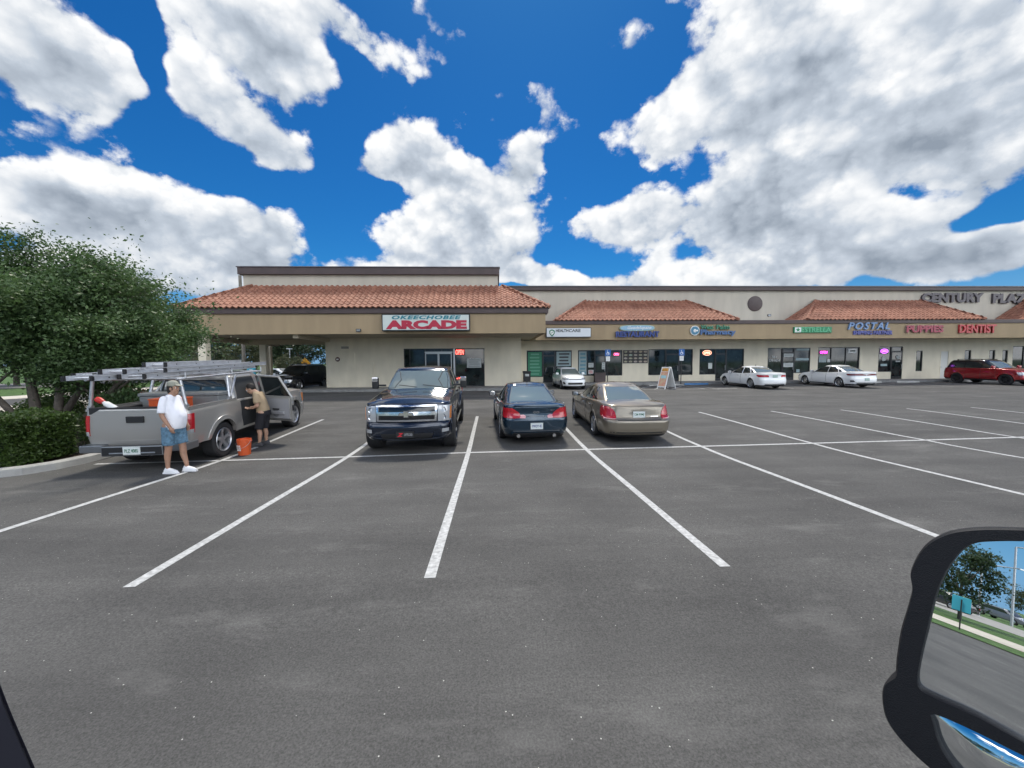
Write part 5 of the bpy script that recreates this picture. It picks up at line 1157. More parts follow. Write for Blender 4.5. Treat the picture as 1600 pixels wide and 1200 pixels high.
        f = MB(); f.add([(.03, -.04, rail-.08), (.03, -ln+.04, rail-.08), (-.10, -.72, H-.12), (-.11, -.06, H-.11)], [(0, 1, 2, 3)], M_glass); f.add([(.036, -.04, rail-.08), (.036, -ln+.04, rail-.08), (-.094, -.72, H-.12), (-.104, -.06, H-.11)], [(3, 2, 1, 0)], M_glass); f.build('side_window', do)
        f = MB(); f.box(-.056, -.046, -.62, -.40, rail-.42, rail-.38, M_black); f.box(-.09, -.046, -.8, -.25, rail-.52, rail-.46, MATS['door_card']); f.lathe([(-.05, .001), (-.055, .1), (-.047, .11)], pm('speaker_grille', (.18, .18, .19), .7), 18, 'x', (0, -.5, z0+.28)); f.build('arm_rest', do, bevel=.004)
        f = MB(); f.box(.0, .05, -ln-.004, -ln, z0+.35, z0+.5, M_black); f.box(.01, .04, -ln-.004, -ln, z0+.55, z0+.60, M_steel); f.build('door_latch', do)
    for side in 'LR':
        for lw in (0, wb): sg = 1 if side == 'R' else -1; wheel(t, sg*(hw-.145+g('track', 0)), lw, R, g('tw', .28), R*g('rimf', .66), g('rimmat', M_alloy), side, g('spokes', 5))
    # rear
    body.patch('rear', [(z0+.10, -.80, .80), (z0+.40, -.80, .80), (rail-.11, -.80, .80)], 'tailgate', pt, t, off=.014, n=14, m=6)
    body.patch('rear', [(z0+.14, -.76, .76), (z0+.16, -.76, .76)], 'tailgate_crease', pt, t, off=.020, n=6)
    h = MB(); h.box(-.16, .16, -ro-.035, -ro-.0, rail-.27, rail-.14, M_black); h.build('tailgate_handle', t, bevel=.012)
    for s_ in (1, -1):
        rws = [(rail-.52, .86, 1.05), (rail-.12, .845, 1.06)]; rws = rws if s_ > 0 else [(z, -b, -a) for z, a, b in rws]; body.patch('rear', rws, 'tail_light', M_red, t, off=.014, n=8)
        rws = [(rail-.52, .86, 1.03), (rail-.44, .86, 1.03)]; rws = rws if s_ > 0 else [(z, -b, -a) for z, a, b in rws]; body.patch('rear', rws, 'reverse_light', M_clear, t, off=.018, n=6)
    w = MB(); bl = z0-.09; bt = z0+.09
    w.box(-.97, -.56, -ro-.12, -ro+.25, bl+.03, bt, M_bump); w.box(.56, .97, -ro-.12, -ro+.25, bl+.03, bt, M_bump); w.box(-.56, .56, -ro-.15, -ro-.02, bl-.04, bt-.02, M_black); w.box(-.42, .42, -ro-.16, -ro-.1, bl+.0, bl+.04, M_bump)
    w.build('rear_bumper', t, bevel=.02)
    plate_at(t, 0, -ro-.158, bl+.07, -1, g('plate'))
    # front
    zf = zh-.06; fl_ = wb+fo
    gm = M_chrome
    gr = [(zf-.36, -.60, .60), (zf-.30, -.64, .64), (zf-.04, -.66, .66)]
    gg = body.patch('front', gr, 'grille', M_blackg, t, off=.02, n=20, m=6)
    for (za, zb_, o_) in ((zf-.37, zf-.335, .045), (zf-.05, zf-.015, .045), (zf-.235, zf-.155, .05)): body.patch('front', [(za, -.665, .665), (zb_, -.665, .665)], 'grille_bar', gm, gg, off=o_, n=20)
    for s_ in (1, -1):
        rws = [(zf-.37, .62, .665), (zf-.02, .64, .69)]; body.patch('front', rws if s_ > 0 else [(z, -b, -a) for z, a, b in rws], 'grille_bar', gm, gg, off=.045, n=4)
        rws = [(zf-.38, .70, 1.10), (zf-.2, .70, 1.20), (zf-.03, .71, 1.22)]; hl = body.patch('front', rws if s_ > 0 else [(z, -b, -a) for z, a, b in rws], 'head_light', M_clear, t, off=.022, n=14, m=6)
        rws = [(zf-.34, .98, 1.12), (zf-.06, 1.0, 1.18)]; body.patch('front', rws if s_ > 0 else [(z, -b, -a) for z, a, b in rws], 'turn_signal', M_amber, hl, off=.028, n=6)
        for zc in (zf-.28, zf-.12):
            q = body.at('front', zc, .82*s_); h = MB(); h.lathe([(0, .001), (.012, .05), (.02, .062), (.0, .07)], M_chrome, 18, 'y', (q[0], q[1]+.0, zc)); h.build('lamp_reflector', hl, auto=40)
    hb = MB(); q = fl_+.045; zc = zf-.195
    hb.prism([(-.17, zc-.035), (-.06, zc-.035), (-.05, zc-.075), (.05, zc-.075), (.06, zc-.035), (.17, zc-.035), (.15, zc+.035), (.06, zc+.035), (.05, zc+.075), (-.05, zc+.075), (-.06, zc+.035), (-.15, zc+.035)], q, q+.03, M_chrome, 'y')
    hb.prism([(-.145, zc-.02), (-.045, zc-.02), (-.035, zc-.058), (.035, zc-.058), (.045, zc-.02), (.145, zc-.02), (.13, zc+.02), (.045, zc+.02), (.035, zc+.058), (-.035, zc+.058), (-.045, zc+.02), (-.13, zc+.02)], q+.03, q+.04, pm('badge_gold', (.5, .5, .42), .3, metal=.8), 'y'); hb.build('badge', gg)
    fb = Shell(tab((z0-.20, .93), (z0-.1, .99), (z0+.2, 1.0)), tab((z0-.2, wb+.48), (z0+.3, wb+.48)), tab((z0-.22, fl_-.02), (z0-.10, fl_+.06), (z0+.12, fl_+.08), (zf-.38, fl_+.02)), lambda l: np.zeros_like(l)+zf-.385, z0-.20, rr=.05, rf=.28, rrl=.05, rfl=.30, bf=.16, br=0, crown=lambda l: np.zeros_like(l)+.0, tr=0, tf=.02, n=(8, 7, 12))
    bp_ = fb.build('front_bumper', pt, t, Ns=10, Nk=4, cut=False)
    fb.patch('front', [(z0-.16, -.55, .55), (z0-.03, -.60, .60)], 'air_intake', M_black, bp_, off=.006, n=16)
    for s_ in (1, -1):
        rws = [(z0-.02, .80, 1.0), (z0+.06, .80, 1.0)]; fb.patch('front', rws if s_ > 0 else [(z, -b, -a) for z, a, b in rws], 'fog_light', M_clear, bp_, off=.01, n=6)
    if g('frontplate'):
        w = MB(); w.box(-.2, .2, 0, .012, -.075, .075, M_black); o = w.build('front_plate', t, bevel=.004); o.location = (.03, fl_+.085, z0-.045)
        a = text_mesh('lettering', 'Z', pm('logo_red', (.55, .02, .03), .4), -.17, -.03, -.045, .04, 0, o, .003, .05, .3); b = text_mesh('lettering', 'OFFROAD', M_clear, -.02, .17, -.03, .03, 0, o, .003, .01)
        for q in (a, b): q.rotation_euler = (0, 0, math.pi); q.location = (0, .0125, 0)
    # mirrors
    for side in 'LR':
        sg = 1 if side == 'R' else -1
        if g('tow'):
            w = MB(); w.box(min(0, sg*.17), max(0, sg*.17), -.06, .06, 0, .30, M_black); o = w.build('side_mirror', t, bevel=.03, seg=3, auto=60); o.location = (sg*1.12, 2.45, rail-.02)
            w = MB(); w.box(min(sg*.005, sg*.165), max(sg*.005, sg*.165), .0, .07, .19, .31, M_chrome); w.build('mirror_cap', o, bevel=.02)
            w = MB(); w.box(min(0, -sg*.2), max(0, -sg*.2), -.03, .03, .06, .11, M_black); w.build('mirror_arm', o)
            w = MB(); w.box(min(sg*.015, sg*.155), max(sg*.015, sg*.155), -.066, -.061, .02, .28, M_chrome); w.build('mirror_glass', o)
        else: side_mirror(t, .97, 2.42, rail, M_black if openr else pt, side, (.26, .13, .20))
    for s_ in (1, -1):
        if g('steps'): w = MB(); w.tube((s_*1.0, .62, z0-.10), (s_*1.0, wb-.62, z0-.10), .045, .045, M_chrome, 12); w.build('side_step', t, auto=40)
    w = MB()
    for x0_ in (-.62, .02):
        w.tube((x0_, 2.83, zb+.165), (x0_+.5, 2.66, zb+.21), .011, .011, M_black, 6)
    w.build('wipers', t)
    if g('antenna'): w = MB(); w.tube((-.80, 2.95, rail-.06), (-.82, 2.75, rail+.75), .006, .004, M_black, 6); w.build('antenna', t)
    return t, body, cab
silver = paint('paint_pewter', (.37, .36, .34), .45, .35)
tg, bodyg, _ = pickup(dict(label='silver pickup truck with its rear door open, parked beside the hedge', paint=silver, R=.40, open=True, hw=.98, ro=1.08, rail=1.28, rimf=.68, rimmat=M_steel, plate='PLZ 4085', spokes=5))
GX, GY, GH = -7.25, 9.03, rad(3.5)
place(tg, GX, GY, GH, 3.55)
dkb = paint('paint_chevy', (.009, .016, .032), .5, .22)
tc_, _, _ = pickup(dict(label='lifted dark blue pickup truck with chrome grille and tow mirrors, facing the camera', paint=dkb, R=.445, lift=.07, rimmat=M_blackg, tw=.33, track=.05, tow=True, frontplate=True, steps=True, antenna=True, plate='KMT 218'))
place(tc_, -2.22, 13.3, math.pi+rad(2.2), 3.55)
# ------------------------------------------------------------------ things on and in the silver pickup (world = truck frame moved)
def tw(x, l, z):   # truck local to world
    c, s = math.cos(GH), math.sin(GH); sl = (gz(GY+3.5)-gz(GY))/3.55; return (GX+c*x-s*l, GY+s*x+c*l, gz(GY)+z+l*sl)
TR = Matrix.Translation(Vector((GX, GY, gz(GY)))) @ Matrix.Rotation(GH, 4, 'Z') @ Matrix.Rotation(math.atan2(gz(GY+3.55)-gz(GY), 3.55), 4, 'X')
def on_truck(t, x, l, z, rz=0, rx=0, ry=0): t.matrix_world = TR @ Matrix.Translation((x, l, z)) @ Matrix.Rotation(rz, 4, 'Z') @ Matrix.Rotation(rx, 4, 'X') @ Matrix.Rotation(ry, 4, 'Y')
t = thing('ladder_rack', 'grey steel ladder rack standing on the bed rails of the silver pickup', 'rack')
for l in (-.98, .42):
    for s_ in (1, -1): w = MB(); w.box(s_*.88-.035, s_*.88+.035, l-.04, l+.04, 1.285, 1.35, M_steel); w.tube((s_*.88, l, 1.33), (s_*.80, l+(.10 if l > 0 else 0), 1.87), .034, .03, M_steel, 10); w.build('post', t, auto=50)
for l in (-1.0, .52, 1.8):
    w = MB(); w.tube((-.92, l, 1.88), (.92, l, 1.88), .028, .028, M_steel, 10); w.tube((-.92, l, 1.88), (-.92, l, 2.0), .018, .018, M_steel, 8); w.tube((.92, l, 1.88), (.92, l, 2.0), .018, .018, M_steel, 8); w.build('cross_bar', t, auto=50)
for s_ in (1, -1):
    w = MB(); w.tube((s_*.82, -1.1, 1.87), (s_*.82, 1.9, 1.88), .022, .022, M_steel, 8); w.build('side_rail', t, auto=50)
for s_ in (1, -1): w = MB(); w.tube((s_*.88, .45, 1.30), (s_*.76, .95, 1.87), .03, .026, M_steel, 10); w.build('brace', t, auto=50)
on_truck(t, 0, 0, 0)
def ladder(label, L, wd, rail, x, l, z, rz=0, rx=0, tilt=0):
    t = thing('extension_ladder', label, 'ladder', group='aluminium ladders stacked on the pickup rack')
    for s_ in (1, -1):
        w = MB(); c = s_*wd/2
        w.box(c-.004, c+.004, 0, L, 0, rail, M_alu); w.box(min(c, c+s_*.028), max(c, c+s_*.028), 0, L, rail-.006, rail, M_alu); w.box(min(c, c+s_*.028), max(c, c+s_*.028), 0, L, 0, .006, M_alu)
        for k in range(int(L/.6)): w.lathe([(0, .001), (.006, .014), (.006, .001)], M_frame, 8, 'x', (c+s_*.002, .3+.6*k, rail/2))
        w.box(c-.02, c+.02, -.03, .02, -.004, rail+.004, M_black)
        w.build('rail', t)
    for k in range(int(L/.305)):
        w = MB(); y = .2+.305*k; w.tube((-wd/2, y, rail/2), (wd/2, y, rail/2), .016, .016, M_alu, 8, False); w.build('rung', t)
    on_truck(t, x, l, z, rz, rx, tilt)
ladder('aluminium extension ladder lying lowest on the pickup rack, nearest end sticking out at the back', 4.2, .46, .085, -.12, -2.0, 1.915, rad(-1.5))
ladder('aluminium ladder lying over the lowest one on the truck side nearest the people', 3.9, .42, .085, .38, -1.55, 1.915, rad(1.5), rad(.6))
ladder('long aluminium ladder in the middle of the stack on the pickup rack', 3.8, .40, .085, .10, -1.6, 2.01, rad(2), rad(.4))
ladder('short aluminium ladder lying second from the top of the stack', 3.5, .44, .085, .42, -1.1, 2.01, rad(-2), rad(.5))
ladder('topmost aluminium ladder on the pickup rack, set further forward than the others', 2.7, .40, .09, .22, -.8, 2.11, rad(1), rad(-.2))
ladder('narrow aluminium ladder lying at the hedge side of the pickup rack', 3.5, .36, .085, -.60, -1.35, 1.93, rad(1.0))
M_orange = pm('orange_plastic', (.62, .095, .02), .45, coat=.2)
t = thing('tool_chest', 'long grey steel tool chest lying across the front of the pickup bed', 'tool box'); w = MB(); w.box(-.84, .84, .10, .52, 0, .42, pm('chest_grey', (.22, .23, .23), .5, metal=.3)); w.build('body', t, bevel=.02)
w = MB(); w.box(-.86, .86, .08, .54, .425, .50, MATS['chest_grey']); w.build('lid', t, bevel=.02); on_truck(t, 0, 0, .98)
t = thing('plastic_crate', 'flat orange plastic crate standing in the pickup bed before the tool chest', 'crate'); w = MB(); w.box(-.3, .3, -.2, .2, 0, .03, M_orange)
for (a, b, c, d) in ((-.3, .3, -.2, -.17), (-.3, .3, .17, .2), (-.3, -.27, -.17, .17), (.27, .3, -.17, .17)): w.box(a, b, c, d, .0305, .30, M_orange)
w.build('body', t, bevel=.006); w = MB(); w.box(-.31, .31, -.21, .21, .302, .33, M_orange); w.build('rim', t, bevel=.006); on_truck(t, .15, -.35, 1.09)
t = thing('plastic_bottle', 'white spray bottle with a red cap leaning on the tailgate of the silver pickup', 'bottle'); w = MB(); w.lathe([(0, .001), (0, .055), (.2, .055), (.25, .03), (.26, .03)], M_white, 20, 'z'); w.build('bottle_body', t, auto=40)
w = MB(); w.lathe([(.262, .001), (.262, .045), (.36, .06), (.40, .045), (.40, .001)], pm('red_plastic', (.5, .02, .015), .4), 20, 'z'); w.build('cap', t, auto=40); on_truck(t, -.42, -.98, 1.28, 0, 0, rad(-58))
# orange bucket
t = thing('bucket', 'orange plastic bucket with white printing standing beside the silver pickup', 'bucket', (-5.94, 9.22, gz(9.22)))
w = MB(); w.lathe([(0, .001), (0, .125), (.30, .142), (.305, .155), (.33, .155), (.335, .148), (.37, .150), (.372, .140), (.02, .118), (.02, .001)], M_orange, 32, 'z'); w.build('body', t, auto=35)
w = MB()
for k in range(20):
    a0 = rad(-75+150*k/20-90+90-90); a1 = rad(-75+150*(k+1)/20-90); 
pts = [Vector((.158*math.cos(a), .158*math.sin(a), .335-.16*math.sin(f*math.pi))) for f, a in ((k/16, rad(180+180*k/16)) for k in range(17))]
for a, b in zip(pts, pts[1:]): w.tube(a, b, .004, .004, M_steel, 6, False)
w.build('handle', t)
for k, s in enumerate(('THE', 'HOME', 'DEPOT')):
    o = text_mesh('lettering', s, M_white, -.06+.01*k, .06+.01*k, .20-.045*k, .238-.045*k, -.137+.001*k, t, .006, .02); o.rotation_euler = (0, 0, rad(-22))

# ------------------------------------------------------------------ people
def remesh(name, mb, mat, parent, vox=.011, smooth=3, mats=None):
    me = bpy.data.meshes.new(name); me.from_pydata([tuple(map(float, v)) for v in mb.V], [], mb.F)
    bm = bmesh.new(); bm.from_mesh(me); bmesh.ops.recalc_face_normals(bm, faces=bm.faces); bm.to_mesh(me); bm.free()
    ob = bpy.data.objects.new('tmp', me); COL.objects.link(ob)
    r = ob.modifiers.new('r', 'REMESH'); r.mode = 'VOXEL'; r.voxel_size = vox; r.use_smooth_shade = True
    s = ob.modifiers.new('s', 'SMOOTH'); s.iterations = smooth; s.factor = .5
    dg = bpy.context.evaluated_depsgraph_get(); dg.update(); m2 = bpy.data.meshes.new_from_object(ob.evaluated_get(dg)); m2.name = name
    bpy.data.objects.remove(ob); m2.materials.clear(); m2.materials.append(mat); m2.polygons.foreach_set('use_smooth', np.ones(len(m2.polygons), dtype=bool))
    o = bpy.data.objects.new(name, m2); return link(o, parent)
def ell(mb, c, r, m=None, n=14, R=None):
    V = []; Fc = []
    for i in range(n+1):
        th = math.pi*i/n
        for j in range(n):
            ph = 2*math.pi*j/n; v = Vector((r[0]*math.sin(th)*math.cos(ph), r[1]*math.sin(th)*math.sin(ph), r[2]*math.cos(th)))
            if R is not None: v = R @ v
            V.append(Vector(c)+v)
    for i in range(n):
        for j in range(n): a = i*n+j; b = i*n+(j+1) % n; Fc.append((a, a+n, b+n, b))
    mb.add(V, Fc, m)
def limb(mb, pts, m=None, flat=1.0):
    """rounded chain of (x,y,z,r)"""
    for (a, b) in zip(pts, pts[1:]):
        mb.tube(a[:3], b[:3], a[3], b[3], m, 14)
    for p in pts: ell(mb, p[:3], (p[3],)*3, m, 10)
def body_of(mb, p):
    """p: joints in metres, person faces +X. lists of chains"""
    for ch in p['limbs']: limb(mb, ch)
    for (c, r, ry) in p['masses']: ell(mb, c, r, R=Matrix.Rotation(ry, 3, 'Y'))
def torso(mb, keys, nr=26, nn=22):
    ks = sorted(keys); Z = [k[0] for k in ks]; f = [tab(*[(k[0], k[i]) for k in ks]) for i in (1, 2, 3)]; V = []; Fc = []
    for i in range(nr+1):
        z = Z[0]+(Z[-1]-Z[0])*i/nr; c, rx, ry = (float(g(z)) for g in f)
        for j in range(nn):
            p = 2*math.pi*j/nn; V.append((c+rx*math.copysign(abs(math.cos(p))**.85, math.cos(p)), ry*math.copysign(abs(math.sin(p))**.85, math.sin(p)), z))
    for i in range(nr):
        for j in range(nn): a_ = i*nn+j; b_ = i*nn+(j+1) % nn; Fc.append((a_, b_, b_+nn, a_+nn))
    Fc += [tuple(range(nn-1, -1, -1)), tuple(nr*nn+j for j in range(nn))]; mb.add(V, Fc, None)
def hand(mb, wr, d, s=1, curl=.5, thumb=1):
    """hand from wrist wr pointing along d, fingers curling towards +X"""
    d = Vector(d).normalized(); side = Vector((1, 0, 0)); side = (side-d*side.dot(d)).normalized(); pn = d.cross(side).normalized()
    w = Vector(wr); limb(mb, [(*(w), .026), (*(w+d*.045), .032)]); 
    for k in range(4):
        off = side*(.030-.020*k); base = w+d*.06+off; L = (.038, .043, .040, .031)[k]; q = base; dd = d.copy(); pts = [(*(w+d*.03+off*.8), .011), (*base, .0105)]
        for j in range(3):
            dd = (dd*math.cos(curl)+pn*thumb*math.sin(curl)).normalized(); q = q+dd*(L*(.9, .62, .5)[j]); pts.append((*q, .0098-.0008*j))
        limb(mb, pts)
    b = w+d*.02+side*.028; limb(mb, [(*b, .012), (*(b+d*.028+side*.022+pn*thumb*.01), .0115), (*(b+d*.055+side*.024+pn*thumb*.02), .010)])
def face_head(mb, c, r=1.0, R=None):
    """head facing +X centred on c"""
    R = R or Matrix.Identity(3); C_ = Vector(c)
    def E(o, rr): ell(mb, C_+R@Vector(o)*r, tuple(x*r for x in rr), R=R)
    E((-.01, 0, .02), (.098, .077, .105)); E((.02, 0, -.05), (.078, .064, .075)); E((.045, 0, -.095), (.045, .045, .030)); E((.085, 0, .035), (.025, .055, .022))
    E((.096, 0, -.012), (.022, .013, .024)); E((.112, 0, -.022), (.012, .015, .010)); E((.083, 0, -.062), (.022, .028, .009)); E((.08, 0, -.078), (.02, .025, .010))
    for s in (1, -1): E((.0, s*.080, -.01), (.020, .010, .032)); E((.07, s*.035, -.02), (.028, .022, .022))
def eyes(parent, c, R=None, r=1.0):
    R = R or Matrix.Identity(3); w = MB(); d = MB()
    for s in (1, -1):
        ell(w, Vector(c)+R@Vector((.084, s*.032, .010))*r, (.013,)*3, M_white, 8); ell(w, Vector(c)+R@Vector((.093, s*.033, .010))*r, (.006,)*3, M_black, 6)
        ell(d, Vector(c)+R@Vector((.098, s*.032, .036))*r, (.006, .018, .005), M_hair, 6)
    w.build('eyes', parent, smooth=True); d.build('eyebrows', parent, smooth=True)
M_skin = pm('skin_tan', (.36, .20, .13), .55, var=.08, vs=20); M_skin2 = pm('skin_warm', (.42, .25, .17), .55, var=.08, vs=20)
M_hair = pm('dark_hair', (.015, .011, .009), .7); M_tee = pm('white_tee', (.84, .84, .88), .85, bump=.35, bs=14); M_denim = pm('denim', (.10, .19, .27), .85, var=.35, vs=22, bump=.3, bs=40)
M_shoe = pm('white_shoe', (.75, .75, .76), .6); M_khaki = pm('khaki_tee', (.36, .27, .17), .85, bump=.35, bs=14); M_shorts = pm('black_shorts', (.010, .010, .014), .85, bump=.3, bs=20); M_cap = pm('grey_cap', (.27, .27, .22), .8)
# heavy man, facing +X (towards the front of the lot), height 1.74
t = thing('person', 'heavyset man in white T-shirt, denim shorts and cap, standing behind the silver pickup', 'person', (-6.25, 7.66, gz(7.66)+.003), rad(-6)); t.scale = (.90, .84, 1.04)
b = MB()
head = (.05, 0, 1.585)
face_head(b, head, 1.06, Matrix.Rotation(rad(6), 3, 'Y'))
limb(b, [(.02, 0, 1.50, .068), (-.02, 0, 1.40, .075)])
torso(b, [(.82, -.01, .13, .155), (.95, .03, .165, .165), (1.08, .045, .175, .17), (1.2, .02, .155, .17), (1.32, -.015, .125, .175), (1.42, -.015, .09, .13)])
# legs: left (far, +Y is away from camera) forward, right back
hipR, kneeR, ankR = (-.04, -.09, .88), (-.06, -.09, .47), (-.09, -.10, .10)
hipL, kneeL, ankL = (.03, .09, .88), (.10, .09, .48), (.16, .10, .10)
for h, k, a in ((hipR, kneeR, ankR), (hipL, kneeL, ankL)):
    mid = tuple((k[i]*.62+a[i]*.38) for i in range(3))
    limb(b, [(*h, .11), (*k, .066), (mid[0]-.018, mid[1], mid[2], .062), (a[0], a[1], a[2]+.05, .040), (a[0], a[1], a[2]-.04, .042)])
    limb(b, [(a[0]-.03, a[1], .055, .038), (a[0]+.14, a[1], .045, .032)])
# arms hang, hands before the belly bottom
for s in (1, -1):
    sh = (-.03, s*.185, 1.36); el_ = (-.03, s*.235, 1.10); wr = (.12, s*.215, .885)
    limb(b, [(*sh, .062), (-.03, s*.215, 1.24, .052), (*el_, .044), (.05, s*.23, .98, .040), (*wr, .029)])
    hand(b, wr, (.35, -s*.05, -1), curl=.35, thumb=s)
bo = remesh('body', b, M_skin, t, .0105, 3); eyes(t, head, None, 1.06)
b = MB()   # T-shirt
torso(b, [(.835, .02, .178, .185), (.95, .045, .195, .19), (1.06, .055, .20, .19), (1.17, .035, .182, .188), (1.28, .0, .150, .190), (1.37, -.02, .120, .178), (1.435, -.018, .085, .125), (1.475, .0, .062, .07)])
for s in (1, -1): limb(b, [(-.03, s*.165, 1.375, .078), (-.032, s*.21, 1.27, .074)]); b.tube((-.032, s*.21, 1.27), (-.030, s*.232, 1.14), .074, .080, None, 16)
remesh('t_shirt', b, M_tee, t, .012, 5)
b = MB()
torso(b, [(.76, .0, .150, .165), (.86, .01, .168, .178), (.93, .02, .172, .178)])
for h, k in ((hipR, kneeR), (hipL, kneeL)): q = [h[i]*.08+k[i]*.92 for i in range(3)]; b.tube((h[0], h[1], .88), (q[0], q[1], q[2]+.03), .125, .112, None, 18)
remesh('denim_shorts', b, M_denim, t, .012, 4)
for a in (ankR, ankL):
    b = MB(); limb(b, [(a[0]-.045, a[1], .05, .046), (a[0]+.05, a[1], .055, .050), (a[0]+.15, a[1], .04, .042), (a[0]+.19, a[1], .035, .034)]); ell(b, (a[0]-.01, a[1], .09), (.055, .045, .04)); b.box(a[0]-.09, a[0]+.225, a[1]-.045, a[1]+.045, .0, .028, None); remesh('shoe', b, M_shoe, t, .009, 3)
b = MB(); ell(b, (head[0]-.025, 0, head[2]+.02), (.108, .092, .115)); b.box(-.14, .07, -.1, .1, 1.45, 1.50, None) if False else None; ell(b, (head[0]-.06, 0, head[2]-.05), (.06, .08, .07)); remesh('hair', b, M_hair, t, .012, 3)
b = MB(); ell(b, (head[0]-.01, 0, head[2]+.075), (.118, .098, .075)); b.tube((head[0]-.01, 0, head[2]+.045), (head[0]-.01, 0, head[2]+.08), .105, .10, None, 20); ell(b, (head[0]+.125, 0, head[2]+.055), (.085, .075, .010), R=Matrix.Rotation(rad(12), 3, 'Y')); remesh('cap', b, M_cap, t, .009, 2)
# second man, bent over the door opening, facing -X
t = thing('person', 'man in tan T-shirt and black shorts bending his head down at the open truck door', 'person', (-6.02, 10.10, gz(10.1)+.003), rad(180+12))
b = MB(); head = (.235, 0, 1.475); RH = Matrix.Rotation(rad(38), 3, 'Y')
face_head(b, head, 1.0, RH)
limb(b, [(.17, 0, 1.42, .058), (.08, 0, 1.34, .07)])
torso(b, [(.80, -.03, .115, .14), (.92, -.03, .12, .145), (1.05, .0, .118, .145), (1.2, .04, .115, .155), (1.3, .07, .10, .15), (1.37, .09, .075, .10)])
lg = (((-.04, -.09, .86), (-.0, -.10, .47), (-.03, -.11, .09)), ((-.02, .09, .86), (.06, .10, .47), (.05, .11, .09)))
for h, k, a in lg:
    limb(b, [(*h, .10), (*k, .058), ((k[0]+a[0])/2-.02, k[1], .33, .055), (a[0], a[1], .13, .036), (a[0], a[1], .06, .038)]); limb(b, [(a[0]-.02, a[1], .05, .035), (a[0]+.13, a[1], .04, .030)])
for s in (1, -1):
    sh = (.06, s*.185, 1.31); el_ = (.02, s*.235, 1.06); wr = (.24, s*.13, .99)
    limb(b, [(*sh, .06), (*el_, .043), (.14, s*.18, 1.01, .038), (*wr, .027)]); hand(b, wr, (1, -s*.25, .05), curl=.4, thumb=s)
remesh('body', b, M_skin2, t, .0105, 3); eyes(t, head, RH)
b = MB()
torso(b, [(.84, -.025, .15, .165), (.95, -.02, .145, .165), (1.08, .01, .14, .168), (1.2, .04, .135, .175), (1.3, .075, .115, .165), (1.37, .10, .085, .115), (1.41, .12, .06, .07)])
for s in (1, -1): limb(b, [(.06, s*.17, 1.32, .075), (.055, s*.20, 1.26, .072)]); b.tube((.055, s*.20, 1.26), (.03, s*.228, 1.12), .072, .075, None, 16)
remesh('t_shirt', b, M_khaki, t, .012, 5)
b = MB(); b.tube((-.03, 0, .92), (-.03, 0, .80), .165, .17, None, 20)
for h, k, a in lg: b.tube((h[0], h[1], .86), (k[0], k[1], k[2]-.02), .115, .105, None, 18)
remesh('shorts', b, M_shorts, t, .012, 4)
for h, k, a in lg:
    b = MB(); limb(b, [(a[0]-.045, a[1], .05, .044), (a[0]+.05, a[1], .052, .046), (a[0]+.16, a[1], .038, .036)]); ell(b, (a[0]-.01, a[1], .09), (.05, .042, .04), None); b.box(a[0]-.085, a[0]+.20, a[1]-.042, a[1]+.042, 0, .025, None); remesh('shoe', b, pm('dark_shoe', (.05, .05, .055), .7), t, .009, 3)
b = MB(); ell(b, Vector(head)+RH@Vector((-.03, 0, .035)), (.10, .088, .11), R=RH); remesh('hair', b, M_hair, t, .010, 3)

# ------------------------------------------------------------------ trees, hedge, shrubs
def leaf_cloud(pts, size, seed, jit=.35, asp=.5):
    r = np.random.default_rng(seed); n = len(pts); d = r.normal(size=(n, 3)); d /= np.linalg.norm(d, axis=1, keepdims=True); d[:, 2] *= .6
    u = np.cross(d, r.normal(size=(n, 3))); u /= np.linalg.norm(u, axis=1, keepdims=True)+1e-9; d /= np.linalg.norm(d, axis=1, keepdims=True)
    s = size*(1+jit*r.normal(size=(n, 1))).clip(.4, 1.8); L = d*s*.5; Wd_ = u*s*.5*asp
    nn = np.cross(d, u)*s*.08
    V = np.stack([pts-L, pts+Wd_+nn, pts+L, pts-Wd_+nn], 1).reshape(-1, 3); F_ = np.arange(4*n).reshape(-1, 4)
    return V, F_
def fast_mesh(name, V, F_, mat, parent=None):
    me = bpy.data.meshes.new(name); me.vertices.add(len(V)); me.vertices.foreach_set('co', V.astype(np.float32).ravel()); me.loops.add(F_.size); me.loops.foreach_set('vertex_index', F_.astype(np.int32).ravel())
    me.polygons.add(len(F_)); me.polygons.foreach_set('loop_start', np.arange(0, F_.size, 4, dtype=np.int32)); me.materials.append(mat); me.update(calc_edges=True)
    o = bpy.data.objects.new(name, me); return link(o, parent)
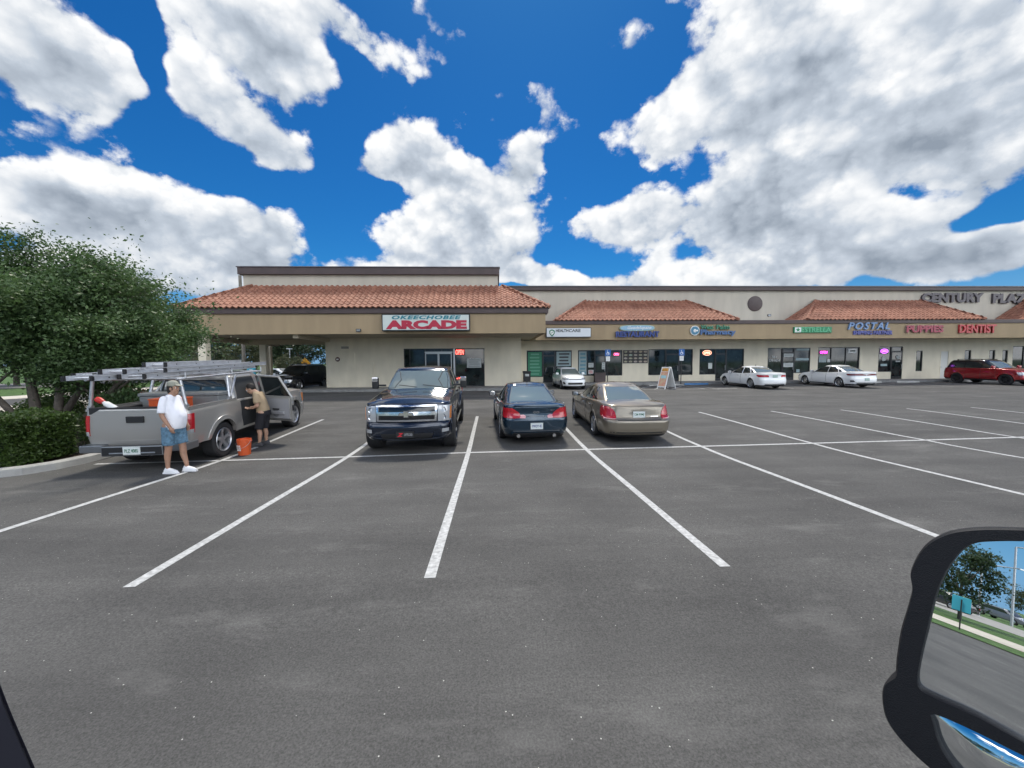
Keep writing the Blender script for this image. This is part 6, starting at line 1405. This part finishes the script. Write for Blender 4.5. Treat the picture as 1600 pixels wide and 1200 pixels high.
def near_tree():
    t = thing('broadleaf_tree', 'large bushy tree with several trunks rising from the bed behind the hedge', 'tree', (-12.3, 10.9, .08)); r = random.Random(11); rg = np.random.default_rng(5)
    w = MB(); tips = []
    def branch(p, d, L, r0, lv):
        n = 4; q = Vector(p); dd = Vector(d).normalized()
        for i in range(n):
            nd = (dd+Vector((r.uniform(-1, 1), r.uniform(-1, 1), r.uniform(-.6, .8)))*.20).normalized(); q2 = q+nd*L/n; ra = r0*(1-.55*i/n); rb = r0*(1-.55*(i+1)/n); w.tube(q, q2, ra, rb, M_bark, 9 if lv < 2 else 6, False)
            if lv < 3 and i > 0:
                for _ in range(2 if lv < 2 else 1):
                    a = r.uniform(0, 6.28); sd_ = Vector((math.cos(a), math.sin(a), r.uniform(.0, .7))); branch(q2, (nd*.5+sd_).normalized(), L*r.uniform(.45, .68), rb*.62, lv+1)
            q = q2; dd = nd
            if lv >= 2: tips.append(q.copy())
        tips.append(q.copy())
    for (x, y, dx, dy, L, r0) in ((-.1, 0, -.18, .05, 2.9, .13), (.28, -.1, .30, -.1, 2.9, .11), (.05, .25, .05, .35, 2.8, .10), (-.35, -.1, -.6, -.25, 2.8, .09), (.42, .12, .75, .15, 2.4, .09)): branch((x, y, 0), (dx, dy, 1), L, r0, 0)
    w.build('trunk', t, auto=60)
    # crown: clumps round the branch tips and through an uneven volume
    cl = []
    for p in tips: cl.append((p.x, p.y, p.z, r.uniform(.25, .5)))
    for (cx_, cz_, rx_, rz_, nn_) in ((2.0, 3.8, .7, .7, 30), (2.2, 3.0, .8, .8, 26), (-1.2, 4.25, 1.2, .5, 26), (2.4, 2.1, .7, .6, 14)):
        for _ in range(nn_): cl.append((cx_+rg.normal()*rx_*.5, rg.normal()*.8, cz_+rg.normal()*rz_*.5, r.uniform(.16, .34)))
    while len(cl) < 430:
        x, y, z = rg.normal(size=3); v = np.array([x, y, z]); v /= np.linalg.norm(v); k = rg.uniform(.35, 1)**.5
        c = np.array([-.75, 0, 2.5])+v*np.array([3.3, 2.8, 2.0])*k; 
        lim = 1+.16*math.sin(3*v[0]+1.3)+.12*math.sin(5*v[2]*v[0]+2)+.1*math.sin(4*v[1]+7*v[0])
        if k > lim: continue
        if c[2] < .75 and abs(c[0]) < 2.2: continue
        cl.append((*c, r.uniform(.28, .55)))
    P = []
    for (x, y, z, s) in cl:
        n = int(125*(s/.4)**1.5*r.uniform(.15, 1.25)); q = rg.normal(size=(n, 3))*np.array([s, s, s*.6])*.62+np.array([x, y, z]); P.append(q)
    P = np.concatenate(P); V, F_ = leaf_cloud(P, .078, 3); fast_mesh('crown', V, F_, M_leaf, t)
near_tree()
def proto_tree(name, label, H, rx, n, leaf, mat, seed, lz=.12):
    t = thing(name, label, 'tree'); rg = np.random.default_rng(seed); r = random.Random(seed); w = MB()
    w.tube((0, 0, 0), (r.uniform(-.1, .1), 0, H*.45), .17, .10, M_bark, 8, False)
    for k in range(6): a = k*1.05+r.random(); w.tube((0, 0, H*(.25+.04*k)), (math.cos(a)*rx*.55, math.sin(a)*rx*.55, H*(.55+.05*k)), .06, .02, M_bark, 6, False)
    w.build('trunk', t, auto=60); P = []
    for k in range(n):
        v = rg.normal(size=3); v /= np.linalg.norm(v); q = rg.uniform(.3, 1)**.5; c = np.array([0, 0, H*.60])+v*np.array([rx, rx, H*.42])*q*(1+.15*math.sin(4*v[0]+seed)); s = rg.uniform(.35, .8)*rx/3
        P.append(rg.normal(size=(int(70), 3))*s*.55*np.array([1, 1, .65])+c)
    V, F_ = leaf_cloud(np.concatenate(P), leaf, seed); fast_mesh('crown', V, F_, mat, t); return t
pa = proto_tree('broadleaf_tree', 'x', 6.5, 2.9, 120, .22, M_leaff, 21); pbb = proto_tree('broadleaf_tree', 'x', 5.2, 2.5, 95, .20, M_leafo, 33); pc = proto_tree('broadleaf_tree', 'x', 7.2, 3.3, 130, .24, M_leaff, 45)
spots = [(-36, 38, pa, 1.0), (-31.5, 44, pc, 1.0), (-27.5, 50, pa, 1.1), (-23.5, 47, pc, .95), (-19.5, 53, pa, 1.15), (-15.5, 49, pc, 1.0), (-33, 35, pbb, .8), (-26, 41, pbb, .9), (-21.5, 41, pbb, .6), (-42, 33, pc, 1.0), (-47, 27, pa, 1.05), (-40, 45, pc, 1.2), (-52, 22, pc, 1.1), (-31, 58, pc, 1.25), (-24, 60, pa, 1.4), (-17, 61, pc, 1.2), (-58, 14, pa, 1.1), (-45, 38, pa, 1.2), (-11, 56, pa, 1.1), (-36, 51, pc, 1.1), (-62, 5, pc, .9), (-26, 33.5, pbb, .55)]
tl = ['dark dense tree', 'tall dark tree', 'small olive tree']
wh = ['behind the canopy columns', 'beyond the pale walk', 'at the far side of the street']
used = set(); cnt = {}
for i, (x, y, pr, s) in enumerate(spots):
    o = pr if pr not in used else copy_tree(pr); used.add(pr); o.location = (x, y, gz(y)); o.scale = (s, s, s*(.92+.16*((i*7) % 5)/5)); o.rotation_euler = (0, 0, i*1.3)
    tag(o, 'dark tree in the far row beyond the street' if pr is not pbb else 'olive green smaller tree standing before the far row of trees', 'tree', 'far trees beyond the street' if pr is not pbb else 'small olive trees before the far row')
def shrub(name, label, cat, x, y, rx, ry, h, n, leaf, mat, seed, z=None, core=True):
    t = thing(name, label, cat, (x, y, gz(y) if z is None else z)); rg = np.random.default_rng(seed)
    v = rg.normal(size=(n, 3)); v /= np.linalg.norm(v, axis=1, keepdims=True); v[:, 2] = abs(v[:, 2]); k = rg.uniform(.72, 1.06, size=(n, 1))+.10*np.sin(v[:, :1]*7+seed)*np.cos(v[:, 1:2]*6)
    P = v*np.array([rx, ry, h])*k; V, F_ = leaf_cloud(P, leaf, seed); fast_mesh('foliage', V, F_, mat, t)
    if core:
        w = MB()
        for k in range(7): a = k*.9; w.tube((0, 0, 0), (rx*.6*math.cos(a), ry*.6*math.sin(a), h*.7), .015, .006, M_bark, 5, False)
        w.build('stem', t)
    return t
# hedge: clipped block along the kerb
def hedge():
    t = thing('hedge', 'clipped green hedge in the planting bed along the kerb, left of the silver pickup', 'hedge', (-12.4, 8.35, .0)); rg = np.random.default_rng(9); n = 30000
    f = rg.integers(0, 4, n); x = rg.uniform(-3.9, 2.9, n); y = rg.uniform(-.62, .62, n); z = rg.uniform(.02, .95, n); top = .93+.05*np.sin(x*3.1)+.04*np.sin(x*7.7+y*5)
    y = np.where(f == 0, -.60+.07*np.sin(x*5+z*6)+rg.normal(size=n)*.045, y); z = np.where(f == 1, top+rg.normal(size=n)*.045, z); x = np.where(f == 2, 2.9+rg.normal(size=n)*.05, x); y = np.where(f == 3, .62+rg.normal(size=n)*.04, y)
    V, F_ = leaf_cloud(np.stack([x, y, z], 1), .062, 4); fast_mesh('foliage', V, F_, M_leafh, t)
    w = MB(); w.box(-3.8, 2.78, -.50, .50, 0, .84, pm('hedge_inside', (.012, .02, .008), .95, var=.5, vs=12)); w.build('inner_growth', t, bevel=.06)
hedge()
shrub('shrub', 'loose bright green shrub behind the left end of the hedge', 'shrub', -15.6, 11.6, 1.5, .9, 1.15, 7000, .08, M_leafh, 61)
shrub('shrub', 'loose green shrub behind the hedge close to the tree trunks', 'shrub', -12.6, 12.6, 1.9, 1.0, 1.7, 9000, .08, M_leafh, 62)
shrub('shrub', 'dark green shrub between the tree trunks and the silver pickup', 'shrub', -10.4, 11.2, .95, .9, 1.35, 6000, .075, M_leaf, 63)
shrub('shrub', 'low green shrub beside the pickup tailgate', 'shrub', -9.9, 9.4, .55, .6, .95, 3600, .06, M_leafh, 64)
shrub('flowering_shrub', 'low shrub covered in pink blossom beyond the pickup bed', 'shrub', -12.9, 14.0, 1.3, .7, 1.15, 4500, .08, M_pink, 65)
shrub('shrub', 'round green shrub beyond the pink blossom by the pale walk', 'shrub', -15.8, 14.2, 1.2, .8, .9, 4500, .08, M_leafh, 66)
tt = thing('small_tree', 'small tree with a straight dark trunk standing by the pink blossom', 'tree', (-14.2, 14.2, .1)); w = MB(); w.tube((0, 0, 0), (.1, 0, 3.2), .09, .07, M_bark, 9, False); w.build('trunk', tt, auto=60)
rg = np.random.default_rng(77); P = np.concatenate([rg.normal(size=(60, 3))*.35+np.array([.1, 0, 4.0])+rg.normal(size=3)*np.array([1.3, 1.3, .7]) for _ in range(75)]); V, F_ = leaf_cloud(P, .12, 78); fast_mesh('crown', V, F_, M_leaf, tt)
tt = thing('small_tree', 'thin tree with olive crown on the lawn left of the canopy', 'tree', (-21.6, 27.6, .1)); w = MB(); w.tube((0, 0, 0), (.1, 0, 2.6), .09, .06, M_bark, 8, False); w.build('trunk', tt, auto=60)
P = np.concatenate([rg.normal(size=(60, 3))*.4+np.array([.1, 0, 3.0])+rg.normal(size=3)*np.array([1.2, 1.2, .7]) for _ in range(50)]); V, F_ = leaf_cloud(P, .14, 79); fast_mesh('crown', V, F_, M_leafo, tt)

# ------------------------------------------------------------------ street furniture
def pole(name, label, cat, x, y, h, r, m, z=None):
    t = thing(name, label, cat, (x, y, gz(y) if z is None else z)); w = MB(); w.tube((0, 0, 0), (0, 0, h), r, r*.75, m, 12); w.build('post', t, auto=50); return t
def hc_sign(px, label):
    Y = 29.05; x = flatX(px, Y); t = thing('disabled_parking_sign', label, 'sign', (x, Y, gz(Y)), group='disabled parking signs before the shops')
    w = MB(); w.tube((0, 0, 0), (0, 0, 2.15), .035, .035, M_black, 10); w.build('post', t, auto=50)
    w = MB(); w.box(-.22, .22, -.06, -.045, 2.25, 2.75, pm('sign_blue', (.015, .11, .35), .5)); o = w.build('blue_plate', t, bevel=.006)
    # wheelchair mark
    k = MB(); Yk = -.064
    k.lathe([(-.0, .075), (-.004, .075), (-.004, .10), (0, .10)], M_white, 20, 'y', (-.02, Yk+.003, 2.42)); k.box(-.05, -.02, Yk-.004, Yk+.002, 2.44, 2.60, M_white); k.lathe([(0, .001), (-.004, .001), (-.004, .03), (0, .03)], M_white, 12, 'y', (-.035, Yk+.003, 2.645)); k.box(-.02, .09, Yk-.004, Yk+.002, 2.50, 2.525, M_white); k.box(.07, .095, Yk-.004, Yk+.002, 2.38, 2.50, M_white); k.box(.09, .13, Yk-.004, Yk+.002, 2.37, 2.395, M_white); k.build('wheelchair_mark', o)
    w = MB(); w.box(-.16, .16, -.06, -.045, 1.86, 2.22, M_white); o = w.build('white_plate', t, bevel=.004); w = MB(); 
    for j in range(4): w.box(-.11, .11, -.064, -.0605, 2.15-.07*j, 2.17-.07*j, M_greyink)
    w.build('printed_lines', o)
    return t
hc_sign(949.5, 'blue and white disabled parking sign on a black post in front of the restaurant door')
hc_sign(1064.5, 'blue and white disabled parking sign on a black post behind the A-frame board')
t = thing('wheel_stop', 'blue painted concrete wheel stop beside the A-frame board', 'wheel stop', (15.4, 28.95, gz(29)), group='parking wheel stops'); w = MB(); w.prism([(-.09, 0), (.09, 0), (.06, .12), (-.06, .12)], -.92, .92, pm('stop_blue', (.04, .16, .36), .6, var=.15, vs=9), 'x'); w.build('block', t, bevel=.012)
for i, (xs, lb) in enumerate(((26.6, 'pale concrete wheel stop just right of the second white sedan'), (29.3, 'pale concrete wheel stop before the narrow tall window'), (32.4, 'pale concrete wheel stop left of the red vehicle'), (36.9, 'pale concrete wheel stop beyond the red vehicle'), (20.6, 'pale concrete wheel stop before the insurance door'))):
    t = thing('wheel_stop', lb, 'wheel stop', (xs, 28.95, gz(29)), group='parking wheel stops'); w = MB(); w.prism([(-.09, 0), (.09, 0), (.06, .12), (-.06, .12)], -.92, .92, M_conc, 'x'); w.build('block', t, bevel=.012)
# A-frame board
t = thing('a_frame_board', 'white A-frame pavement board with colourful food poster standing on the hatched marking', 'sign', (11.55, 25.6, gz(25.6)), rad(-62))
M_post = pm('food_poster', (.62, .5, .3), .5, var2=(.65, .25, .2), var=.5, vs=5)
for s_ in (1, -1):
    M_ = Matrix.Rotation(rad(19)*s_, 4, 'X'); w = MB()
    def bx(a, b, c, d, e, f, m): w.box(a, b, c, d, e, f, m, Matrix.Translation((0, -.55*s_, 0)) @ M_.inverted() if True else None)
    for (a, b, e, f) in ((-.33, -.28, 0, 1.55), (.28, .33, 0, 1.55), (-.28, .28, .12, .18), (-.28, .28, 1.49, 1.55)): bx(a, b, -.02, .02, e, f, M_white)
    bx(-.28, .28, -.01, .01, .18, 1.49, M_white); p_ = w.build('side_panel', t)
    w = MB(); bx(-.27, .27, -.022*s_-.004, -.022*s_+.004, .2, 1.2, M_post); bx(-.25, .25, -.022*s_-.004, -.022*s_+.004, 1.24, 1.46, pm('poster_orange', (.6, .30, .06), .5, var=.4, vs=12)); bx(-.2, .2, -.028*s_-.003, -.028*s_+.003, .75, .95, pm('poster_sky', (.35, .6, .65), .5)); w.build('poster_face', p_)
# bins
t = thing('trash_bin', 'black litter bin with a white label at the right corner of the arcade', 'bin', (flatX(823, 28.6), 28.6, .17+gz(28.6)-.0)); w = MB(); w.box(-.26, .26, -.26, .26, 0, .86, M_black); w.build('body', t, bevel=.03); w = MB(); w.box(-.29, .29, -.29, .29, .865, 1.0, M_black); w.box(-.16, .16, -.296, -.291, .88, .96, M_inter); w.build('lid', t, bevel=.02); w = MB(); w.box(-.14, .14, -.268, -.262, .62, .80, M_paper); w.build('notice', t)
t = thing('planter_box', 'dark brown box standing under the restaurant door window', 'planter', (flatX(937, 30.6), 30.6, .17+gz(30.6))); w = MB(); w.box(-.42, .42, -.22, .22, 0, .72, M_brown)
for k in range(4): w.box(-.43, .43, -.235, -.222, .06+.17*k, .20+.17*k, M_brown)
w.build('body', t, bevel=.01); w = MB(); w.box(-.45, .45, -.25, .25, .725, .77, M_brown); w.build('rim', t, bevel=.01)
# beyond the canopy
t = thing('warning_sign', 'yellow diamond warning sign behind the black vehicle under the canopy', 'sign', (flatX(479, 44)-.2, 44, gz(44))); w = MB(); w.tube((0, .03, 0), (0, .03, 1.5), .03, .03, M_steel, 8); w.build('post', t); w = MB(); w.box(-.46, .46, -.01, .01, -.46, .46, pm('sign_yellow', (.72, .34, .02), .5), Matrix.Translation((0, 0, 1.85)) @ Matrix.Rotation(rad(45), 4, 'Y')); w.build('plate', t); w = MB(); w.box(-.24, .24, -.016, -.0105, 1.8, 1.88, M_black); w.box(-.14, .14, -.016, -.0105, 1.96, 2.02, M_black); w.build('printed_lines', t)
t = thing('street_sign', 'small bright blue sign box beyond the roof of the silver pickup', 'sign', (flatX(392, 36), 36, gz(36))); w = MB(); w.tube((0, .05, 0), (0, .05, 1.0), .04, .04, M_steel, 8); w.build('post', t); w = MB(); w.box(-.36, .36, -.08, .08, .85, 1.5, pm('sign_cyan', (.06, .42, .55), .5)); w.build('plate', t, bevel=.02); w = MB(); w.box(-.15, .15, -.086, -.081, 1.0, 1.35, M_white); w.build('printed_mark', t)
t = pole('utility_pole', 'grey wooden utility pole beyond the lawn, left of the canopy columns', 'pole', flatX(381, 37), 37, 10, .17, pm('pole_wood', (.20, .18, .15), .9, var=.2, vs=3))
t = pole('street_lamp', 'thin grey lamp pole among the far trees behind the canopy', 'street lamp', flatX(453, 43), 43, 3.4, .10, M_steel); w = MB(); w.box(-.3, .3, -.12, .12, 3.4, 3.5, M_steel); w.build('lamp_head', t, bevel=.02)
t = thing('stop_sign', 'grey back of an octagonal sign on a post at the left edge, beyond the lawn', 'sign', (-26.5, 20.5, gz(20)), rad(65)); w = MB(); w.tube((0, .03, 0), (0, .03, 1.6), .03, .03, M_steel, 8); w.build('post', t); w = MB(); w.prism([(.38*math.cos(rad(22.5+45*k)), 1.95+.38*math.sin(rad(22.5+45*k))) for k in range(8)], -.01, .01, M_steel, 'y'); w.build('plate', t)
# far parked cars: low-detail three-box cars with glass, wheels and lights
def far_car(name, label, cat, X, Y, hd, col, group, tall=0.0):
    t = thing(name, label, cat, (X, Y, gz(Y)), hd, group); pt = paint('paint_far_%d' % int(col[0]*99), col, 0, .35)
    P = [(-2.2, .25), (2.2, .25), (2.28, .55), (2.1, .74), (1.2, .90), (.55, 1.36+tall), (-1.0, 1.40+tall), (-1.75, .98+tall*.9), (-2.2, .93+tall*.6), (-2.28, .6)]
    w = MB(); w.prism(P, -.86, .86, pt, 'x'); w.build('body', t, bevel=.09, seg=3, auto=40)
    for s_ in (1, -1):
        w = MB(); x = s_*.868; w.prism([(1.02, .93), (.50, 1.27+tall), (-.92, 1.31+tall), (-1.5, .98)], min(x, x-.02*s_), max(x, x-.02*s_), M_glass, 'x'); w.build('side_window', t)
        for l in (1.4, -1.4): w = MB(); w.lathe([(-.1, .19), (-.1, .30), (-.08, .32), (.08, .32), (.1, .30), (.1, .19)], M_rubber, 24, 'x', (s_*.80, l, .32)); o = w.build('wheel', t, auto=35); w = MB(); w.lathe([(s_*.09, .001), (s_*.11, .05), (s_*.085, .19)], M_alloy, 20, 'x', (s_*.80, l, .32)); w.build('rim', o)
    w = MB(); w.add([(-.68, 1.17, .94), (.68, 1.17, .94), (.60, .60, 1.345+tall), (-.60, .60, 1.345+tall)], [(0, 1, 2, 3)], M_glass); w.build('windscreen', t).location = (0, .035, .02)
    w = MB(); w.add([(-.66, -1.72, 1.0+tall*.9), (.66, -1.72, 1.0+tall*.9), (.58, -1.06, 1.365+tall), (-.58, -1.06, 1.365+tall)], [(3, 2, 1, 0)], M_glass); w.build('rear_window', t).location = (0, -.035, .02)
    w = MB(); w.box(-.82, -.5, 2.2, 2.27, .56, .68, M_clear); w.box(.5, .82, 2.2, 2.27, .56, .68, M_clear); w.build('head_lights', t, bevel=.01); w = MB(); w.box(-.84, -.5, -2.27, -2.2, .66, .82, M_red); w.box(.5, .84, -2.27, -2.2, .66, .82, M_red); w.build('tail_lights', t, bevel=.01)
    return t
far_car('parked_car', 'white car far behind the canopy, left of the black vehicle', 'car', -21.6, 38.5, rad(75), (.7, .72, .74), 'far cars beyond the canopy')
far_car('parked_car', 'white car far behind the canopy, partly hidden by the black vehicle', 'car', -17.2, 38.0, rad(80), (.7, .72, .74), 'far cars beyond the canopy')
shrub('shrub', 'small conical dark shrub between the two far white cars', 'shrub', -18.6, 35.5, .55, .55, 1.6, 1600, .12, M_leaff, 91)
far_car('parked_car', 'white car behind the shrubs at the left edge of the lot', 'car', -21.4, 14.6, rad(30), (.7, .72, .74), 'cars along the street')

# ------------------------------------------------------------------ what the mirror sees: lawn sign, lamp poles, tree, traffic
t = thing('lawn_sign', 'light blue square sign on a black post, seen in the towing mirror', 'sign', (-22.6, -15.1, 0), rad(124)); w = MB(); w.tube((0, -.08, 0), (0, -.08, 1.35), .025, .025, M_black, 8); w.build('post', t); w = MB(); w.box(-.29, .29, -.02, .02, .82, 1.47, MATS['sign_cyan']); w.build('plate', t, bevel=.04)
for (x, y, h) in ((-51.1, -38.1, 7.6), (-50.4, -35.1, 5.0)):
    t = pole('street_lamp', 'tall grey street lamp pole along the road, seen in the towing mirror' if h > 7 else 'street lamp pole with a curved arm beyond the tree in the mirror', 'street lamp', x, y, h, .11, M_steel); w = MB(); w.tube((0, 0, h), (.6, -2.4, h+.5), .06, .05, M_steel, 8); w.box(.45, .75, -2.9, -2.3, h+.42, h+.54, M_steel); w.build('lamp_arm', t)
for i, (x, y, c) in enumerate(((-47, -30, (.02, .02, .025)), (-44, -38, (.05, .06, .08)), (-56, -33, (.55, .56, .58)), (-60, -44, (.12, .13, .16)), (-52, -46, (.6, .6, .6)))):
    far_car('road_car', ['black car', 'dark grey car', 'pale grey car', 'blue grey car', 'light grey car'][i]+' driving on the road seen in the towing mirror', 'car', x, y, rad(70 if i < 2 else -110), c, 'cars on the road')
mt = copy_tree(pa); mt.location = (-31.6, -21.1, 0); mt.scale = (.62, .62, .78); tag(mt, 'dark bushy tree on the lawn reflected at the left of the towing mirror', 'tree'); mt['group'] = 'lawn trees seen in the mirror'
mt = copy_tree(pc); mt.location = (-36.5, -20.6, 0); mt.scale = (.62, .62, .62); tag(mt, 'second tree on the lawn behind the reflected one', 'tree'); mt['group'] = 'lawn trees seen in the mirror'
shrub('shrub', 'round dark shrub at the lot edge seen at the right of the towing mirror', 'shrub', -22.0, -18.0, .75, .75, .95, 5000, .13, M_leaf, 95)
for k in range(10):
    mt = copy_tree(pbb); mt.location = (-98+.577*(-70+14*k)+((k*37) % 11), -69-.817*(-70+14*k), 0); mt.scale = (1.3,)*3; tag(mt, 'distant tree across the road in the mirror view', 'tree', 'distant trees across the road')

# ------------------------------------------------------------------ the vehicle the photograph is taken from: mirror and pillar
def nvec(a, e): a = rad(a); e = rad(e); return np.array([math.sin(a)*math.cos(e), math.cos(a)*math.cos(e), math.sin(e)])
MN = nvec(-125.5, 11.0); d0 = ray(1530, 1000); MP = CAM+d0*.62
def on_mirror(px, py, back=0.0):
    d = ray(px, py); t_ = ((MP-CAM)@MN)/(d@MN); return CAM+d*t_-MN*back
vt = thing('parked_van', 'dark moulded towing mirror and door of the vehicle the picture is taken from', 'vehicle', (0, -.6, 0))
def loc(P): return [tuple(np.array(p)-np.array([0, -.6, 0])) for p in P]
HO = [(1720, 833), (1600, 829), (1540, 828), (1495, 832), (1470, 840), (1450, 852), (1436, 868), (1426, 888), (1423, 902), (1426, 923), (1420, 950), (1410, 985), (1403, 1030), (1401, 1056), (1392, 1064), (1383, 1071), (1380, 1088), (1384, 1117), (1398, 1143), (1424, 1173), (1453, 1200), (1500, 1236), (1570, 1278), (1640, 1308), (1740, 1335)]
GL = [(1690, 850), (1600, 844), (1545, 844), (1522, 847), (1507, 855), (1493, 870), (1477, 893), (1460, 933), (1447, 987), (1438, 1027), (1433, 1060), (1437, 1077), (1460, 1091), (1527, 1121), (1600, 1161), (1690, 1208)]
LG = [(1460, 1116), (1530, 1146), (1600, 1181), (1700, 1230), (1710, 1300), (1620, 1285), (1545, 1250), (1500, 1212), (1470, 1170), (1458, 1132)]
def dens_poly(P, n=4):
    P = np.array(P, float); out = []
    N = len(P)
    for i in range(N):
        p0, p1, p2, p3 = P[i-1], P[i], P[(i+1) % N], P[(i+2) % N]
        for k in range(n):
            t = k/n; out.append(.5*((2*p1)+(-p0+p2)*t+(2*p0-5*p1+4*p2-p3)*t*t+(-p0+3*p1-3*p2+p3)*t**3))
    return [tuple(p) for p in out]
M_hous = pm('mirror_plastic', (.006, .006, .008), .5, bump=.25, bs=500, spec=.35)
def ring_mesh(name, outer, holes, parent):
    """front face with openings, bevelled lip and deep back shell"""
    bm = bmesh.new()
    def loop(P, back): return [bm.verts.new(tuple(q)) for q in loc([on_mirror(*p, back) for p in P])]
    O0 = loop(outer, .0)
    cx = np.mean([p[0] for p in outer]); cy = np.mean([p[1] for p in outer])
    def grow(P, g): return [(p[0]+g*(p[0]-cx)/math.hypot(p[0]-cx, p[1]-cy), p[1]+g*(p[1]-cy)/math.hypot(p[0]-cx, p[1]-cy)) for p in P]
    rings = [O0]
    for (g, bk) in ((-5, -.004), (0, .0)): pass
    prev = O0
    for (g, bk) in ((3, .006), (4, .02), (0, .055), (-14, .085), (-50, .11), (-110, .12)):
        L = loop(grow(outer, g), bk)
        for i in range(len(L)): j = (i+1) % len(L); bm.faces.new((prev[i], prev[j], L[j], L[i]))
        prev = L
    bm.faces.new(prev)
    hs = []
    for P in holes:
        H0 = loop(P, 0.0); hs.append(H0); prev = H0
        hx = np.mean([p[0] for p in P]); hy = np.mean([p[1] for p in P])
        for (g, bk) in ((1.5, .002), (3, .008), (4, .016)):
            L = loop([(p[0]-g*(p[0]-hx)/math.hypot(p[0]-hx, p[1]-hy), p[1]-g*(p[1]-hy)/math.hypot(p[0]-hx, p[1]-hy)) for p in P], bk)
            for i in range(len(L)): j = (i+1) % len(L); bm.faces.new((prev[i], prev[j], L[j], L[i]))
            prev = L
    edges = []
    for lp in [O0]+hs:
        for i in range(len(lp)):
            e = bm.edges.get((lp[i], lp[(i+1) % len(lp)])); edges.append(e)
    bmesh.ops.triangle_fill(bm, edges=edges, use_beauty=True, use_dissolve=False)
    bmesh.ops.recalc_face_normals(bm, faces=bm.faces)
    me = bpy.data.meshes.new(name); bm.to_mesh(me); bm.free(); me.materials.append(M_hous); me.polygons.foreach_set('use_smooth', np.ones(len(me.polygons), dtype=bool)); me.set_sharp_from_angle(angle=rad(35))
    return link(bpy.data.objects.new(name, me), parent)
HOd, GLd, LGd = dens_poly(HO, 3), dens_poly(GL, 3), dens_poly(LG, 3)
ho = ring_mesh('towing_mirror', HOd, [GLd, LGd], vt)
M_mirror = pm('mirror_silver', (.86, .88, .88), .0, metal=1)
def glass_plate(name, P, back, parent, bulge=0):
    hx = np.mean([p[0] for p in P]); hy = np.mean([p[1] for p in P]); V = []; F_ = []; n = len(P); K = 8
    for k in range(K+1):
        f = k/K
        for p in P: V.append(on_mirror(hx+(p[0]-hx)*f*1.02, hy+(p[1]-hy)*f*1.02, back-bulge*(1-f*f)))
    V = loc(V)
    for k in range(K):
        for i in range(n): j = (i+1) % n; F_.append((k*n+i, k*n+j, (k+1)*n+j, (k+1)*n+i) if k else (i, (k+1)*n+j, (k+1)*n+i))
    return mesh(name, V, F_, M_mirror, parent, smooth=True)
glass_plate('mirror_glass', GLd, .014, ho); glass_plate('convex_glass', LGd, .014, ho, .006)
w = MB(); a = Vector(loc([on_mirror(1660, 1010, .10)])[0]); b_ = Vector((a.x+.25, .35, a.z-.05)); w.tube(a, b_, .035, .04, M_hous, 12); a2 = Vector(loc([on_mirror(1660, 1160, .10)])[0]); w.tube(a2, (a2.x+.25, .35, a2.z-.03), .035, .04, M_hous, 12); w.build('mirror_arm', vt, auto=50)
# slanted dark rear edge of the window opening at the left
PL = CAM+ray(0, 1100)*.17
def on_pl(px, py, dy=0): d = ray(px, py); P_ = CAM+d*((PL[1]+dy)/d[1]); return (P_[0], P_[1], P_[2])
pts = [(-14, 1030), (1, 1071), (12, 1100), (26, 1134), (41, 1168), (56, 1203), (75, 1250), (98, 1310), (-150, 1310), (-150, 1030)]
V = loc([on_pl(*p) for p in pts]+[on_pl(*p, .01) for p in pts]); n = len(pts)
o = mesh('window_pillar', V, [tuple(range(n)), tuple(range(2*n-1, n-1, -1))]+[(i, (i+1) % n, n+(i+1) % n, n+i) for i in range(n)], pm('pillar_trim', (.008, .008, .016), .6), vt)
bm = bmesh.new(); bm.from_mesh(o.data); bmesh.ops.recalc_face_normals(bm, faces=bm.faces); bmesh.ops.bevel(bm, geom=list(bm.edges), offset=.002, segments=3, affect='EDGES'); bm.to_mesh(o.data); bm.free()
w = MB(); w.box(.62, 1.6, .02, .13, .75, 1.42, pm('van_paint', (.6, .61, .62), .3, coat=1)); w.box(.62, 1.6, .0, .14, 1.421, 1.47, M_black); w.build('door', vt, bevel=.02)

for _o in bpy.data.objects:
    if _o.type == 'MESH': _o.data.update()
